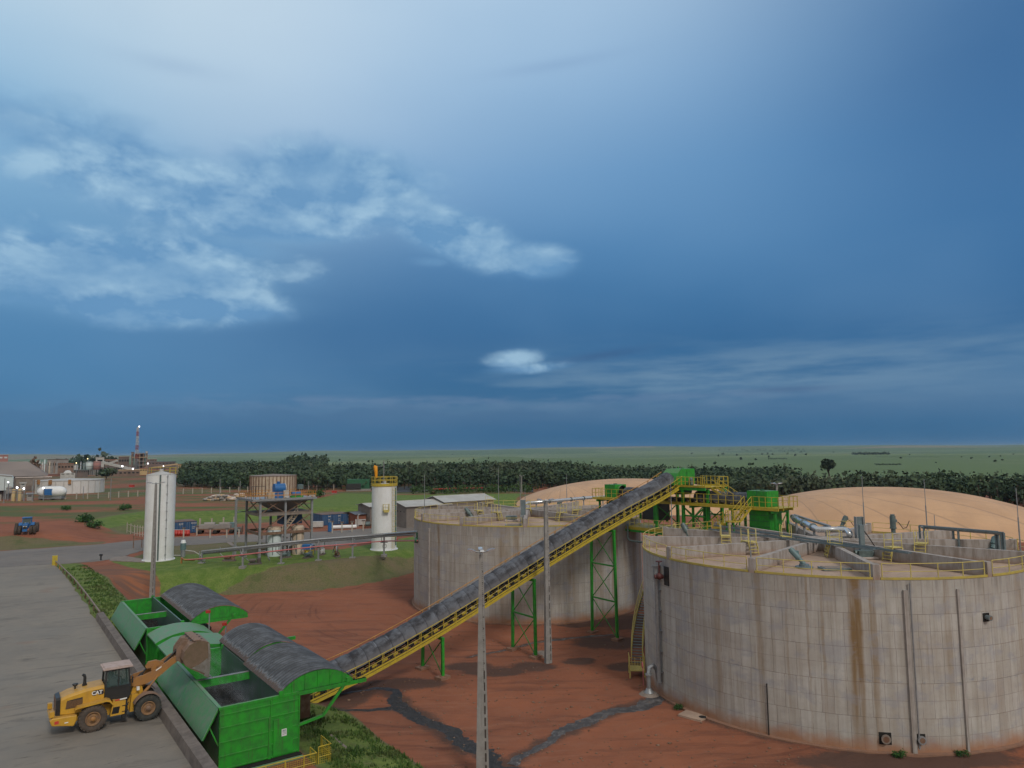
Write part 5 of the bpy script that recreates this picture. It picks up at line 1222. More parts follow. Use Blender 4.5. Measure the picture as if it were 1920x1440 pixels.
meshrail([(W1+.30, -2.3, .6), (W1+.30, -1.2, .6)], 1.1).build('railing', 'yellow_paint', wk)
mb = MB(); mb.bx(W1+.5, W1+3.3, -.7, 3.2, .5, .62); wk2 = mb.build('concrete_step', 'old_concrete', wk)
# hopper posts with red lamps between the bays
for i, (px, py, h) in enumerate(((392, 1182, 2.1), (423, 1192, 1.5))):
    p = at(px, py, 4.4 if i == 0 else 3.6); t = thing('signal_post', ('grey post with a red beacon beside the arched bin', 'short post with a dark red beacon beside the faceted bin')[i], 'signal post', (p.x, p.y, p.z-.5))
    mb = MB(); mb.bar((0, 0, -1.5), (0, 0, h), .09, .09); mb.build('post', 'galvanised', t); mb = MB(); mb.box((-.12, 0, h+.05), (.35, .25, .25)); mb.build('beacon', 'red_paint', t)

# retaining kerb
kb = MB(); kb.prism([(9.72, 3.5), (9.95, 3.72), (10.45, 3.72), (10.5, .6), (9.72, .6)], 0, 1, 'xz')
mb = MB(); N_ = 30
for k in range(N_):
    v0 = 20+(88.4-20)*k/N_; v1 = 20+(88.4-20)*(k+1)/N_; sec = [(9.70, 3.0), (9.84, 3.62), (10.42, 3.70), (10.48, .6), (9.70, .6)]
    a = [P(u, v0+.01, z) for u, z in sec]; b = [P(u, v1-.01, z) for u, z in sec]; m_ = len(sec)
    mb.add(a+b, [tuple(range(m_)), tuple(range(2*m_-1, m_-1, -1))]+[(i, (i+1) % m_, m_+(i+1) % m_, m_+i) for i in range(m_)])
o = mb.build('kerb', 'kerb_concrete'); tag(o, 'low concrete kerb wall between the yard and the green hoppers', kind='structure')
# rusty pipe guard along the verge
gr = thing('guard_rail', 'rusty pipe guard rail with yellow end posts along the grass verge', 'guard rail', P(10.1, 88.4, 3.0), AX)
mb = MB(); pts = [(0, 0, .72), (-.05, 12, .72), (-.2, 26, .7), (-.7, 40, .7), (-1.0, 47, .7)]; mb.tube(pts, .09, 8); mb.build('rail', 'old_concrete', gr)
for k in range(12):
    y = 1+k*4.1; x = np.interp(y, [p[1] for p in pts], [p[0] for p in pts]); mb = MB(); mb.cyl((x, y, 0), .08, -.2, .68, 8); mb.build('post', 'orange_rail' if k in (10, 11) else 'rusty_steel', gr)
mb = MB(); mb.box((-1.1, 47.6, .75), (.7, .5, 1.5)); mb.build('end_block', 'yellow_paint', gr)
# ------------------------------------------------------------------ wheel loader
paint('side_plate_brown', (.12, .085, .05), (.17, .115, .08), .9, 3, .8)
ld = thing('wheel_loader', 'yellow wheel loader tipping its dusty bucket into the near green hopper', 'wheel loader', P(5.9, 54.1, 3.03), AX)
def wheel(x, y, side, tyre_mat, name='wheel', r=.79, w=.58, nl=22):
    hub = bpy.data.objects.new(name, None)
    mb = MB(); c = (x, y, r)
    prof = [(r*.52, -w/2*.72), (r*.60, -w/2), (r*.84, -w/2), (r*.95, -w/2*.86), (r*.985, -w/2*.5), (r*.985, w/2*.5), (r*.95, w/2*.86), (r*.84, w/2), (r*.60, w/2), (r*.52, w/2*.72)]
    mb.lathe(prof, c, 'y', 36)
    for k in range(nl):     # tread lugs
        t = 2*math.pi*k/nl
        for s in (-1, 1):
            a = t+(0 if s > 0 else math.pi/nl); rx = r*.985; d = Vector((math.cos(a), 0, math.sin(a))); tn = Vector((-math.sin(a), 0, math.cos(a)))
            p = Vector(c)+d*rx; q = p+Vector((0, s*w/2*.95, 0))-d*.05+tn*.07*s
            mb.bar(p+Vector((0, s*.02, 0)), q, .10, .075, up=d)
    o = mb.build('wheel', tyre_mat, ld)
    mb = MB(); yo = y+side*w/2
    mb.lathe([(.0, -.02*side-.06*side), (.16, -.06*side), (.20, -.02*side), (.24, -.12*side), (.33, -.14*side), (.36, -.03*side), (.42, .0), (.44, -.2*side)], (x, yo, r), 'y', 28)
    mb.build('rim', 'rim_dusty', o)
    mb = MB(); mb.cyl((0, 0, 0), .1, 0, .1, 8) if False else mb.lathe([(.0, .05*side), (.13, .05*side), (.15, -.06*side)], (x, yo, r), 'y', 16); mb.build('hub', 'loader_orange' if x < 1 else 'dusty_steel', o)
    return o
for side in (-1, 1):
    wheel(0, side*1.08, side, 'dusty_rubber'); wheel(3.1, side*1.08, side, 'front_rubber')
# engine hood
hw = .76
sec = lambda x, z0, z1, w: [(x, -w, z0), (x, w, z0), (x, w, z1-.12), (x, w-.14, z1), (x, -w+.14, z1), (x, -w, z1-.12)]
def loft(secs):
    mb = MB(); vs = [v for s in secs for v in s]; n = len(secs[0]); fs = [(i*n+k, i*n+(k+1) % n, (i+1)*n+(k+1) % n, (i+1)*n+k) for i in range(len(secs)-1) for k in range(n)]
    fs += [tuple(range(n)), tuple(range((len(secs)-1)*n, len(secs)*n))]; mb.add(vs, fs); return mb
hd = loft([sec(-1.72, 1.25, 2.18, .80), sec(-1.3, 1.2, 2.34, .84), sec(-.4, 1.2, 2.52, .86), sec(.62, 1.2, 2.58, .86)]).build('engine_hood', 'loader_yellow', ld)
bv = hd.modifiers.new('b', 'BEVEL'); bv.width = .03; bv.segments = 2; bv.limit_method = 'ANGLE'
g_ = loft([sec(-1.95, 1.15, 2.20, .72), sec(-1.72, 1.12, 2.26, .80)]).build('rear_grille', 'cab_black', ld)
mb = MB(); [mb.bx(-1.98, -1.95, -.62, .62, z, z+.04) for z in np.arange(1.3, 2.1, .11)]; mb.build('slats', 'rusty_steel', g_)
mb = MB(); mb.prism([(-1.45, 1.55), (-.75, 1.55), (-.55, 1.72), (-.55, 2.10), (-1.38, 2.02)], -.875, -.86, 'xz'); o = mb.build('side_vent', 'grille_dark', hd)
mb = MB(); [mb.bx(-1.42, -.58, -.885, -.874, z, z+.015) for z in np.arange(1.6, 2.0, .06)]; mb.build('louvre', 'loader_orange', o)
cw = MB(); cw.prism([(-2.15, .78), (-1.0, .55), (-.85, .9), (-.85, 1.18), (-2.15, 1.22), (-2.28, 1.1)], -1.22, 1.22, 'xz'); cw = cw.build('counterweight', 'loader_yellow', ld); bv = cw.modifiers.new('b', 'BEVEL'); bv.width = .05; bv.segments = 2
mb = MB(); mb.bx(-2.02, -1.80, -1.235, -1.222, .86, 1.04); mb.build('tail_lamp', 'decal_red', cw)
mb = MB(); mb.bx(-1.50, -1.30, -1.235, -1.222, .82, .88); mb.build('reflector', 'logo_white', cw)
mb = MB(); mb.box((-2.15, -.95, 1.42), (.25, .3, .32)); mb.box((-2.15, .95, 1.42), (.25, .3, .32)); mb.bar((-2.15, -.9, 1.2), (-2.15, -.9, 1.4), .08, .08); mb.build('rear_lights', 'loader_yellow', cw)
# frame, fenders, steps
mb = MB(); mb.bx(-.9, 1.35, -.55, .55, .62, 1.3); mb.build('rear_frame', 'loader_yellow', ld)
for s in (-1, 1):
    mb = MB(); y0, y1 = (s*.80, s*1.36)
    pr = [(-.98, 1.50), (-.85, 1.66), (.72, 1.80), (.92, 1.72), (1.12, 1.42), (1.10, 1.36), (.88, 1.62), (.70, 1.68), (-.85, 1.55)]
    mb.prism(pr, min(y0, y1), max(y0, y1), 'xz'); mb.build('rear_fender', 'loader_yellow', ld)
    mb = MB(); mb.prism([(.95, .70), (1.75, .70), (1.80, 1.52), (1.10, 1.60)], min(s*.78, s*1.22), max(s*.78, s*1.22), 'xz'); o = mb.build('step_box', 'loader_yellow', ld)
    mb = MB(); mb.prism([(1.02, .82), (1.42, .82), (1.48, 1.22), (1.10, 1.22)], min(s*1.21, s*1.235), max(s*1.21, s*1.235), 'xz'); mb.build('step_opening', 'dark_void', o)
    mb = MB(); mb.bar((1.75, s*1.1, .45), (1.75, s*1.1, 1.5), .05, .3); [mb.bx(1.6, 1.95, s*.95, s*1.25, z, z+.04) for z in (.5, .85, 1.2)]; mb.build('ladder', 'cab_black', ld)
mb = MB(); mb.prism([(1.45, 1.60), (1.85, 1.62), (1.85, 1.69), (1.45, 1.67)], -1.24, -1.215, 'xz'); mb.build('warning_decal', 'logo_white', ld)
mb = MB(); mb.prism([(1.20, 1.585), (1.45, 1.60), (1.45, 1.67), (1.20, 1.655)], -1.24, -1.215, 'xz'); mb.build('warning_decal', 'decal_red', ld)
# cab
cb = bpy.data.objects.new('cab', None)
mb = MB(); mb.prism([(.66, 1.62), (1.95, 1.45), (2.12, 1.70), (2.12, 2.25), (.66, 2.30)], -.74, .74, 'xz'); cb = mb.build('cab', 'cab_black', ld)
mb = MB()
for (x, x2) in ((.68, .72), (2.10, 1.98)):
    for s in (-1, 1): mb.bar((x, s*.71, 2.25), (x2, s*.68, 3.42), .10, .09)
for s in (-1, 1): mb.bar((1.42, s*.72, 2.25), (1.42, s*.69, 3.42), .07, .06); mb.bar((.7, s*.69, 3.38), (2.0, s*.69, 3.38), .08, .08); mb.bar((.68, s*.72, 2.32), (2.1, s*.72, 2.32), .08, .08)
mb.bar((.70, -.69, 3.38), (.70, .69, 3.38), .08, .08); mb.bar((2.0, -.69, 3.38), (2.0, .69, 3.38), .08, .08)
mb.build('pillars', 'cab_black', cb)
mb = MB()
for s in (-1, 1): mb.quad((.72, s*.70, 2.3), (2.08, s*.70, 2.3), (1.98, s*.675, 3.36), (.73, s*.675, 3.36))
mb.quad((.70, -.68, 2.3), (.70, .68, 2.3), (.72, .66, 3.36), (.72, -.66, 3.36)); mb.quad((2.09, -.68, 2.3), (2.09, .68, 2.3), (1.98, .66, 3.36), (1.98, -.66, 3.36))
mb.build('windows', 'cab_glass', cb)
mb = MB(); mb.bx(.52, 2.22, -.84, .84, 3.43, 3.52); mb.bx(.62, 2.1, -.74, .74, 3.52, 3.56); o = mb.build('roof', 'cab_roof', cb); bv = o.modifiers.new('b', 'BEVEL'); bv.width = .04; bv.segments = 2
mb = MB(); mb.bx(.95, 1.4, -.25, .25, 2.3, 2.75); mb.bx(.9, 1.05, -.25, .25, 2.7, 3.15); mb.build('seat', 'blue_grey_steel', cb)
mb = MB(); mb.tube([(1.75, 0, 2.3), (1.62, 0, 2.75)], .04, 6); mb.lathe([(.17, -.01), (.19, 0), (.17, .01)], (1.6, 0, 2.78), 'z', 14); mb.build('steering_wheel', 'cab_black', cb)
# driver
dv = thing('person', 'driver in a grey shirt seated inside the loader cab', 'person', P(5.9, 54.1, 3.03), AX)
def skinned(name, verts, edges, radii, mat_, parent, lvl=2):
    me = bpy.data.meshes.new(name); me.from_pydata(verts, edges, []); o = bpy.data.objects.new(name, me); col.objects.link(o); o.parent = parent
    md = o.modifiers.new('s', 'SKIN'); sv = me.skin_vertices[0].data
    for i, r_ in enumerate(radii): sv[i].radius = (r_, r_)
    sv[0].use_root = True
    o.modifiers.new('ss', 'SUBSURF').levels = lvl; o.modifiers['ss'].render_levels = lvl; me.materials.append(MATS[mat_]); return o
paint('shirt_grey', (.16, .20, .26), (.12, .15, .2), .5, 6, .9); paint('skin_tone', (.30, .16, .10), (.25, .13, .08), .4, 8, .6); paint('trouser_blue', (.03, .045, .08), None, .5, 6, .9); paint('hair_dark', (.02, .015, .012), None, .5, 8, .8)
b_ = skinned('person_body', [(1.15, 0, 2.62), (1.13, 0, 2.85), (1.12, 0, 3.02), (1.14, 0, 3.09), (1.16, 0, 3.17), (1.17, 0, 3.27),
      (1.14, .20, 3.00), (1.28, .26, 2.80), (1.50, .16, 2.80), (1.14, -.20, 3.00), (1.28, -.26, 2.80), (1.50, -.16, 2.80), (1.20, .10, 2.64), (1.58, .12, 2.68), (1.62, .12, 2.36), (1.20, -.10, 2.64), (1.58, -.12, 2.68), (1.62, -.12, 2.36)],
      [(0, 1), (1, 2), (2, 3), (3, 4), (4, 5), (2, 6), (6, 7), (7, 8), (2, 9), (9, 10), (10, 11), (0, 12), (12, 13), (13, 14), (0, 15), (15, 16), (16, 17)],
      [.14, .145, .12, .055, .085, .07, .065, .05, .035, .065, .05, .035, .09, .07, .05, .09, .07, .05], 'shirt_grey', dv)
mb = MB(); mb.ball((1.18, 0, 3.22), .095, 12, 9, (1, .85, 1.15)); mb.ball((1.275, 0, 3.21), .018, 6, 5); [mb.ball((1.18, s*.082, 3.21), .02, 6, 5) for s in (-1, 1)]; mb.build('face', 'skin_tone', dv)
mb = MB(); mb.ball((1.165, 0, 3.255), .10, 12, 9, (1, .9, .9)); mb.build('hair', 'hair_dark', dv)
# exhaust and intake
mb = MB(); mb.tube([(-.38, .15, 2.48), (-.38, .15, 3.02), (-.42, .15, 3.14), (-.52, .15, 3.20)], [.10, .085, .085, .08], 12); mb.cyl((-.38, .15, 0), .14, 2.5, 2.62, 12); mb.build('exhaust', 'cab_black', ld)
mb = MB(); mb.tube([(-.90, .1, 2.4), (-.90, .1, 2.60)], .05, 8); mb.lathe([(.01, 2.74), (.17, 2.72), (.12, 2.60), (.05, 2.56)], (-.90, .1, 0), 'z', 16); mb.build('air_intake', 'cab_black', ld)
# front frame and lift arms
mb = MB(); mb.prism([(2.05, .65), (3.7, .62), (3.6, 1.1), (2.95, 1.5), (2.75, 2.35), (2.35, 2.35), (2.2, 1.6), (2.0, 1.3)], -.42, .42, 'xz'); mb.prism([(2.1, .6), (2.5, .6), (2.55, 1.65), (2.2, 1.65)], -.75, .75, 'xz'); mb.build('front_frame', 'loader_yellow', ld)
mb = MB(); mb.cyl((1.85, 0, 0), .16, .5, 1.5, 12); mb.tube([(1.6, -.35, 1.2), (1.9, -.5, 1.0), (2.2, -.35, 1.2)], .035, 6); mb.tube([(1.6, -.3, 1.35), (1.9, -.45, 1.2), (2.2, -.3, 1.35)], .035, 6); mb.bx(1.5, 2.2, -.3, .3, .7, .95); mb.build('articulation', 'cab_black', ld)
for s in (-1, 1):
    mb = MB(); n = 10; R0 = .93; yy0, yy1 = s*.80, s*1.36; P0 = []
    for i in range(n+1): a = R(35+120*i/n); P0.append((3.1+R0*math.cos(a), .79+R0*math.sin(a)))
    P1 = [(3.1+(x-3.1)*.955, .79+(z-.79)*.955) for x, z in P0][::-1]; mb.prism(P0+P1, min(yy0, yy1), max(yy0, yy1), 'xz'); mb.build('front_fender', 'dusty_steel', ld)
    arm = [(2.30, 2.45), (2.55, 2.62), (3.05, 2.70), (3.75, 2.92), (4.7, 3.50), (5.15, 3.62), (5.22, 3.35), (4.75, 3.05), (3.9, 2.42), (3.2, 2.12), (2.55, 2.05), (2.30, 2.12)]
    ya, yb = s*.42, s*.54; mb = MB(); mb.prism([(x-.1, z+.02) for x, z in arm], min(ya, yb), max(ya, yb), 'xz'); mb.build('lift_arm', 'loader_orange', ld)
    mb = MB(); mb.tube([(2.45, s*.62, 1.15), (3.25, s*.62, 1.95)], .10, 10); mb.tube([(3.25, s*.62, 1.95), (3.75, s*.55, 2.5)], .055, 8); mb.build('lift_ram', 'loader_orange', ld)
mb = MB(); mb.bar((3.9, -.45, 2.7), (3.9, .45, 2.7), .3, .3); mb.bar((4.95, -.45, 3.35), (4.95, .45, 3.35), .22, .22); mb.build('cross_tube', 'loader_orange', ld)
mb = MB(); mb.prism([(3.05, 3.10), (3.22, 3.38), (3.7, 3.42), (4.15, 3.22), (4.25, 3.02), (3.9, 2.98), (3.5, 2.95), (3.1, 2.98)], -.09, .09, 'xz'); mb.prism([(3.4, 2.4), (3.75, 2.4), (3.7, 3.1), (3.4, 3.1)], -.14, .14, 'xz'); mb.build('tilt_lever', 'loader_orange', ld)
mb = MB(); mb.tube([(2.45, 0, 2.25), (2.9, 0, 2.7)], .11, 10); mb.tube([(2.9, 0, 2.7), (3.2, 0, 3.05)], .06, 8); mb.tube([(4.15, 0, 3.12), (4.95, 0, 3.85)], .07, 8); mb.tube([(4.2, .25, 3.0), (5.0, .25, 3.8)], .03, 6); mb.build('tilt_ram', 'cab_black', ld)
mb = MB(); mb.prism([(3.62, 2.83), (3.95, 3.03), (3.92, 3.09), (3.59, 2.89)], -.56, -.545, 'xz'); mb.build('arm_decal', 'logo_white', ld)
mb = MB(); mb.box((2.55, -.72, 1.98), (.16, .2, .2)); mb.box((2.55, .72, 1.98), (.16, .2, .2)); mb.build('work_lamp', 'logo_white', ld)
mb = MB()
for s in (-1, 1): mb.bar((2.05, s*.78, 2.5), (2.15, s*1.12, 2.8), .03, .03); mb.box((2.15, s*1.15, 2.72), (.06, .22, .38))
mb.build('mirror', 'cab_black', ld)
# bucket: curved shell, side plates, lip
shell = [(6.72, 4.32), (6.35, 4.52), (5.9, 4.55), (5.45, 4.36), (5.15, 3.98), (5.05, 3.5), (5.20, 3.10), (5.55, 2.82), (6.05, 2.52), (6.55, 2.20)]
inn = [(x+(6.1-x)*.055, z+(3.55-z)*.055) for x, z in shell]; bw = 1.42
mb = MB(); mb.prism(shell+inn[::-1], -bw, bw, 'xz'); bk = mb.build('bucket', 'dusty_steel', ld)
for s in (-1, 1):
    y = s*bw; mb = MB(); mb.prism(shell, min(y, y+s*.05), max(y, y+s*.05), 'xz'); o = mb.build('side_plate', 'side_plate_brown', bk)
    mb = MB(); mb.prism([(5.62, 2.86), (6.1, 2.60), (6.56, 2.32), (6.66, 3.0), (6.60, 3.35), (6.15, 3.05)], min(y+s*.05, y+s*.07), max(y+s*.05, y+s*.07), 'xz'); mb.build('worn_edge', 'worn_steel', o)
mb = MB(); mb.prism([(6.50, 2.26), (6.98, 1.98), (6.99, 2.02), (6.52, 2.32)], -bw-.04, bw+.04, 'xz'); [mb.prism([(6.40, 2.22), (6.72, 2.02), (6.78, 2.5), (6.80, 3.6), (6.72, 4.30), (6.60, 4.32), (6.66, 3.6), (6.62, 2.75)], s*bw-.06, s*bw+.06, 'xz') for s in (-1, 1)]; mb.build('cutting_edge', 'worn_steel', bk)
mb = MB()
for y in (-.55, -.4, .4, .55): mb.prism([(5.0, 3.2), (5.2, 3.0), (5.5, 4.45), (5.25, 4.5), (4.85, 4.0), (4.80, 3.3)], y-.03, y+.03, 'xz')
for y in (-.12, .12): mb.prism([(4.85, 3.95), (5.3, 3.7), (5.6, 4.5), (5.3, 4.55)], y-.03, y+.03, 'xz')
mb.bar((5.95, -bw, 4.60), (5.95, bw, 4.60), .5, .06); mb.build('brackets', 'dusty_steel', bk)
mb = MB(); [mb.bar((x, y, z+.02), (x+.25, y, z2+.02), .07, .03) for x, z, z2 in ((5.55, 4.52, 4.62), (6.1, 4.60, 4.57)) for y in (-1.0, -.35, .35, 1.0)]; mb.build('slots', 'cab_black', bk)
mb = MB(); mb.prism([(5.2, 3.25), (6.0, 2.75), (6.3, 3.0), (5.9, 3.7), (5.4, 4.1), (5.2, 3.8)], -bw+.06, bw-.06, 'xz'); mb.build('residue', 'organic_heap', bk)
# maker's letters on the hood
mb = MB(); mb.prism([(-.02, 2.05), (.56, 2.05), (.60, 2.14), (.56, 2.36), (.0, 2.36)], -.868, -.862, 'xz'); o = mb.build('logo_plate', 'logo_dark', hd)
text_mesh('CAT', .30, 'logo_letters', 'logo_white', hd, Matrix.Translation((.22, -.874, 2.20)) @ Matrix.Rotation(R(90), 4, 'X'))
mb = MB(); mb.prism([(.13, 2.06), (.31, 2.06), (.22, 2.17)], -.882, -.878, 'xz'); mb.build('logo_wedge', 'loader_yellow', hd)

# ------------------------------------------------------------------ blue tractor
tp = at(50, 999, gz(*at(50, 999, 5)[:2])); 
tc_ = thing('farm_tractor', 'blue tractor with twin wheels parked on the red earth at the far left', 'tractor', tp, R(-62))
def twheel(x, y, r, w):
    mb = MB(); mb.lathe([(r*.5, -w/2*.8), (r*.6, -w/2), (r*.9, -w/2), (r, -w/2*.7), (r, w/2*.7), (r*.9, w/2), (r*.6, w/2), (r*.5, w/2*.8)], (x, y, r), 'y', 24)
    for k in range(20): a = 2*math.pi*k/20; d = Vector((math.cos(a), 0, math.sin(a))); p = Vector((x, y, r))+d*r; mb.bar(p-Vector((0, w*.45, 0)), p+Vector((0, w*.45, 0)), .12, .10, up=d)
    o = mb.build('wheel', 'dusty_rubber', tc_); mb = MB(); mb.lathe([(0, 0), (r*.5, 0), (r*.55, .06)], (x, y-.0, r), 'y', 16); mb.build('rim', 'white_dull', o)
for s in (-1, 1):
    for y in (1.05, 1.75): twheel(0, s*y, .98, .55)
    for y in (.95, 1.55): twheel(2.75, s*y, .78, .5)
mb = MB(); mb.prism([(.75, 1.0), (3.3, .95), (3.4, 1.35), (3.3, 1.85), (.75, 2.1)], -.42, .42, 'xz'); mb.build('hood', 'tractor_blue', tc_)
mb = MB(); mb.bx(3.38, 3.43, -.34, .34, 1.1, 1.7); mb.build('grille', 'cab_black', tc_); mb = MB(); mb.box((3.42, -.2, 1.55), (.05, .2, .12)); mb.box((3.42, .2, 1.55), (.05, .2, .12)); mb.build('headlight', 'logo_white', tc_)
mb = MB(); mb.prism([(-.75, 1.1), (.8, 1.1), (.8, 1.9), (-.75, 1.9)], -.72, .72, 'xz'); mb.build('cab_base', 'tractor_blue', tc_)
mb = MB(); mb.prism([(-.7, 1.9), (.78, 1.9), (.62, 2.95), (-.62, 2.95)], -.70, .70, 'xz'); mb.build('cab_windows', 'glass_dark', tc_)
mb = MB()
for s in (-1, 1):
    for x, x2 in ((-.72, -.62), (.80, .62)): mb.bar((x, s*.72, 1.9), (x2, s*.72, 2.95), .1, .1)
mb.build('pillars', 'tractor_blue', tc_)
mb = MB(); mb.bx(-.82, .85, -.82, .82, 2.95, 3.14); mb.build('cab_roof', 'tractor_blue', tc_)
for s in (-1, 1): mb = MB(); mb.prism([(-1.0, 1.5), (-.7, 2.05), (.55, 2.1), (1.0, 1.6), (.9, 1.55), (.5, 1.98), (-.65, 1.95), (-.9, 1.45)], min(s*.7, s*1.35), max(s*.7, s*1.35), 'xz'); mb.build('fender', 'tractor_blue', tc_)
mb = MB(); mb.bx(3.3, 3.8, -.4, .4, .6, 1.0); mb.build('weights', 'tractor_blue', tc_)
# ------------------------------------------------------------------ lamp posts
def lamp_post(name, label, x, y, z0, z1, w0, w1, arms, arm_len=.85, slots=False, rz=0.0, tint='pole_concrete'):
    t = thing(name, label, 'lamp post', (x, y, z0), rz); h = z1-z0
    mb = MB(); vs = []; 
    for z, w in ((0, w0), (h, w1)): vs += [(-w/2, -w*.36, z), (w/2, -w*.36, z), (w/2, w*.36, z), (-w/2, w*.36, z)]
    mb.add(vs, [(0, 1, 2, 3), (4, 5, 6, 7), (0, 1, 5, 4), (1, 2, 6, 5), (2, 3, 7, 6), (3, 0, 4, 7)]); sh = mb.build('shaft', tint, t)
    if slots:
        mb = MB(); n = 18
        for k in range(n):
            z = .5+(h-1)*k/n; w = w0+(w1-w0)*z/h; mb.box((w*.28, -w*.36-.004, z+.1), (w*.13, .012, (h-1)/n*(.72 if z < h*.45 else .12)))
        for k in range(60): z = h*.42+(h*.55)*k/60; w = w0+(w1-w0)*z/h; mb.box((w*.2, -w*.36-.004, z), (.03, .012, .05))
        mb.build('recess_shade', 'old_concrete' if False else 'grille_dark', sh)  # dark slips on the shaft face, shade of the slots painted in
    mb = MB(); mb.cyl((0, 0, h), w1*.42, -.05, .22, 10); mb.build('cap', 'galvanised', t)
    for k in range(arms):
        a = 2*math.pi*k/arms+.12; d = Vector((math.cos(a), math.sin(a), 0)); mb = MB(); mb.tube([d*.05+Vector((0, 0, h+.08)), d*arm_len*.55+Vector((0, 0, h+.14))], .045, 6); ar = mb.build('arm', 'galvanised', t)
        mb = MB(); p = d*arm_len*.5+Vector((0, 0, h+.15)); q = d*arm_len*1.15+Vector((0, 0, h+.26)); mb.bar(p, q, .26, .09); mb.bar(p.lerp(q, .2)+Vector((0, 0, .06)), p.lerp(q, .8)+Vector((0, 0, .06)), .2, .05); mb.build('lamp_head', 'bright_cladding', ar)
    return t
xa = xat(905, 1440, 46.4)
lamp_post('lamp_post', 'tall tapered concrete lamp post with a four armed head rising before the conveyor', xa, 46.4, 0, hgt(901, 1038, 46.4), .80, .25, 4, .75, True)
fb = at(1028, 1243, 0)
lamp_post('lamp_post', 'thick concrete lamp post standing beside the middle trestle, its head above the left tank', fb.x, fb.y, 0, 15.1, .62, .34, 3, .8, True, .4)
mb = MB(); fp_ = thing('post_footing', 'round pale concrete footing around the foot of the lamp post by the middle trestle', 'footing', (fb.x-.5, fb.y+2.6, 0)); mb.cyl((0, 0, 0), .9, -.1, .22, 18); mb.build('ring', 'old_concrete', fp_)
fc = at(285, 1124, .6)
lamp_post('lamp_post', 'concrete lamp post with two thin arms in front of the left white silo', fc.x, fc.y, .4, hgt(290, 908, fc.y), .62, .26, 2, 1.0, True)
lamp_post('lamp_post', 'distant lamp post behind the right green head box', xat(1456, 908, 112), 112, 1.0, hgt(1456, 909, 112), .45, .25, 4, .8)
lamp_post('lamp_post', 'small far lamp post just behind the right membrane dome', xat(1799, 915, 235), 235, 1, hgt(1799, 915, 235), .4, .3, 4, .9)
lamp_post('lamp_post', 'far lamp post left of the left membrane dome near the orchard edge', xat(978, 893, 262), 262, 3, hgt(978, 893, 262), .4, .25, 2, .8)

# ------------------------------------------------------------------ white silos
def silo(label, px, py, r, ztop, rail):
    f = at(px, py, 3.0); d = Vector((f.x, f.y, 0)).normalized(); c = f+d*r; t = thing('storage_silo', label, 'silo', (c.x, c.y, 3.0), 0, 'white storage silos'); h = ztop-3
    mb = MB(); prof = []; n = int(h/1.5)
    for k in range(n+1):
        z = h*k/n; prof += [(r, z)]
    mb.lathe([(r+.25, -.4), (r+.25, .12), (r, .13)], n=40, smooth=False); mb.lathe(prof, n=96); mb.build('shell', 'white_paint', t)
    mb = MB(); mb.lathe([(r+.05, h), (.25, h+.55), (0.01, h+.6)], n=40); mb.cyl((0, 0, h), .3, .4, .9, 12); mb.build('roof', 'white_dull', t)
    return t, c, h
s1, c1, hh1 = silo('tall plain white silo behind the lamp post, at the left', 297, 1053, 2.25, 16.9, False)
a0 = -math.pi/2-math.atan2(-c1.x, c1.y)*-1
def facing(c, px, r):   # angle on a drum where the sight line at px meets its near side
    dirx = (px-960)/1346.0; best = min(range(-180, 0), key=lambda a: abs((c.x+r*math.cos(R(a)))/(c.y+r*math.sin(R(a)))-dirx)+ (0 if a > -175 else 0)); return best
for px, w in ((304, .13), (317, .05)):
    a = facing(c1, px, 2.3); mb = MB(); mb.tube([polar(2.38, a, .2), polar(2.38, a, hh1)], w, 8); [mb.box(polar(2.32, a, z), (.2, .25, .06), R(a)) for z in np.arange(1, hh1, 1.4)]; mb.build('downpipe', 'machine_grey' if px == 304 else 'galvanised', s1)
mb = MB(); ra = [polar(2.3, a, hh1+.05) for a in range(-30, 181, 20)]; mb.rail(ra, 1.1, 1.5, .03); mb.build('railing', 'yellow_paint', s1)
s2, c2, hh2 = silo('white silo with a yellow ladder and yellow top railing', 720, 1033, 2.2, 14.2, True)
mb = MB(); mb.lathe([(2.2, hh2-.05), (2.34, hh2-.02), (2.34, hh2+.42), (2.2, hh2+.45)], n=40, smooth=False); mb.build('top_band', 'yellow_paint', s2)
mb = MB(); ra = [polar(2.28, a, hh2+.4) for a in range(-180, 181, 15)]; mb.rail(ra, 1.2, 1.1, .05); mb.rail([Vector(p)+Vector((0, 0, .35)) for p in ra], .3, 2, .02); mb.build('railing', 'yellow_paint', s2)
al = facing(c2, 736, 2.25); mb = MB()
for o_ in (-5.5, 5.5): mb.tube([polar(2.5, al+o_, .3), polar(2.5, al+o_, hh2+.6)], .03, 5)
[mb.bar(polar(2.5, al-5.5, z), polar(2.5, al+5.5, z), .03, .03) for z in np.arange(.4, hh2, .32)]
for z in np.arange(2.4, hh2, .9): mb.tube([polar(2.5, al-6, z), polar(2.9, al-9, z), polar(3.1, al, z), polar(2.9, al+9, z), polar(2.5, al+6, z)], .025, 5)
mb.build('caged_ladder', 'pale_yellow_paint', s2)
mb = MB(); ap = facing(c2, 724, 2.25); mb.box(polar(2.6, ap, 7.05), (.8, 1.1, .12), R(ap)); mb.box(polar(2.6, ap, 6.85), (.7, .9, .3), R(ap)); mb.rail([polar(2.3, ap-13, 7.1), polar(2.98, ap-10, 7.1), polar(2.98, ap+10, 7.1), polar(2.3, ap+13, 7.1)], 1.0, .5, .03); mb.build('rest_platform', 'pale_yellow_paint', s2)
mb = MB(); ag = facing(c2, 740, 2.25)+6; mb.tube([polar(2.3, ag, hh2-.3), polar(2.35, ag, .8)], .09, 8); mb.build('downpipe', 'dark_green_paint', s2)
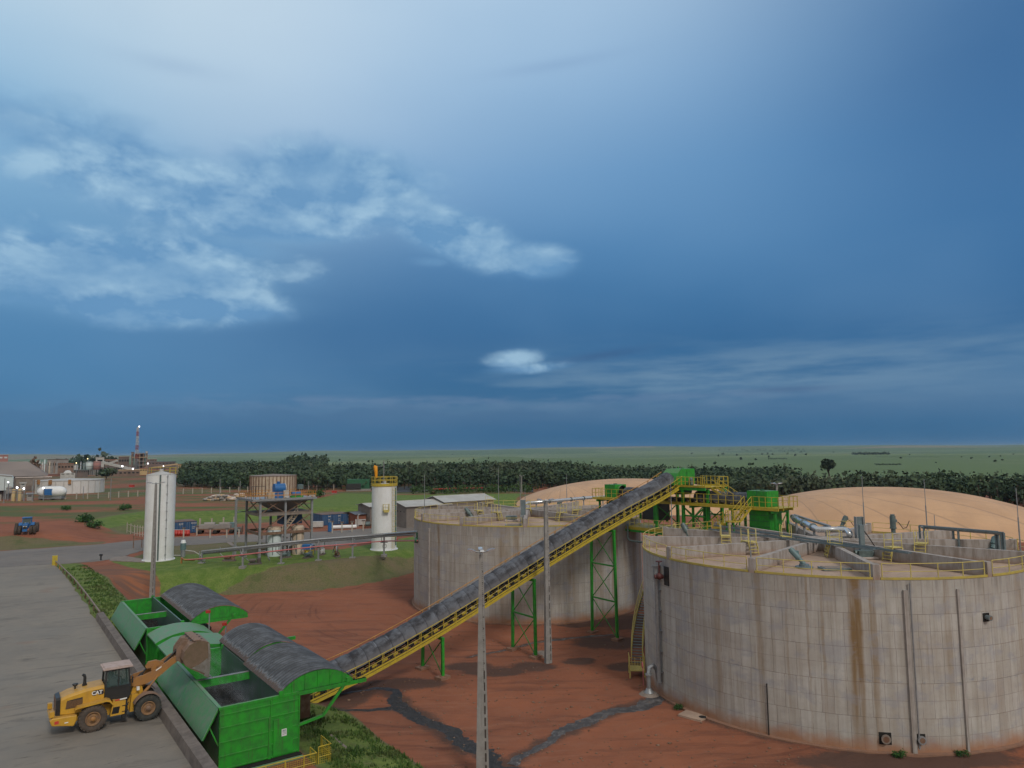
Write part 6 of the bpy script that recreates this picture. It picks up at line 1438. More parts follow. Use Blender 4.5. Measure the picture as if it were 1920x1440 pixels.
am = facing(c2, 722, 2.25); mb = MB(); mb.lathe([(.38, -.02), (.38, .06), (.30, .08)], (0, 0, 0), 'z', 18); o = mb.build('manhole', 'white_dull', s2); o.matrix_local = Matrix.Translation(polar(2.24, am, .9)) @ Matrix.Rotation(R(am), 4, 'Z') @ Matrix.Rotation(R(90), 4, 'Y')
ws = thing('windsock', 'orange windsock hanging limp above the top of the silo with the ladder', 'windsock', (c2.x, c2.y, 3+hh2+.5))
mb = MB(); mb.tube([(0, -.6, 0), (0, -.6, 4.0)], .07, 8); mb.bar((0, -.6, 3.0), (-1.55, -.6, 3.0), .05, .05); mb.build('mast', 'galvanised', ws)
mb = MB(); mb.tube([(-1.75, -.6, 3.05), (-1.5, -.6, 2.9), (-1.4, -.6, 2.0), (-1.35, -.6, .9)], [.18, .36, .30, .22], 12, caps=False); mb.build('sock', 'orange_fabric', ws)

# ------------------------------------------------------------------ pipe bridge
T0 = at(378, 1056, 3.0); T1 = at(776, 1000, 6.6)
pb = thing('pipe_bridge', 'long grey pipe bridge with a pink pipe running from the lawn to the left tank', 'pipe bridge', (0, 0, 0))
stn = [(378, 1056, 1034), (455, 1063, 1026), (527, 1057, 1018), (597, 1051, 1011), (661, 1046, 1006.5), (720, 1041, 1001.5)]
top = []
for k, (px, yb, yt) in enumerate(stn):
    b = at(px, yb, 3.0); zt_ = hgt(px, yt, b.y); b.z = 2.6; top.append(Vector((b.x, b.y, zt_)))
    mb = MB(); mb.bar((b.x, b.y, 2.4), (b.x, b.y, zt_-.2), .24, .24); mb.bar((b.x-.6, b.y, zt_-1.35), (b.x+.6, b.y, zt_-1.35), .14, .18); mb.bar((b.x-.45, b.y+.2, zt_-1.3), (b.x-.45, b.y+.2, zt_), .1, .1); mb.build('post', 'galvanised', pb)
    mb = MB(); mb.box((b.x, b.y, 2.95), (.9, .9, .4)); mb.build('footing', 'pole_concrete', pb)
ae, _ = ang_of(TL, 777, 1003, 8.0); te = Vector((TL.x+TANK_R*math.cos(R(-158)), TL.y+TANK_R*math.sin(R(-158)), 0)); te.z = hgt(777, 997, te.y)
top.append(te)
for off, r, nm in ((Vector((0, 0, 0)), .16, 'upper_pipe'), (Vector((.1, .45, -.35)), .20, 'lower_pipe')):
    mb = MB(); mb.tube([p+off for p in top], r, 10); mb.build(nm, 'galvanised', pb)
mb = MB(); q0 = top[0]+Vector((-2.6, 0, -1.3)); mb.tube([Vector((q0.x-.6, q0.y, 2.7)), Vector((q0.x-.5, q0.y, 3.9)), q0]+[p+Vector((0, -.35, -1.1)) for p in top], .10, 8); mb.build('pink_pipe', 'pink_pipe', pb)
mb = MB(); mb.tube([Vector((q0.x-.62, q0.y, 2.6)), Vector((q0.x-.58, q0.y, 3.9)), q0+Vector((-.1, 0, .02)), q0+Vector((1.5, 0, .02))], .16, 8); mb.build('elbow', 'loader_orange', pb)
mb = MB(); mb.tube([te+Vector((-.4, 0, -1.1)), te+Vector((.3, .1, -1.1))], .35, 10); mb.tube([te+Vector((-.1, 0, -.1)), te+Vector((-.1, 0, -1.1))], .1, 8); mb.build('tank_valve', 'dark_green_paint', pb)
mb = MB(); mb.cyl((0, 0, 0), .35, .0, 1.2, 14); bp = at(343, 1044, 3.0); hydr = thing('field_pump', 'small teal and white pump set on the lawn right of the plain silo', 'pump', bp); mb.build('stand', 'galvanised', hydr); mb = MB(); mb.cyl((0, 0, 0), .45, 1.2, 2.3, 14); mb.build('tank_body', 'teal_paint', hydr); mb = MB(); mb.cyl((0, 0, 0), .46, 2.3, 2.8, 14, .3); mb.build('lid', 'white_paint', hydr)
mb = MB(); mb.tube([(.3, 0, 1.1), (2.0, -.3, .9), (3.4, -.8, .3)], .08, 8); mb.build('pipe_run', 'white_dull', hydr); mb = MB(); mb.tube([(-.3, 0, .25), (-4.5, -.6, .25)], .09, 8); mb.build('pipe_run', 'white_dull', hydr)

# ------------------------------------------------------------------ process frame with hopper
pf = thing('process_plant', 'grey steel process frame with a hopper and blue drive on its top deck', 'process plant', at(486, 1047, 3.0), AX)
W_, D_, HT = 8.8, 7.8, 9.3
cols = [(x, y) for x in (0, 4.2, W_) for y in (0, D_)]
for x, y in cols+[(-2.0, D_*.9)]:
    mb = MB(); mb.bar((x, y, -.3), (x, y, HT), .34, .34); mb.build('column', 'galvanised' if y < 1 else 'rusty_steel' if x == W_ else 'galvanised', pf)
for zz, mt in ((HT, 'galvanised'), (7.0, 'old_concrete'), (3.9, 'rusty_steel')):
    mb = MB(); 
    for y in (0, D_): mb.bar((0, y, zz), (W_, y, zz), .3, .42)
    for x in (0, 4.2, W_): mb.bar((x, 0, zz), (x, D_, zz), .3, .42)
    mb.build('floor_beams', mt, pf)
mb = MB()
for (a, b) in (((0, 0), (4.2, 0)), ((4.2, 0), (W_, 0)), ((0, 0), (0, D_)), ((W_, 0), (W_, D_))):
    mb.bar((*a, 7.2), (*b, 9.7), .12, .12); mb.bar((*b, 7.2), (*a, 9.7), .12, .12); mb.bar((*a, 4.1), (*b, 6.9), .14, .14)
mb.build('bracing', 'rusty_steel', pf)
mb = MB(); mb.bx(-1.4, W_+.6, -.7, D_+.6, HT+.21, HT+.32); mb.bar((-1.4, -.7, HT+.2), (W_+.6, -.7, HT+.2), .12, .35); mb.bar((-1.4, -.7, HT+.2), (-1.4, D_+.6, HT+.2), .12, .35); mb.build('top_deck', 'galvanised', pf)
mb = MB(); mb.bx(-.2, W_+.2, -.2, D_+.2, 7.21, 7.28); mb.build('middle_deck', 'old_concrete', pf)
mb = MB(); 
vs = [(.5, .5, HT), (W_-.3, .5, HT), (W_-.3, D_-.5, HT), (.5, D_-.5, HT), (3.6, 2.8, 7.2), (5.4, 2.8, 7.2), (5.4, 4.4, 7.2), (3.6, 4.4, 7.2)]
mb.add(vs, [(0, 1, 5, 4), (1, 2, 6, 5), (2, 3, 7, 6), (3, 0, 4, 7)]); mb.build('hopper', 'grey_plant', pf)
mb = MB(); mb.rail([(-1.3, -.6, HT+.3), (W_+.5, -.6, HT+.3), (W_+.5, D_+.5, HT+.3), (-1.3, D_+.5, HT+.3), (-1.3, -.6, HT+.3)], 1.1, 1.0, .04); mb.rail([(-1.3, -.6, HT+.6), (W_+.5, -.6, HT+.6)], .4, 1, .03); mb.build('railing', 'orange_rail', pf)
mb = MB(); mb.tube([(2.8, 2.0, HT+1.9), (4.6, 2.0, HT+1.9)], .85, 18); mb.bx(2.6, 5.2, 1.3, 2.7, HT+.3, HT+1.3); mb.tube([(3.6, 2, HT+2.6), (3.6, 2, HT+3.1)], .25, 10); mb.build('blue_drive', 'tractor_blue', pf)
mb = MB(); mb.tube([(4.6, 1.9, HT+2.0), (4.75, 1.9, HT+2.0)], .80, 22); mb.bx(4.2, 5.1, 1.1, 1.2, HT+.3, HT+1.6); mb.build('drive_guard', 'white_dull', pf)
mb = MB(); mb.tube([(5.7, 1.4, HT+.95), (7.2, 1.4, HT+.95)], .38, 14); mb.build('gear_motor', 'tractor_blue', pf)
mb = MB(); mb.bx(5.5, 7.6, .9, 1.9, HT+.32, HT+.6); mb.build('motor_base', 'green_paint', pf)
mb = MB(); mb.bx(1.4, 2.5, .5, 1.3, HT+.32, HT+1.4); mb.build('control_box', 'beige_steel', pf)
mb = MB(); mb.tube([(-1.0, 1.5, HT+.3), (-1.0, 1.5, HT+2.4), (1.2, 1.5, HT+2.4), (1.2, 1.5, HT+.3)], .06, 6); mb.tube([(-.4, 1.5, HT+.3), (-.4, 1.5, HT+2.4)], .05, 6); mb.build('crane_frame', 'cab_black', pf)
mb = MB(); mb.tube([(8.1, 4, HT+.3), (8.1, 4, HT+2.0)], .08, 8); mb.box((8.1, 4, HT+2.0), (.9, .7, .8)); mb.build('control_box', 'machine_grey', pf)
mb = MB(); 
for x in (6.0, 6.8): mb.bar((x, .6, 7.0), (x-2.6, .6, 3.9), .06, .22)
for k in range(9): mb.box((6.4-2.6*(k+.5)/9, .6, 7.0-3.1*(k+.5)/9), (.3, .8, .05))
mb.rail([(6.4, .2, 7.0), (3.8, .2, 3.9)], 1.0, .8, .035); mb.build('stair', 'beige_steel', pf)
mb = MB(); mb.bx(4.6, 8.0, 2.5, 5.5, 5.0, 6.6); mb.build('blue_hopper', 'container_blue', pf)
mb = MB(); rr = random.Random(12)
for k in range(26):
    x, y = rr.uniform(.2, 8), rr.uniform(.5, 6); z = rr.uniform(.2, 3.6); d = rr.choice([(1, 0, 0), (0, 1, 0), (0, 0, 1), (.7, 0, -.5)]); L_ = rr.uniform(.8, 2.8); mb.tube([(x, y, z), (x+d[0]*L_, y+d[1]*L_, z+d[2]*L_)], rr.uniform(.06, .16), 7)
mb.build('pipework', 'rusty_steel', pf)
mb = MB()
for k in range(5): x = rr.uniform(.3, 7); y = rr.uniform(2, 6); mb.cyl((x, y, 0), rr.uniform(.3, .6), 0, rr.uniform(.8, 2.2), 12)
mb.build('machine_units', 'dark_plant', pf)
mb = MB(); mb.bar((-2.0, D_*.9, 0), (-2.0, D_*.9, HT), .2, .2) ; [mb.bar((-2.0, D_*.9, z), (0, D_, z), .14, .14) for z in (1.2, 7.2, HT)]; mb.build('outrigger', 'blue_grey_steel', pf)
for px, yb, r, zt_, lb in ((510, 1044, 1.12, 7.9, 'blue grey upright tank with a rusty lid at the left foot of the process frame'), (555, 1040, 1.0, 7.9, 'beige stained upright tank at the right foot of the process frame')):
    p = at(px, yb, 3.0); t = thing('process_tank', lb, 'tank', (p.x, p.y+r, 3.0), 0, 'upright tanks of the process plant'); mb = MB(); mb.lathe([(r, 0), (r, zt_-3.4), (r*.8, zt_-3.1), (.01, zt_-3.0)], n=32); mb.build('shell', 'silo_white' if px < 530 else 'beige_steel', t); mb = MB(); mb.lathe([(r*1.02, zt_-3.55), (r*1.02, zt_-3.4), (r*.8, zt_-3.08), (.0, zt_-2.97)], n=32); mb.build('lid', 'beige_steel', t)
    mb = MB(); mb.tube([(.1, -r-.05, .3), (.1, -r-.05, zt_-3.5)], .06, 6); mb.tube([(-r-.2, -.3, .2), (-r-.2, -.3, zt_-3.9), (-.2, -r*.4, zt_-3.0)], .07, 6); mb.build('pipes', 'machine_grey', t)
# tangle of small pumps at the foot of the frame
for k, (px, py, mt, lb) in enumerate(((430, 1052, 'rusty_steel', 'rusty pump under the pipe bridge, left of the process frame'), (478, 1058, 'dark_plant', 'dark pump between the frame legs and the pipe bridge'), (535, 1046, 'machine_grey', 'grey pump between the two upright process tanks'),
                              (578, 1046, 'machine_grey', 'grey pump right of the process tanks'), (604, 1040, 'white_dull', 'pale slim pump right of the blue and yellow skid'), (632, 1044, 'rusty_steel', 'rusty pump set on the lawn edge'))):
    p = at(px, py, 3); t = thing('pump_set', lb, 'pump', p, .4*k); mb = MB(); mb.bx(-1.0, 1.0, -.4, .4, 0, .22); mb.build('skid', 'dark_plant', t); mb = MB(); mb.tube([(-.8, 0, .6), (.1, 0, .6)], .3, 12); mb.cyl((.55, 0, 0), .34, .25, .95, 12); mb.build('pump_body', mt, t); mb = MB(); mb.tube([(.55, 0, .9), (.55, 0, 1.9), (1.5, 0, 2.0), (2.2, .3, .4)], .10, 8); mb.build('pipe_run', 'galvanised', t); mb = MB(); mb.tube([(-.8, .1, .5), (-1.6, .2, 1.2), (-1.6, .2, 2.2)], .07, 8); mb.build('pipe_run', 'galvanised', t)
p = at(580, 1042, 3); t = thing('pump_skid', 'blue box on a yellow cage standing by the process frame', 'pump', p); mb = MB(); mb.bx(-1.1, .6, -.5, .5, 1.1, 1.9); mb.build('blue_box', 'tractor_blue', t); mb = MB(); [mb.bar((x, y, 0), (x, y, 1.1), .1, .1) for x in (-.5, 0, .5) for y in (-.4, .4)]; mb.bx(-.6, .6, -.45, .45, .2, .9); mb.build('yellow_cage', 'yellow_paint', t)

# ------------------------------------------------------------------ blue containers, drums, yard clutter
def container(label, p, rz=AX, L_=6.06, grp='blue shipping containers'):
    t = thing('shipping_container', label, 'container', (p[0], p[1], 3.0), rz, grp); W, H = 2.44, 2.6
    mb = MB(); n = 24
    for x in (0.02, W-.02):
        pts = [(x+(.03 if (k//2) % 2 else -.0)*(1 if x < 1 else -1), L_*k/n) for k in range(n+1)]
        for a, b in zip(pts[:-1], pts[1:]): mb.quad((a[0], a[1], .1), (b[0], b[1], .1), (b[0], b[1], H-.05), (a[0], a[1], H-.05))
    mb.bx(0.05, W-.05, L_-.05, L_, .1, H-.05); mb.bx(.04, W-.04, .02, L_-.02, .05, .15); [mb.bx(x, x+.12, y, y+.12, 0, H) for x in (0, W-.12) for y in (0, L_-.12)]; mb.build('body', 'container_blue', t)
    mb = MB(); mb.bx(0.01, W-.01, .01, L_-.01, H-.06, H); mb.build('roof', 'container_roof', t)
    for x0 in (.12, W/2+.01):
        mb = MB(); mb.bx(x0, x0+W/2-.14, -.02, .05, .12, H-.12); o = mb.build('door', 'container_blue', t)
        mb = MB(); [mb.tube([(x0+f*(W/2-.14), -.05, .15), (x0+f*(W/2-.14), -.05, H-.15)], .022, 6) for f in (.3, .75)]; mb.build('lock_bar', 'galvanised', o)
    return t, W, H
def lettering(t, items, W, H):
    mb = MB(); 
    for (x0, x1, z0, z1) in items: mb.bx(x0, x1, -.035, -.025, z0, z1)
    mb.build('white_marks', 'white_dull', t)
b0 = at(323, 1002, 3.0)
c_, W, H = container('blue container whose doors face the yard, left one of the pair beside the white silo', b0); text_mesh('SUZ', .5, 'stencil', 'white_dull', c_, Matrix.Translation((W-.75, -.06, H-.55)) @ Matrix.Rotation(R(90), 4, 'X')); 
q = Vector(b0)+Vector((E1.x, E1.y, 0))*2.5; c_, W, H = container('blue container right of its twin beside the white silo, white codes on its door', q); text_mesh('SUDU', .42, 'stencil', 'white_dull', c_, Matrix.Translation((W-.62, -.06, H-.45)) @ Matrix.Rotation(R(90), 4, 'X')); lettering(c_, [(W-1.0, W-.3, 1.25, 1.38), (W-1.0, W-.45, .95, 1.05)], W, H)
b1 = at(604, 986, 3.0)
for k, nm in enumerate(('leftmost blue container of the row of three behind the process plant, its long side showing', 'middle blue container of the row of three behind the process plant', 'right end blue container of the row of three, next to the brick shed')):
    q = Vector(b1)+Vector((E1.x, E1.y, 0))*2.5*k; c_, W, H = container(nm, q); lettering(c_, [(W-1.0, W-.3, 2.0, 2.2), (W-1.0, W-.5, 1.3, 1.42), (W-1.0, W-.4, .95, 1.05)], W, H)
dr0 = at(326, 1005, 3.0)
for k in range(6):
    p = at(325+k*5.4, 1004.5, 3.0); t = thing('oil_drum', 'red drum standing in the row before the blue containers', 'drum', p, 0, 'red drums before the containers'); mb = MB(); mb.lathe([(.0, 0), (.42, 0), (.42, .45), (.44, .48), (.42, .51), (.42, 1.25), (.0, 1.25)], n=16); mb.build('shell', 'red_paint', t); mb = MB(); mb.lathe([(0, 1.27), (.3, 1.27), (.4, 1.25)], n=16); mb.build('lid', 'white_dull', t)
p = at(321, 1005, 3.0); t = thing('water_cube', 'white plastic tank beside the red drums', 'tank', p); mb = MB(); mb.box((0, 0, .75), (1.0, 1.0, 1.1)); mb.build('bottle', 'white_paint', t); mb = MB(); [mb.bar((x, y, 0), (x, y, 1.35), .04, .04) for x in (-.53, 0, .53) for y in (-.53, .53)]; mb.box((0, 0, .08), (1.1, 1.1, .14)); mb.build('cage', 'galvanised', t)
# white concrete posts
RP = ('before the red drums', 'at the right container corner', 'before the loaded trailer', 'before the second trailer', 'left of the process frame', 'left of the blue barrel', 'over the left end of the white pipe section', 'over the middle of the white pipe section', 'over the right end of the white pipe section')
SP = ('first, nearest the blue pair of containers', 'second, behind the loaded trailer', 'third, behind the second trailer', 'fourth, beside the dark crate', 'fifth, seen between the frame columns')
CP = ('left one', 'second one', 'third, nearest the laddered silo', 'lowest one, standing in front')
for k, (px, py, hpx) in enumerate(((344, 1010, 18), (369, 1004, 15), (394, 1009, 16), (425, 1009, 16), (448, 1007, 15), (623, 1000, 20), (641, 999, 18), (660, 998, 18), (681, 996, 18))):
    p = at(px, py, 3.0); h = hpx/1346*p.y; t = thing('marker_post', 'white road post '+RP[k], 'post', p, 0, 'white posts along the road'); mb = MB(); mb.bar((0, 0, -.1), (0, 0, h), .22, .22); mb.build('post', 'wood_post', t); mb = MB(); mb.box((0, 0, h+.15), (.7, .3, .3)); mb.build('lamp', 'dark_plant', t)
for k, (px, py, yt) in enumerate(((375, 986, 973), (397, 984, 973), (419, 984, 971), (439, 984, 970), (461, 983, 971))):
    p = at(px, py, 3.3); h = (py-yt)/1346*p.y; t = thing('slope_post', 'pale post at the foot of the green slope, '+SP[k], 'post', p, 0, 'pale posts at the foot of the slope'); mb = MB(); mb.bar((0, 0, -.3), (0, 0, h), .28, .28); mb.build('post', 'wood_post', t); mb = MB(); mb.box((0, 0, h+.05), (.34, .34, .1)); mb.build('cap', 'wood_post', t)
for k, (px, py) in enumerate(((676, 968), (690, 969), (698, 970), (671, 975))):
    p = at(px, py+12, 3.0); t = thing('curved_post', 'white post with a curved tip near the brick shed, '+CP[k], 'post', p, 0, 'curved white posts by the shed'); mb = MB(); mb.tube([(0, 0, 0), (0, 0, 2.4), (.15, 0, 2.7), (.45, 0, 2.8)], .11, 8); mb.build('post', 'white_dull', t); mb = MB(); mb.box((0, 0, .1), (.4, .4, .2)); mb.build('foot', 'pole_concrete', t)
# equipment lying in the yard
def junk(label, px, py, kind, seed=0):
    p = at(px, py, 3.0); t = thing({'truck': 'flat_trailer', 'pipe': 'pipe_section', 'drum': 'blue_barrel', 'box': 'machine_crate', 'roller': 'cable_reel'}[kind], label, {'truck': 'trailer', 'pipe': 'pipe', 'drum': 'barrel', 'box': 'crate', 'roller': 'cable reel'}[kind], p, .15)
    if kind == 'pipe': mb = MB(); mb.tube([(-3, 0, .45), (3, .3, .45)], .42, 14); mb.build('pipe', 'white_paint', t); mb = MB(); mb.box((-2, 0, .05), (.3, 1.2, .1)); mb.box((2, .2, .05), (.3, 1.2, .1)); mb.build('sleeper', 'rusty_steel', t)
    if kind == 'drum': mb = MB(); mb.cyl((0, 0, 0), .5, 0, 1.9, 16); mb.build('shell', 'tractor_blue', t); mb = MB(); mb.cyl((0, 0, 0), .52, 1.85, 1.95, 16); mb.build('lid', 'container_blue', t)
    if kind == 'truck': mb = MB(); mb.bx(-2.6, 2.6, -1, 1, .8, 1.1); mb.build('bed', 'rusty_steel', t); [(lambda m_: (m_.lathe([(0, -.15), (.45, -.15), (.45, .15), (0, .15)], (x, y, .45), 'y', 14), m_.build('wheel', 'black_rubber', t)))(MB()) for x in (-1.7, 1.7) for y in (-.9, .9)]; mb = MB(); mb.bx(-2.0, 1.4, -.8, .8, 1.1, 1.9); mb.tube([(-1, 0, 2), (1.2, 0, 2.0)], .4, 10); mb.build('load', 'grey_plant', t)
    if kind == 'box': mb = MB(); mb.bx(-1.2, 1.2, -.6, .6, .3, 1.5); mb.build('case', 'white_dull' if seed else 'teal_paint', t); mb = MB(); [mb.box((x, 0, .15), (.2, 1.2, .3)) for x in (-.9, .9)]; mb.build('skid', 'rusty_steel', t)
    if kind == 'roller': mb = MB(); mb.tube([(-.6, 0, .9), (.6, 0, .9)], .55, 14); mb.build('drum', 'machine_grey', t); [(lambda m_: (m_.tube([(x, 0, .9), (x+.1, 0, .9)], .9, 18), m_.build('flange', 'rusty_steel', t)))(MB()) for x in (-.7, .6)]
junk('long white pipe section lying before the three blue containers', 643, 992, 'pipe'); junk('blue barrel left of the long white pipe', 619, 997, 'drum')
junk('loaded flat trailer parked right of the pair of blue containers', 392, 1000, 'truck'); junk('second flat trailer by the pale equipment, left of the process frame', 420, 1000, 'truck'); junk('dark green machine crate behind the trailers', 433, 992, 'box'); junk('pale crate lying before the brick shed', 676, 986, 'box', 1)
junk('white crate beside the blue containers row', 596, 990, 'box', 1); junk('dark cable reel behind the white posts', 448, 1001, 'roller'); junk('cable reel beside the crate near the brick shed', 690, 990, 'roller')
# white picket enclosure left of the silo
pk = thing('picket_fence', 'white picket fence left of the plain white silo', 'fence', (0, 0, 0)); L_ = [at(238, 999, 3), at(252, 1004, 3), at(262, 1006, 3), at(272, 1007, 3)]
for a, b in zip(L_[:-1], L_[1:]):
    for f in (0, .5): p = a.lerp(b, f); mb = MB(); mb.bar((p.x, p.y, 3), (p.x, p.y, 5.3), .12, .12); mb.build('picket', 'wood_post', pk)
mb = MB(); [mb.bar(a+Vector((0, 0, z)), b+Vector((0, 0, z)), .07, .1) for a, b in zip(L_[:-1], L_[1:]) for z in (.5, 1.9)]; mb.build('fence_rail', 'wood_post', pk)
p = at(256, 1028, 3); t = thing('goal_frame', 'dark steel frame standing by the road left of the plain silo', 'frame', p); mb = MB(); mb.bar((-.6, 0, 0), (-.6, 0, 2.3), .12, .12); mb.bar((.8, .3, 0), (.8, .3, 1.7), .12, .12); mb.build('uprights', 'rusty_steel', t); mb = MB(); mb.bar((-.6, 0, 1.9), (.8, .3, 1.6), .12, .12); mb.build('crossbar', 'rusty_steel', t)
p = at(189, 1051, 3); t = thing('short_bollard', 'short dark bollard at the corner of the orange track', 'bollard', p); mb = MB(); mb.cyl((0, 0, 0), .12, 0, .8, 8); mb.build('stem', 'cab_black', t); mb = MB(); mb.box((0, 0, .9), (.4, .3, .3)); mb.build('head', 'cab_black', t)
# concrete plinth under the plain silo and path
sl = MB(); sl.prism([A(208, 1047, 3), A(232, 1043, 3), A(275, 1050, 3), A(270, 1055, 3), A(205, 1052, 3)], 2.9, 3.1, 'xy'); tag(sl.build('path', 'old_concrete'), 'pale concrete path at the foot of the plain silo', kind='structure')
sl = MB(); sl.prism([A(424, 1017, 3), A(432, 1017, 3), A(450, 1028, 3), A(440, 1028, 3)], 2.9, 3.08, 'xy'); tag(sl.build('path', 'old_concrete'), 'short concrete path from the road to the process frame', kind='structure')
# inspection slab beside the right tank
p = at(1300, 1344, 0); t = thing('inspection_slab', 'pale square concrete slab with a round black manhole beside the right tank', 'manhole', (p.x, p.y, 0), -.75); mb = MB(); mb.box((0, 0, .06), (1.9, 1.25, .14)); mb.build('slab', 'slab_concrete', t); mb = MB(); mb.cyl((.72, .1, 0), .27, .13, .15, 18); mb.build('opening', 'dark_void', t)

# ------------------------------------------------------------------ block buildings behind the left tank
def gable(name, label, p, L_, W, hw, rise, wall, roof, rz=AX, z0=3.0, over=.5, cat='building', holes=True):
    """ridge along local x"""
    t = thing(name, label, cat, (p[0], p[1], z0), rz)
    mb = MB(); mb.prism([(0, -.3), (W, -.3), (W, hw), (W/2, hw+rise), (0, hw)], 0, L_, 'yz'); w1 = mb.build('walls', wall, t)
    for a, b in (((-over, hw-.12), (W/2, hw+rise+.08)), ((W+over, hw-.12), (W/2, hw+rise+.08))):
        mb = MB(); mb.plate((-over, a[0], a[1]+.12), (L_+over, a[0], a[1]+.12), (L_+over, b[0], b[1]), (-over, b[0], b[1]), .1); mb.build('roof', roof, t)
    if holes:
        mb = MB(); [mb.bx(-.02, .02, y, y+.35, hw-1.4, hw-1.1) for y in np.arange(1.0, W-1, 1.6)]; mb.build('vents', 'dark_void', t)
        mb = MB(); [mb.bx(x, x+.5, -.03, .0, 1.2, 1.8) for x in (3.2, 4.2)]; mb.bx(3.6, 4.0, -.03, 0, .4, .9); mb.build('notices', 'logo_white', t)
    return t
pc = at(762, 991, 3.0); gable('block_building', 'grey block building with a pale gable roof right of the laddered silo', pc, 11.5, 9.5, 4.9, .9, 'block_wall', 'light_roof')
pc = at(834, 985, 3.0); gable('block_building', 'block building with a pale roof seen over the left rim of the left tank', pc, 14, 9.5, 5.4, 1.1, 'block_wall', 'light_roof')
pc = at(668, 985, 3.0); gable('brick_shed', 'low brick shed with a dark roof left of the laddered silo', pc, 6, 6, 2.6, .3, 'brick_wall', 'dark_roof', holes=False)
pc = at(694, 985, 3.0); gable('lean_shed', 'small shed with a pale roof tucked behind the laddered silo', pc, 4, 7, 4.4, .5, 'block_wall', 'light_roof', holes=False)
p = at(753, 984, 3); t = thing('parked_van', 'dark vehicle parked against the grey block building', 'van', (p.x+.6, p.y-2.5, 3), AX-1.2); mb = MB(); mb.prism([(-1.9, .4), (1.9, .4), (1.9, 1.0), (1.0, 1.1), (.4, 1.7), (-1.6, 1.7), (-1.9, 1.1)], -.8, .8, 'xz'); mb.build('body', 'cab_black', t)
for x in (-1.2, 1.2):
    for y in (-.75, .75): mb = MB(); mb.lathe([(0, -.1), (.33, -.1), (.33, .1), (0, .1)], (x, y, .33), 'y', 12); mb.build('wheel', 'black_rubber', t)
p = at(763, 1001, 3); t = thing('red_pipe', 'red pipe sticking out low behind the laddered silo', 'pipe', (p.x-1, p.y-22, 3.6)); mb = MB(); mb.tube([(-2.5, 0, .4), (2.4, .2, .75)], .22, 10); mb.build('pipe', 'red_paint', t); mb = MB(); mb.tube([(2.3, .2, .75), (2.5, .2, .77)], .32, 10); mb.build('flange', 'red_paint', t)
# ------------------------------------------------------------------ far side: fences, works, farms
def G5(px, py): 
    """ground point seen at a pixel, by marching the terrain"""
    z = 3.0
    for _ in range(12): p = at(px, py, z); z = gz(p.x, p.y)
    return Vector((p.x, p.y, z))
def fence(name, label, pts, step, h, mat_, r=.09, wires=3):
    L = [Vector(p) for p in pts]; t = thing(name, label, 'fence', L[0]); o = L[0]; tot = 0; nxt = 0
    segs = [(a, b, (b-a).length) for a, b in zip(L[:-1], L[1:])]; pos = []
    for a, b, l in segs:
        while nxt <= tot+l: p = a.lerp(b, (nxt-tot)/l); p.z = gz(p.x, p.y); pos.append(p-o); nxt += step
        tot += l
    for p in pos: mb = MB(); mb.bar(p-Vector((0, 0, .2)), p+Vector((0, 0, h)), r*2, r*2); mb.build('post', mat_, t)
    mb = MB()
    for k in range(wires):
        for a, b in zip(pos[:-1], pos[1:]): z = Vector((0, 0, h*(k+1)/(wires+.2))); mb.bar(a+z, b+z, .03, .03)
    mb.build('wires', 'galvanised', t); return t
fence('perimeter_fence', 'long wire fence with cream posts in front of the white round tank and works', [at(-40, 940, 5), at(100, 937, 5), at(200, 934, 5), at(330, 927, 5), at(480, 922, 5), at(640, 918, 5)], 3.4, 2.2, 'wood_post', .14)
fence('orchard_fence', 'dark post fence along the orchard edge beyond the black lined ponds', [at(750, 908, 4), at(860, 910, 4), at(960, 914, 4), at(1010, 918, 4)], 6, 2.2, 'rusty_steel', .12)
# utility poles with sagging wires
up_ = [(770, 909, 876), (791, 911, 900), (822, 912, 899), (846, 911, 899), (865, 914, 898), (917, 917, 903)]
tops = []
for k, (px, py, yt) in enumerate(up_):
    p = at(px, py, 4.5); h = (py-yt)/1346*p.y; tops.append(p+Vector((0, 0, h-.3)))
    t = thing('utility_pole', 'thin utility pole by the ponds, '+('', 'leftmost with wires', 'second with wires', 'third with wires', 'fourth with wires', 'farthest right')[k], 'utility pole', p, 0, 'utility poles by the ponds') if k else thing('utility_pole', 'tall pale pole right of the laddered silo, left end of the row', 'utility pole', p, 0, 'utility poles by the ponds')
    mb = MB(); mb.tube([(0, 0, -.3), (0, 0, h)], [.22, .13], 8); mb.build('pole', 'pole_concrete', t); mb = MB(); mb.bar((-.9, 0, h-.5), (.9, 0, h-.5), .12, .12); mb.build('crossarm', 'wood_post', t)
t = thing('power_line', 'sagging wires strung between the utility poles by the ponds', 'wires', tops[1]); mb = MB()
for a, b in zip(tops[1:-1], tops[2:]):
    for o_ in (-.7, .7): mb.tube([a.lerp(b, f)+Vector((o_, 0, -2.2*f*(1-f)*2))-tops[1] for f in (0, .25, .5, .75, 1)], .035, 4)
mb.build('wires', 'cab_black', t)
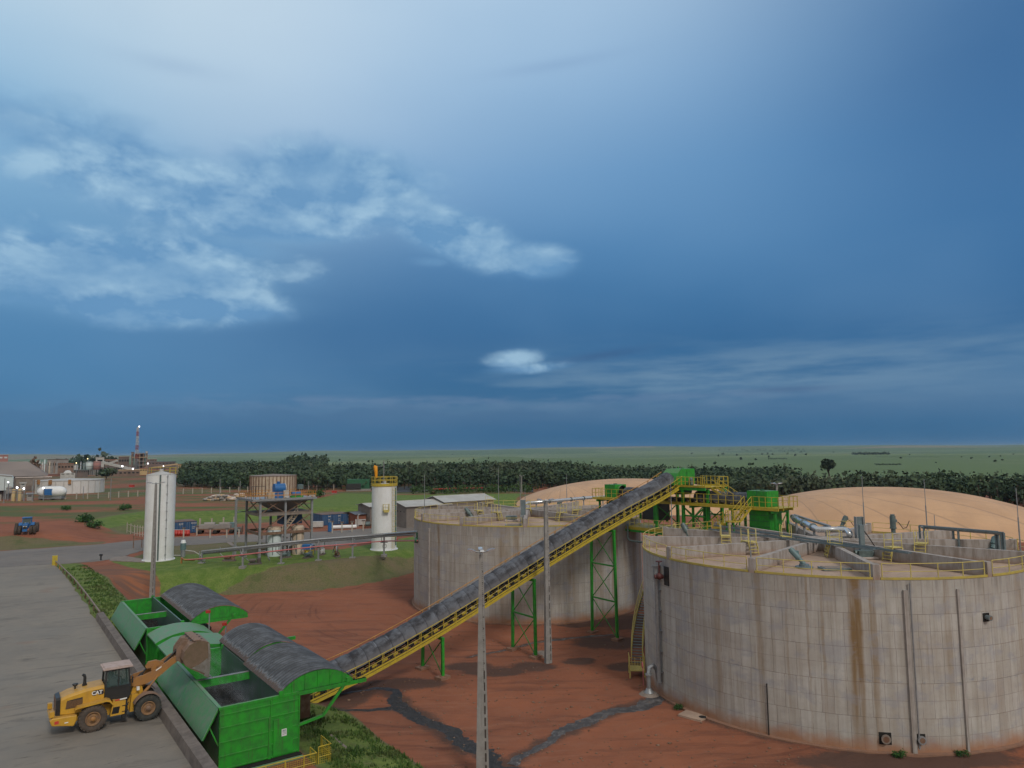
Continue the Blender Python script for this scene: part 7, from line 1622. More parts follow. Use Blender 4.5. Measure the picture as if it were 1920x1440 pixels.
# lined ponds
def flatpoly(name, pts, z1, thick, mat_, label, kind='structure'): mb = MB(); mb.prism([(p.x, p.y) for p in pts], z1-thick, z1, 'xy'); o = mb.build(name, mat_); tag(o, label, kind=kind); return o
flatpoly('pond', [at(742, 914, 5), at(800, 911, 5), at(900, 912, 5), at(1000, 920, 4.4), at(1000, 926, 4.4), at(900, 919, 5), at(800, 922, 5), at(742, 924, 5)], 5.25, 1.0, 'liner_black', 'black membrane lined pond with bluish sheen behind the sheds')
flatpoly('pond', [at(800, 927, 5), at(900, 921, 5), at(1010, 928, 4), at(960, 936, 4), at(880, 934, 4)], 4.9, 1.0, 'old_concrete', 'drained grey pond beside the black lined pond')
p = at(812, 926, 5); t = thing('dredge_hose', 'orange hose reel and boom at the corner of the ponds', 'hose reel', p); mb = MB(); mb.tube([(-.9, 0, .8), (.9, 0, .8)], .9, 12); mb.build('reel', 'rusty_steel', t); mb = MB(); mb.tube([(0, 0, 1.6), (9, 8, 1.5), (20, 20, 1.0)], .3, 8); mb.build('hose', 'red_paint', t)
p = at(883, 916, 4.6); t = thing('small_excavator', 'small pale yellow excavator parked at the orchard edge beyond the ponds', 'excavator', p); mb = MB(); mb.bx(-1.3, 1.3, -1, 1, .2, .8); mb.build('tracks', 'cab_black', t); mb = MB(); mb.bx(-1.4, .8, -.9, .9, .8, 2.0); mb.build('body', 'sack_tan', t); mb = MB(); mb.bx(-.2, .8, -.9, .1, 2.0, 2.9); mb.build('cab', 'white_dull', t); mb = MB(); mb.bar((.8, 0, 1.6), (3.0, 0, 3.2), .3, .3); mb.bar((3.0, 0, 3.2), (3.9, 0, 1.4), .25, .25); mb.build('boom', 'sack_tan', t)

def ribbed_drum(name, label, px0, px1, py, r_z, ztop_px, wall, ribs, roofm, nr, z0=5.0, yellow=()):
    a, b = at(px0, py, z0), at(px1, py, z0); c = (a+b)/2; Y = (a.y+b.y)/2; r = abs(px1-px0)/2/1346*Y*.985; k_ = 1+r*.8/math.hypot(c.x, c.y); c = Vector((c.x*k_, c.y*k_, z0)); r *= k_*math.cos(math.atan2(abs(c.x), c.y)); t = thing(name, label, 'tank', c); h = hgt((px0+px1)/2, ztop_px, Y)-z0
    mb = MB(); mb.lathe([(r, -.5), (r, h)], n=72); mb.build('shell', wall, t)
    mb = MB(); 
    for k in range(nr): q = 2*math.pi*k/nr; mb.box(polar(r+.05, math.degrees(q), h/2), (.25, .28, h), q)
    mb.build('ribs', ribs, t)
    mb = MB(); mb.lathe([(r+.12, h-.35), (r+.12, h), (r-.3, h), (.01, h+.55)], n=60, smooth=False); mb.build('roof', roofm, t)
    for q in yellow: mb = MB(); mb.box(polar(r+.3, q, h-.6), (.8, 1.0, 1.8), R(q)); mb.build('drain_box', 'loader_orange', t)
    return t, c, r, h
paint('white_tank', (.62, .62, .61), (.48, .47, .45), .5, .15, .6, streak=.5, sc=(.34, .28, .22))
ribbed_drum('round_tank', 'big white round tank with rust stained top edge, at the left behind the fence', 67, 197, 926, 0, 900.5, 'white_tank', 'white_dull', 'white_dull', 26, 5.0, (-92, -60, -120))
ribbed_drum('round_tank', 'beige ribbed tank standing behind the process frame', 468, 556, 928, 0, 892, 'beige_steel', 'rusty_steel', 'brown_roof', 40, 5.0)
# green ribbed cooling box
p0_, p1_ = at(651, 921, 5), at(690, 921, 5); t = thing('cooling_unit', 'dark green ribbed cooling unit on a pale base before the forest', 'cooling unit', p0_, R(12)); w_ = p1_.x-p0_.x; h = hgt(670, 899, p0_.y)-5
mb = MB(); mb.bx(0, w_, 0, 5, .8, h); [mb.bx(x, x+.14, -.12, 0, .8, h) for x in np.arange(0, w_, .9)]; mb.build('casing', 'dark_green_paint', t)
mb = MB(); mb.bx(-.4, w_+.6, -.5, 5.3, 0, .8); mb.build('base', 'pole_concrete', t); mb = MB(); mb.bx(-.3, w_*.62, -1.0, -.14, .9, 3.0); mb.build('fans', 'cab_black', t)
# small field objects
for px, py, mt, lb, s in ((627, 925, 'red_paint', 'small rust red box on the green field left of the cooling unit', .9), (604, 928, 'white_dull', 'pale box amid the shrubs left of the red box', .9), (586, 934, 'white_dull', 'small white tank on the field right of the process frame', 1.0), (247, 914, 'red_paint', 'red box standing alone left of the plain silo top', 1.1)):
    p = G5(px, py); t = thing('field_box', lb, 'box', p); mb = MB(); mb.bx(-s, s, -s*.5, s*.5, .15, s*1.1); mb.build('case', mt, t); mb = MB(); mb.bx(-s*1.1, s*1.1, -s*.6, s*.6, 0, .15); mb.build('base', 'pole_concrete', t)
# sack pile
def pile(name, label, pxs, py, mats, n, seed, spread=3.0, s=.8):
    rr = random.Random(seed); a, b = at(pxs[0], py, 5), at(pxs[1], py, 5); t = thing(name, label, 'sack pile', a)
    for m_ in mats:
        mb = MB()
        for k in range(n):
            f = rr.random(); p = a.lerp(b, f)-a; hh_ = 1.6*math.sin(math.pi*f)**.7; mb.ball((p.x, p.y+rr.uniform(0, spread), rr.uniform(.1, hh_+.2)), s*rr.uniform(.5, 1.1), 6, 5, (1.3, 1, .55))
        o = mb.build('sacks', m_, t); o['kind'] = 'stuff'
pile('sack_pile', 'long low pile of white, grey and tan sacks on the red field', (384, 436), 939, ('sack_white', 'grey_plant', 'sack_tan'), 60, 4)
pile('sack_pile', 'short pile of pale sheets partly hidden by the process frame', (438, 456), 935, ('sack_white', 'sack_tan'), 18, 5)
# yellow huts before the forest
def hut(label, px0, px1, pyb, pyt, wall, roofm, nwin, cat='hut', name='site_hut'):
    a, b = at(px0, pyb, 5), at(px1, pyb, 5); th_ = math.atan2(-a.x, a.y); w_ = (b.x-a.x)*math.cos(th_); h = hgt(px0, pyt, a.y)-5; t = thing(name, label, cat, a, th_)
    mb = MB(); mb.bx(0, w_, 0, w_*.5+2, -.3, h*.84); mb.build('wall', wall, t); mb = MB(); mb.bx(-.4, w_+.4, -.5, w_*.5+2.5, h*.84, h); mb.build('roof', roofm, t)
    for k in range(nwin): x = w_*(k+.5)/nwin; mb = MB(); mb.bx(x-w_/nwin*.22, x+w_/nwin*.22, -.06, 0, h*.42, h*.66); mb.build('window', 'glass_dark', t)
    return t
hut('yellow square hut right of the top of the plain silo', 329, 345, 903, 892.5, 'cream_wall', 'terracotta', 2); hut('long low cream hut with a row of windows before the forest', 372, 394, 901, 896, 'cream_wall', 'terracotta', 6)
for px, pyb, pyt in ((372, 900, 884),):
    p = at(px, pyb, 5); h = (pyb-pyt)/1346*p.y; t = thing('mast_light', 'slim mast with a white lamp before the forest', 'mast', p); mb = MB(); mb.tube([(0, 0, 0), (0, 0, h)], .18, 6); mb.build('mast', 'galvanised', t); mb = MB(); mb.ball((0, 0, h+.3), .55, 8, 6); mb.build('lamp', 'logo_white', t)
# nursery rows
def nursery():
    mb = MB(); rr = random.Random(2)
    for r_ in range(13):
        py = 897+r_*1.25; 
        for k in range(150):
            px = 330+k*1.0+rr.uniform(-.3, .3)+r_*.4
            if px > 470: continue
            p = at(px, py, 5.0); mb.ball((p.x, p.y, 5.5), .55, 4, 3, (1.6, .6, 1.3))
    o = mb.build('nursery_rows', 'grey_plant'); tag(o, 'grey brown nursery rows covering the field before the forest', 'crop rows', kind='stuff')
paint('dry_crop', (.14, .125, .10), (.09, .085, .06), .9, .3, .95)
nursery(); bpy.data.objects['nursery_rows'].data.materials.clear(); bpy.data.objects['nursery_rows'].data.materials.append(MATS['dry_crop'])

# works at the left edge
def blocky(name, label, cat, px0, px1, pyb, pyt, Y, depth, wall, roofm=None, wins=0, winmat='dark_void', cols_=0, z0=None):
    x0, x1 = xat(px0, pyb, Y), xat(px1, pyb, Y); zb_ = hgt((px0+px1)/2, pyb, Y) if z0 is None else z0; zt_ = hgt((px0+px1)/2, pyt, Y); th_ = math.atan2(-x0, Y); t = thing(name, label, cat, (x0, Y, zb_), th_); w_ = (x1-x0)*math.cos(th_); h = zt_-zb_
    mb = MB(); mb.bx(0, w_, 0, depth, -2 if cols_ == 0 else h*.3, h); mb.build('wall', wall, t)
    if roofm: mb = MB(); mb.bx(-.3, w_+.3, -.3, depth+.3, h, h+max(.4, h*.05)); mb.build('roof', roofm, t)
    for k in range(wins): x = w_*(k+.5)/wins; mb = MB(); mb.bx(x-w_/wins*.3, x+w_/wins*.3, -.08, 0, h*.5, h*.72); mb.build('window', winmat, t)
    for k in range(cols_): x = w_*k/(cols_-1) if cols_ > 1 else 0; mb = MB(); mb.box((min(max(x, .4), w_-.4), .5, h*.15-1), (.8, .8, h*.3+2)); mb.build('leg', 'pole_concrete', t)
    return t, w_, h
# pale blue process building with clipped corner
Y = 262; x0, x1 = xat(-60, 935, Y), xat(23, 935, Y); t = thing('process_building', 'pale blue clad building on legs cut by the left edge of the photo', 'building', (x1, Y, 5), R(34)); h = hgt(10, 890, Y)-5; hb = hgt(10, 919, Y)-5; w_ = x1-x0
mb = MB(); mb.prism([(-w_, hb), (0, hb), (0, h-1.2), (-.6, h-.6), (-w_, h+1.6)], 0, 14, 'xz'); mb.build('cladding', 'silo_white', t); mb = MB(); mb.plate((-w_, -.3, h+1.75), (-.3, -.3, h-.5), (-.3, 14.3, h-.5), (-w_, 14.3, h+1.75), .2); mb.build('roof', 'light_roof', t)
for x in np.arange(-w_+1, 0, 2.6): mb = MB(); mb.bar((x, .4, -1), (x, .4, hb), .35, .35); mb.build('leg', 'galvanised', t)
mb = MB(); mb.bx(-w_, -.3, 3, 12, -1, hb-.6); mb.build('machines', 'dark_plant', t)
def drum(name, label, px, pyb, rpx, pyt, Y, mat_, dome=.4, grp=None, legs=0, cat='tank'):
    x = xat(px, pyb, Y); zb_ = hgt(px, pyb, Y); zt_ = hgt(px, pyt, Y); r = rpx/1346*Y; h = zt_-zb_; cs_ = math.cos(math.atan2(abs(x), Y)); r *= cs_; t = thing(name, label, cat, (x*(1+r/Y), Y+r, zb_), 0, grp); lo = h*.3 if legs else -1.0
    mb = MB(); mb.lathe([(r*.6 if legs else r, lo), (r, lo+.3), (r, h), (r*.7, h+dome*r*.6), (.01, h+dome*r)], n=28); mb.build('shell', mat_, t)
    mb = MB(); mb.lathe([(r+.08, h-.5), (r+.08, h-.2)], n=28, smooth=False); mb.lathe([(r+.08, h*.6), (r+.08, h*.6+.25)], n=28, smooth=False); mb.build('bands', 'grey_plant', t)
    for k in range(legs): q = 2*math.pi*k/legs; mb = MB(); mb.bar((r*.8*math.cos(q), r*.8*math.sin(q), -1), (r*.8*math.cos(q), r*.8*math.sin(q), lo+.4), .7, .7); mb.build('leg', 'pole_concrete', t)
    return t
drum('round_vessel', 'grey domed vessel beside the pale blue building', 18, 920, 6.0, 914, 258, 'grey_plant', .5); drum('round_vessel', 'cream cylinder tank, left of the pair by the lights', 25, 935, 3.5, 918, 250, 'cream_wall', .3); drum('round_vessel', 'cream cylinder tank with a white dome, right of the pair by the lights', 36, 935, 4.4, 919, 250, 'cream_wall', .7)
blocky('pump_house', 'small grey kiosk with a dark door by the left fence', 'kiosk', 50, 61, 935, 927, 252, 3, 'grey_plant', 'galvanised', 1)
# horizontal pressure vessel with blue panel
Y = 256; x0, x1 = xat(70, 925, Y), xat(124, 925, Y); zc = hgt(97, 922, Y); t = thing('pressure_vessel', 'long white vessel with rounded shining ends and a blue panel, before the white round tank', 'vessel', (x0, Y, 5)); r = 1.9; L_ = x1-x0
mb = MB(); prof = [(0.01, 0)]+[(r*math.sin(a), r*1.3*(1-math.cos(a))) for a in (R(20), R(40), R(60), R(80), R(90))]+[(r*math.sin(a), L_-r*1.3*(1-math.cos(a))) for a in (R(90), R(80), R(60), R(40), R(20))]+[(.01, L_)]
mb.lathe(prof, (0, 0, zc-5), 'x', 24); mb.build('shell', 'white_paint', t); mb = MB(); mb.bx(L_*.36, L_*.62, -r-.12, -r+.3, zc-5-1.1, zc-5+1.1); mb.build('blue_panel', 'tractor_blue', t)
mb = MB(); mb.bx(L_*.1, L_*.9, -1, 1, zc-5-r-.5, zc-5-r*.8); mb.build('cradle', 'galvanised', t)
for k in (.15, .5, .85): mb = MB(); mb.box((L_*k, 0, (zc-5-r)/2-.4), (.6, 1.6, zc-5-r+.8)); mb.build('leg', 'dark_plant', t)
# brown hipped warehouse
Y = 330; t = thing('warehouse', 'huge warehouse with a brown hipped roof at the left edge', 'warehouse', (xat(90, 891, Y), Y, 5), R(33)); zr = hgt(45, 865, Y+24)-5; ze = hgt(88, 892, Y)-5
xl, xr, xrr = -110, 0, -8.5
vs = [(xl, 0, ze), (xr, 0, ze), (xr, 60, ze), (xl, 60, ze), (xl, 30, zr), (xrr, 30, zr)]; mb = MB(); mb.add(vs, [(0, 1, 5, 4), (1, 2, 5), (2, 3, 4, 5), (3, 0, 4), (0, 3, 2, 1)]); mb.build('roof', 'brown_roof', t); mb = MB(); mb.bx(xl+1, xr-1.5, 1, 59, -2, ze-.05); mb.build('wall', 'dark_plant', t)
mb = MB(); [mb.bx(x, x+.5, .8, 1.0, -1, ze-.1) for x in np.arange(xl+2, xr-2, 6)]; mb.build('pillars', 'pole_concrete', t)
# silos: pink and white pair on columns, smaller ones
Y = 470
drum('product_silo', 'white silo of the pair on columns in the far works', 167, 888, 7.2, 866.5, Y, 'silo_white', .12, legs=8, cat='silo'); drum('product_silo', 'pinkish silo of the pair on columns in the far works', 181.5, 888, 7.4, 865.5, Y, 'silo_pink', .12, legs=8, cat='silo')
drum('product_silo', 'low pale silo left of the silo pair', 142, 886, 4.2, 872, Y, 'white_dull', .2, cat='silo'); drum('product_silo', 'slim silver silo left of the white silo of the pair', 151, 884, 1.4, 866, Y, 'galvanised', .2, cat='silo'); drum('product_silo', 'small grey silo touching the white one of the pair', 157, 884, 2.3, 868, Y, 'machine_grey', .2, cat='silo')
blocky('works_block', 'low dark plant block at the foot of the silo pair', 'building', 138, 165, 889, 882, Y-8, 6, 'dark_plant', 'machine_grey', 6)
# row of grey cylinders left
Y = 560
for k, (px, r_, yt, mt) in enumerate(((69, 2.2, 863, 'beige_steel'), (73.5, 1.8, 864, 'silo_white'), (79, 1.3, 866, 'white_dull'), (83, 1.5, 861, 'silo_white'), (88, 1.7, 866, 'grey_plant'), (92.5, 1.6, 865, 'beige_steel'), (97, 1.7, 864, 'grey_plant'), (101.5, 1.5, 865, 'brown_plant'), (106, 1.5, 863, 'grey_plant'))):
    drum('grey_column', ('', '')[0] or ('wide beige', 'pale blue topped', 'narrow white', 'tallest white', 'grey', 'beige', 'second grey', 'brown', 'last grey')[k]+' column in the far row left of the works', px, 885, r_, yt, Y, mt, .2, 'row of far plant columns', cat='column')
blocky('works_block', 'long grey plant building behind the row of columns', 'building', 88, 128, 884, 862, 600, 12, 'grey_plant', 'dark_plant', 9); blocky('works_block', 'brown open shed right of the row of columns', 'building', 108, 138, 884, 870, 580, 10, 'brown_plant', 'terracotta', 5)
blocky('works_block', 'pale cube building above the pink silo', 'building', 179, 195, 872, 858, 640, 14, 'light_roof', 'white_dull', 1); blocky('works_block', 'brown block with a grey stepped front in the far works', 'building', 196, 222, 872, 862, 660, 14, 'brown_plant', 'terracotta', 5)
blocky('works_block', 'dark flat building with pale ends left of the lattice tower', 'building', 222, 242, 874, 857, 690, 14, 'dark_plant', 'terracotta', 4); blocky('works_block', 'low grey shed in front of the lattice tower foot', 'building', 196, 240, 886, 874, 600, 10, 'dark_plant', 'brown_plant', 9)
blocky('works_block', 'cream low building beside the plain silo top', 'building', 262, 276, 886, 879, 560, 10, 'cream_wall', 'terracotta', 3); blocky('works_block', 'brown bunker below the lattice tower', 'building', 222, 262, 894, 882, 540, 12, 'brown_plant', 'sack_tan', 5)
blocky('works_block', 'small cream house between the works and the forest', 'building', 334, 347, 878, 871, 640, 10, 'cream_wall', 'terracotta', 3); blocky('works_block', 'long dark sheds right of the lattice tower', 'building', 277, 330, 873, 866, 820, 14, 'dark_plant', 'dark_roof', 8); blocky('works_block', 'pale roofed sheds right of the lattice tower, far behind', 'building', 276, 294, 866, 861, 900, 14, 'brown_plant', 'light_roof', 4)
blocky('works_block', 'red and white tanks platform at the top left edge', 'building', -12, 15, 866, 853, 520, 12, 'silo_pink', 'light_roof', 3, 'silo_white', 0)
blocky('works_block', 'cream low wall strip before the brown warehouse', 'wall', 30, 97, 902, 896, 300, 1.0, 'old_concrete', 'sack_white', 0); blocky('works_block', 'small greenish shed below the warehouse eaves', 'building', 38, 48, 911, 907, 285, 4, 'white_dull', 'light_roof', 1)
t, w_, h = blocky('tent_hall', 'small white arched tent hall before the row of columns', 'tent', 113, 141, 892, 887, 430, 9, 'white_dull', None, 3)
mb = MB(); mb.prism([(0, h)]+[(w_*.5+w_*.28*math.cos(q), h+1.5*math.sin(q)) for q in (math.pi, 2.2, 1.57, .9, 0)]+[(w_, h)], 0, 9, 'xz'); mb.build('roof', 'white_paint', t)
# open framed building below the lattice tower
Y = 680; x0, x1 = xat(247, 880, Y), xat(275, 880, Y); z0 = hgt(260, 886, Y); z1 = hgt(260, 849, Y); t = thing('boiler_house', 'open multi storey boiler house beside the red and white lattice tower', 'building', (x0, Y, z0), R(27)); w_, h = (x1-x0)*.89, z1-z0
for k in range(5): mb = MB(); mb.bx(-.3, w_+.3, 0, 12, h*(k+1)/5-.8, h*(k+1)/5-.2); mb.build('floor_slab', 'sack_tan' if k in (3,) else 'grey_plant', t)
for x in (0, w_*.25, w_*.5, w_*.75, w_): mb = MB(); mb.box((x, .5, h/2), (.9, .9, h)); mb.box((x, 11.5, h/2), (.9, .9, h)); mb.build('column', 'brown_plant', t)
mb = MB(); mb.bx(2, w_-2, 4, 10, 0, h*.95); mb.build('boiler', 'dark_plant', t); mb = MB(); mb.cyl((w_-.5, 3, 0), 1.0, h*.3, h+1.5, 12); mb.build('flue', 'white_dull', t)
for k in range(6): mb = MB(); mb.box((w_*(k+.5)/6, 2, h*.12+(k % 3)*h*.25), (w_/9, 1, h*.12)); mb.build('equipment', 'machine_grey' if k % 2 else 'sack_tan', t)
blocky('works_block', 'slim dark lift tower left of the boiler house', 'tower', 245, 250, 880, 849, 684, 4, 'grey_plant', 'dark_plant', 1)
# lattice tower
paint('mast_red', (.30, .08, .065), (.22, .07, .06), .5, 1, .7)
Y = 676; xc_ = xat(255.5, 886, Y); z0 = hgt(255, 886, Y); z1 = hgt(257.5, 801, Y); t = thing('lattice_tower', 'red and white lattice radio mast with a bright lamp at its top', 'radio mast', (xc_, Y, z0)); h = z1-z0; nb = 10
for k in range(nb):
    a, b = h*k/nb, h*(k+1)/nb; wa, wb = 1.5*(1-a/h*.6), 1.5*(1-b/h*.6); mb = MB()
    for sx in (-1, 1):
        for sy in (-1, 1): mb.bar((sx*wa, sy*wa, a), (sx*wb, sy*wb, b), .26, .26)
        mb.bar((sx*wa, -wa, a), (-sx*wb, -wb, b), .18, .18); mb.bar((-wa, sx*wa, a), (wb, sx*wa, b), .25, .25)
    mb.bar((-wb, -wb, b), (wb, -wb, b), .35, .35); mb.build('mast_section', ('mast_red', 'white_dull', 'white_dull')[(k+1) % 3] if k > 3 else ('mast_red' if k in (3,) else 'galvanised'), t)
mb = MB(); mb.ball((1.2, 0, h+.6), .6, 10, 8); mb.build('beacon', 'lamp_glow', t)
# far conveyors as pale galleries
def gallery(label, a, b, Y, mat_='light_roof', w=1.8): p, q = Vector((xat(*a, Y), Y, hgt(*a, Y))), Vector((xat(*b, Y), Y, hgt(*b, Y))); t = thing('conveyor_gallery', label, 'conveyor', p); mb = MB(); mb.bar((0, 0, 0), q-p, w, w); mb.build('gallery', mat_, t); [(lambda m_: (m_.bar((q-p)*f, (q-p)*f-Vector((0, 0, 9*(1-f)+2)), .6, .6), m_.build('trestle', 'dark_plant', t)))(MB()) for f in (.2, .5, .8)]
gallery('long pale conveyor gallery sloping down right from the pale cube building', (192, 867), (249, 880), 560); gallery('short pale gallery rising right above the long one', (206, 869), (220, 863.5), 640)
gallery('yellowish gallery behind the top of the plain silo', (285, 877), (333, 870), 700, 'sack_tan', 1.4)
# lit lamps of the works
for px, py, Y, s, lb in ((17, 904, 255, .34, 'bright lamp on the pale blue building'), (34, 914, 250, .42, 'bright lamp over the right cream tank'), (46.5, 916, 250, .40, 'bright lamp right of the cream tanks'), (83, 915, 252, .42, 'bright lamp over the left end of the white vessel'), (230, 874, 555, .8, 'bright lamp halfway along the long gallery'), (250, 879, 550, .8, 'bright lamp at the lower end of the long gallery'), (278, 869, 600, .7, 'bright lamp right of the boiler house'),
                  (165, 860, 560, .5, 'warm lamp above the white silo of the pair'), (144, 868, 460, .45, 'warm lamp above the low pale silo'), (307, 874, 640, .6, 'bright lamp over the low sheds behind the plain silo')):
    x = xat(px, py, Y); z = hgt(px, py, Y); t = thing('floodlight', lb, 'floodlight', (x, Y-.5, z)); mb = MB(); mb.ball((0, 0, 0), s*.72, 8, 6); mb.build('lamp_head', 'lamp_glow' if 'bright' in lb else 'lamp_warm', t); mb = MB(); mb.bar((0, .3, -.2), (0, .3, -min(9, z-4)), .22, .22); mb.build('pole', 'galvanised', t)
# thin poles at the left fence
TP = {7: 'before the pale blue building', 61: 'left of the white vessel', 156: 'before the white round tank', 207: 'right of the white round tank', 412: 'above the sack pile', 578: 'right of the beige ribbed tank', 450: 'left of the beige ribbed tank'}
for px, pyb, pyt, Y in ((7, 938, 897, 240), (61, 936, 899, 248), (156, 930, 912, 262), (207, 935, 897, 250), (412, 925, 898, 262), (578, 912, 902, 300), (450, 924, 902, 270)):
    x = xat(px, pyb, Y); z0, z1 = gz(x, Y), hgt(px, pyt, Y); t = thing('thin_pole', 'thin grey pole standing '+TP[px], 'pole', (x, Y, z0), 0, 'thin poles of the upper field'); mb = MB(); mb.tube([(0, 0, -.2), (0, 0, z1-z0)], .11, 6); mb.build('shaft', 'galvanised', t); mb = MB(); mb.box((0, 0, .1), (.5, .5, .2)); mb.build('foot', 'pole_concrete', t)

# ------------------------------------------------------------------ vegetation
def leaf_object(name, C, Rd, per, size, mat_, seed=1, flat=1.0, low=-.55, parent=None):
    """clumps of small leaf faces spread through crown volumes. C centres, Rd radii (n,3)"""
    r_ = np.random.default_rng(seed); n = len(C); idx = np.repeat(np.arange(n), per); m_ = len(idx)
    d = r_.normal(size=(m_, 3)); d /= np.linalg.norm(d, axis=1)[:, None]; rad = r_.random(m_)**.38
    # lumps
    lump = 1+.22*np.sin(d[:, 0]*5+idx*1.7)*np.sin(d[:, 2]*4+idx*.9)+.12*np.sin(d[:, 1]*9+idx)
    p = C[idx]+d*(rad*lump)[:, None]*Rd[idx]
    keep = d[:, 2]*rad > low; p = p[keep]; d = d[keep]; idx = idx[keep]; m_ = len(p)
    s = size*(.55+.9*r_.random(m_)) if np.isscalar(size) else size[idx]*(.55+.9*r_.random(m_))
    a = r_.normal(size=(m_, 3)); nrm = d*1.0+a*.8; nrm /= np.linalg.norm(nrm, axis=1)[:, None]
    t1 = np.cross(nrm, r_.normal(size=(m_, 3))); t1 /= np.linalg.norm(t1, axis=1)[:, None]; t2 = np.cross(nrm, t1)
    q = r_.uniform(.6, 1.3, size=(m_, 4))
    v = np.stack([p+t1*(s*q[:, 0])[:, None], p+t2*(s*q[:, 1])[:, None], p-t1*(s*q[:, 2])[:, None], p-t2*(s*q[:, 3])[:, None]], 1).reshape(-1, 3)
    me = bpy.data.meshes.new(name); me.vertices.add(m_*4); me.vertices.foreach_set('co', v.ravel()); me.loops.add(m_*4); me.loops.foreach_set('vertex_index', np.arange(m_*4, dtype=np.int32))
    me.polygons.add(m_); me.polygons.foreach_set('loop_start', (np.arange(m_)*4).astype(np.int32)); me.update(calc_edges=True)
    tone = np.repeat(np.clip(.5+.35*r_.normal(size=n)[idx]+.25*r_.normal(size=m_), 0, 1), 4); at_ = me.attributes.new('tone', 'FLOAT', 'POINT'); at_.data.foreach_set('value', tone.astype(np.float32))
    me.materials.append(MATS[mat_]); o = bpy.data.objects.new(name, me); col.objects.link(o)
    if parent is not None: o.parent = parent
    return o
def scatter(poly, sp, seed):
    r_ = np.random.default_rng(seed); P_ = np.array([(p[0], p[1]) for p in poly]); x0, y0 = P_.min(0); x1, y1 = P_.max(0); n = int((x1-x0)*(y1-y0)/(sp*sp)); x = r_.uniform(x0, x1, n); y = r_.uniform(y0, y1, n); k = sd_poly(poly, x, y) < 0; return x[k], y[k]
def F(px, Y): return (xat(px, 880, Y), Y)
def forest(name, label, poly, sp, hmean, hvar, seed, per, size):
    x, y = scatter(poly, sp, seed); r_ = np.random.default_rng(seed+9); z = ground_z(x, y); n = len(x)
    big = .5+.5*np.sin(x*.021+y*.013)*np.sin(y*.03-x*.011); h = hmean*(.80+.28*big)+r_.normal(size=n)*hvar*1.5
    C = np.column_stack([x, y, z+h*.50]); Rd = np.column_stack([sp*.60*(.8+.5*r_.random(n)), sp*.60*(.8+.5*r_.random(n)), h*.42])
    o = leaf_object(name, C, Rd, per, size, 'forest_leaf', seed, low=-.8)
    # stems of the trees in the same mass
    mb = MB(); d = np.hypot(x, y); order = np.argsort(d)[:1500]
    for i in order: mb.bar((x[i], y[i], z[i]-.3), (x[i], y[i], z[i]+h[i]*.6), .35, .35)
    st_ = mb.build('stems', 'bark', o)
    tag(o, label, 'forest', kind='stuff'); return o
forest('forest', 'dense dark eucalyptus forest on the left half, behind the fields', [F(338, 345), F(345, 640), F(600, 680), F(610, 480), F(800, 500), F(1060, 480), F(1050, 300), F(870, 288), F(760, 290), F(600, 300), F(470, 305), F(400, 330)], 4.4, 9.4, .75, 21, 60, .62)
forest('forest', 'dense dark forest stretching behind the tan membrane domes', [F(1040, 290), F(1050, 480), F(1300, 430), F(1450, 400), F(1520, 285), F(1700, 272), F(2150, 262), F(2150, 205), F(1700, 222), F(1440, 250), F(1300, 285)], 4.0, 10.4, .8, 22, 66, .58)
forest('forest', 'band of taller woodland behind the left part of the forest', [F(535, 700), F(610, 700), F(610, 770), F(535, 760)], 7, 13, 1.2, 23, 30, 1.6)
forest('forest', 'dark tree line on the horizon behind the far works', [F(110, 760), F(200, 760), F(240, 800), F(110, 800)], 11, 17, 3, 24, 26, 2.4)
# orchard strip of brighter green before the forest
def low_plants(name, label, poly, sp, h, seed, per, size, mat_, cat='ground cover'):
    x, y = scatter(poly, sp, seed); z = ground_z(x, y); n = len(x); C = np.column_stack([x, y, z+h*.5]); Rd = np.full((n, 3), sp*.6); Rd[:, 2] = h*.7; o = leaf_object(name, C, Rd, per, size, mat_, seed, low=-.5); tag(o, label, cat, kind='stuff'); return o
low_plants('orchard_rows', 'brighter green orchard strip between the poles and the forest', [F(770, 262), F(990, 262), F(1010, 290), F(770, 288)], 2.4, 2.2, 31, 16, .32, 'orchard_leaf')
def tree(name, label, p, h, rx, seed, mat_='far_leaf', per=260, size=.8, group=None, cat='tree', trunk_h=.35, clumps=7):
    rr = np.random.default_rng(seed); t = thing(name, label, cat, p, 0, group); mb = MB(); th = h*trunk_h
    mb.tube([(0, 0, -.3), (.03*h, 0, th*.6), (.0, .02*h, h*.62)], [h*.035, h*.025, h*.012], 7)
    for k in range(5): a = k*1.3+seed; mb.tube([(0, 0, th*(.7+.1*k)), (math.cos(a)*rx*.35, math.sin(a)*rx*.35, th+h*.18), (math.cos(a)*rx*.65, math.sin(a)*rx*.65, th+h*.34)], [h*.016, h*.011, h*.006], 5)
    mb.build('trunk', 'bark', t); C = []; Rd = []
    for k in range(clumps): a = 2.4*k+seed; q = rx*.55*math.sqrt((k+.5)/clumps)*1.2; C.append((math.cos(a)*q, math.sin(a)*q, th+(h-th)*(.35+.4*rr.random()))); s_ = rx*(.38+.22*rr.random()); Rd.append((s_, s_, (h-th)*.32))
    o = leaf_object('crown', np.array(C), np.array(Rd), per//clumps, size, mat_, seed, low=-.7, parent=t); return t
tree('broad_tree', 'broad dark tree between the white round tank and the far works', G5(199, 899), 7.5, 5.8, 3, 'forest_leaf', 700, .8, None, 'tree', .2, 9)
tree('round_tree', 'small round dark tree left of the white round tank', G5(50, 906), 6.0, 3.0, 4, 'forest_leaf', 420, .6, None, 'tree', .2, 6); tree('round_tree', 'dark tree standing right behind the pale blue building', G5(30, 916), 7.0, 4.0, 5, 'forest_leaf', 420, .7, None, 'tree', .15, 7)
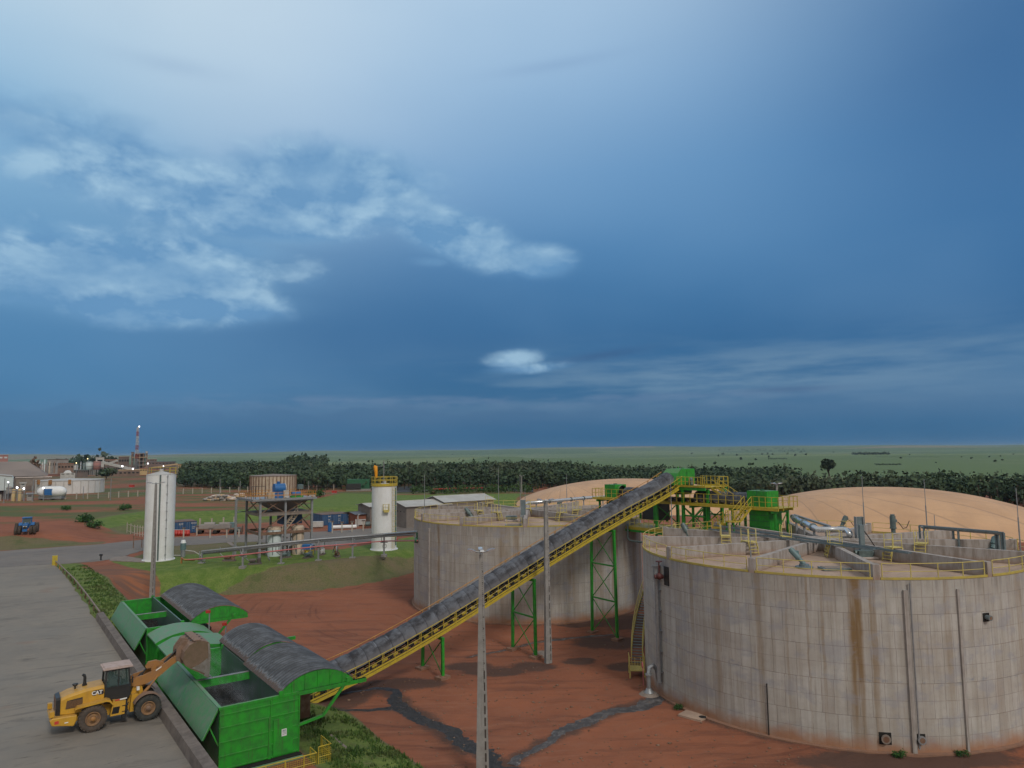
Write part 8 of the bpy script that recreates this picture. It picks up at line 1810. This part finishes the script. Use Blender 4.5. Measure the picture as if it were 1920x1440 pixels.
tree('bare_tree', 'reddish tall tree rising behind the warehouse roof corner', (xat(66, 870, 400), 400, 5), 14.5, 2.6, 6, 'dusty_steel', 260, .7, None, 'tree', .3, 6)
for px, py, h, lb in ((163, 979, 2.1, 'larger dark bush at the edge of the tractor platform'), (176, 990, 1.7, 'smaller bush below the larger one, right of the tractor platform'), (126, 957, 1.5, 'small bush on the field above the tractor'), (231, 957, 1.7, 'low bush on the field left of the plain silo'), (592, 932, 3.0, 'bushy shrubs beside the pale boxes right of the process frame'), (1690, 1421, .45, 'tuft of weeds at the foot of the near tank left of the white nozzle'), (1806, 1418, .4, 'tuft of weeds at the foot of the near tank, right of the buttress'), (1275, 1330, .4, 'dry tuft beside the inspection slab')):
    p = G5(px, py) if h > 1 else at(px, py, 0); t = thing('bush', lb, 'bush', p); n = 6; rr = random.Random(int(px)); C = np.array([(rr.uniform(-.8, .8)*h, rr.uniform(-.5, .5)*h, h*rr.uniform(.3, .6)) for _ in range(n)]); Rd = np.full((n, 3), h*.55); Rd[:, 2] = h*.45
    mb = MB(); [mb.bar((0, 0, -.1), tuple(c), .04*h, .04*h) for c in C]; mb.build('stems', 'bark', t); leaf_object('foliage', C, Rd, 110, h*.085, 'bush_leaf', int(px), low=-.6, parent=t)
# lone trees on the far farmland
far = [(635, 851, 5), (639, 850.5, 4), (820, 850, 6), (838, 849, 5), (845, 849.5, 7), (857, 848.5, 8), (868, 849, 5), (848, 855, 4), (813, 852, 4), (1297, 852, 5), (1563, 849, 4), (1706, 854, 4), (1689, 861, 7), (1821, 861, 6), (1866, 867, 9), (1855, 858, 5), (1876, 857, 5), (1755, 869, 5), (1803, 858, 4), (1879, 864, 6), (398, 855, 6), (1900, 853, 4), (1316, 844.5, 6)]
for k, (px, py, hpx) in enumerate(far):
    p = G5(px, py); d = p.y; h = hpx/1346*d*.62; tree('lone_tree', 'lone dark tree dotted on the far green farmland', p, h, h*.62, 40+k, 'far_leaf', 120, h*.13, 'lone trees on the far farmland', 'tree', .18, 5)
p = G5(1554, 882); tree('tall_tree', 'single tall round tree rising above the right forest edge', (xat(1554, 882, 330), 330, 1.5), 13.5, 3.6, 77, 'far_leaf', 420, .75, None, 'tree', .6, 7)
def hedge(label, px0, px1, py, hpx, n, seed):
    C = []; Rd = []; rr = random.Random(seed)
    for k in range(n): p = G5(px0+(px1-px0)*(k+.5)/n, py+rr.uniform(-.6, .6)); h = hpx/1346*p.y; C.append((p.x, p.y, p.z+h*.45)); Rd.append(((px1-px0)/n/1346*p.y*.75, h*.8, h*.55))
    o = leaf_object('woodland_strip', np.array(C), np.array(Rd), 26, float(np.mean([r_[2] for r_ in Rd]))*.32, 'far_leaf', seed, low=-.8); tag(o, label, 'woodland', kind='stuff')
hedge('far woodland strip on the horizon above the silver green fields, left', 675, 705, 852, 3.2, 14, 51); hedge('far woodland strip on the horizon above the silo with the ladder', 722, 788, 851, 3.4, 26, 52); hedge('far woodland strip on the right horizon, long', 1338, 1512, 847.5, 4.2, 70, 53); hedge('dark wood block in the fields on the right', 1598, 1668, 852.5, 5.0, 34, 54); hedge('hedge line winding down the right fields', 1640, 1690, 872, 3.2, 22, 55); hedge('short hedge in the right fields', 1440, 1475, 861, 2.6, 14, 56); hedge('hedge line in the middle of the far fields', 1640, 1760, 857, 1.2, 30, 57)
# grass tufts on banks near the camera
def tufts(name, label, poly, dens_, h, seed, mat_='blade_green'):
    x, y = scatter(poly, 1/math.sqrt(dens_), seed); z = ground_z(x, y); n = len(x); r_ = np.random.default_rng(seed)
    cl = np.sin(x*1.1+y*.7)+np.sin(y*1.7-x*.6)+r_.normal(size=n)*.7; k = cl > -.2; x, y, z = x[k], y[k], z[k]; n = len(x); per = 5
    idx = np.repeat(np.arange(n), per); m_ = len(idx); a = r_.uniform(0, 2*np.pi, m_); hh_ = h*(.4+.9*r_.random(m_)); w_ = .035+.03*r_.random(m_); bx_ = x[idx]+r_.normal(size=m_)*.08; by_ = y[idx]+r_.normal(size=m_)*.08; bz = z[idx]-.02
    lean = .55*hh_*r_.random(m_); v = np.stack([np.column_stack([bx_-np.sin(a)*w_, by_+np.cos(a)*w_, bz]), np.column_stack([bx_+np.sin(a)*w_, by_-np.cos(a)*w_, bz]), np.column_stack([bx_+np.cos(a)*lean, by_+np.sin(a)*lean, bz+hh_])], 1).reshape(-1, 3)
    me = bpy.data.meshes.new(name); me.vertices.add(m_*3); me.vertices.foreach_set('co', v.ravel()); me.loops.add(m_*3); me.loops.foreach_set('vertex_index', np.arange(m_*3, dtype=np.int32)); me.polygons.add(m_); me.polygons.foreach_set('loop_start', (np.arange(m_)*3).astype(np.int32)); me.update(calc_edges=True)
    tone = np.repeat(np.clip(.5+.4*np.sin(x*.8)[idx]*np.cos(y*.9)[idx]+.3*r_.normal(size=m_), 0, 1), 3); at_ = me.attributes.new('tone', 'FLOAT', 'POINT'); at_.data.foreach_set('value', tone.astype(np.float32)); me.materials.append(MATS[mat_]); o = bpy.data.objects.new(name, me); col.objects.link(o); tag(o, label, 'grass', kind='stuff')
tufts('grass_tufts', 'long grass on the bank right of the near hopper', [U(17.3, 34), U(23.3, 34), U(23.0, 50), U(22.8, 56), U(18.2, 56)], 26, .26, 61)
tufts('grass_tufts', 'grass on the verge beside the rusty guard rail', [U(9.8, 88), U(9.75, 130), U(12.8, 134), U(14, 115), U(15.6, 90)], 9, .25, 62)
# loose stones on the red earth
def stones():
    rr = random.Random(8); mb = MB()
    for k in range(900):
        px, py = rr.uniform(560, 1500), rr.uniform(1180, 1440); p = at(px, py, 0)
        if (Vector((p.x, p.y))-TR.xy).length < 16.2 or (Vector((p.x, p.y))-TL.xy).length < 16.2: continue
        u_, v_ = toUV(p.x, p.y)
        if u_ < 24.5: continue
        s = rr.uniform(.03, .10)*(1.6 if rr.random() < .05 else 1); mb.ball((p.x, p.y, gz(p.x, p.y)+s*.2), s, 5, 3, (1.2, .9, .6))
    o = mb.build('loose_stones', 'rusty_steel'); tag(o, 'small clods and stones scattered over the red earth', 'stones', kind='stuff')
stones()
# ------------------------------------------------------------------ air
mb = MB(); mb.bx(-16000, 16000, -400, 27500, -30, 56); m = bpy.data.materials.new('haze_air'); m.use_nodes = True; m.node_tree.nodes.clear(); n = NT(m.node_tree)
o_ = n.new('ShaderNodeOutputMaterial'); pv = n.new('ShaderNodeVolumePrincipled'); pv.inputs['Color'].default_value = (.52, .72, .92, 1); pv.inputs['Density'].default_value = .00007; pv.inputs['Anisotropy'].default_value = .1
m.node_tree.links.new(pv.outputs[0], o_.inputs['Volume']); o = mb.build('haze', m); tag(o, 'thin blue evening haze over the land', kind='stuff')
scene.cycles.volume_bounces = 0; scene.cycles.volume_step_rate = 10; scene.cycles.volume_max_steps = 8

mb = MB(); mb.bx(12.15, 15.35, 47.1, 60.9, 3.3, 5.6); m = bpy.data.materials.new('smoke_air'); m.use_nodes = True; m.node_tree.nodes.clear(); n = NT(m.node_tree)
o_ = n.new('ShaderNodeOutputMaterial'); pv = n.new('ShaderNodeVolumePrincipled'); pv.inputs['Color'].default_value = (.75, .82, .9, 1)
g = n.new('ShaderNodeTexCoord'); x, y, z = n.sep(g.outputs['Object']); f = n.noise(n.comb(x*.8+z*.5, y*.8, z*.5), 1.0, 4, .6)
ed = n.step(x, 12.2, 12.9)*(1.0-n.step(x, 14.7, 15.3))*n.step(y, 47.3, 48.8)*(1.0-n.step(y, 59.3, 60.8))*(1.0-n.step(z, 4.6, 5.55))
n.put(pv.inputs['Density'], n.step(f, .48, .72)*ed*.30); m.node_tree.links.new(pv.outputs[0], o_.inputs['Volume'])
o = mb.build('smoke', m); o.rotation_euler = (0, 0, AX); tag(o, 'thin bluish smoke hanging over the cake in the near hopper', kind='stuff')
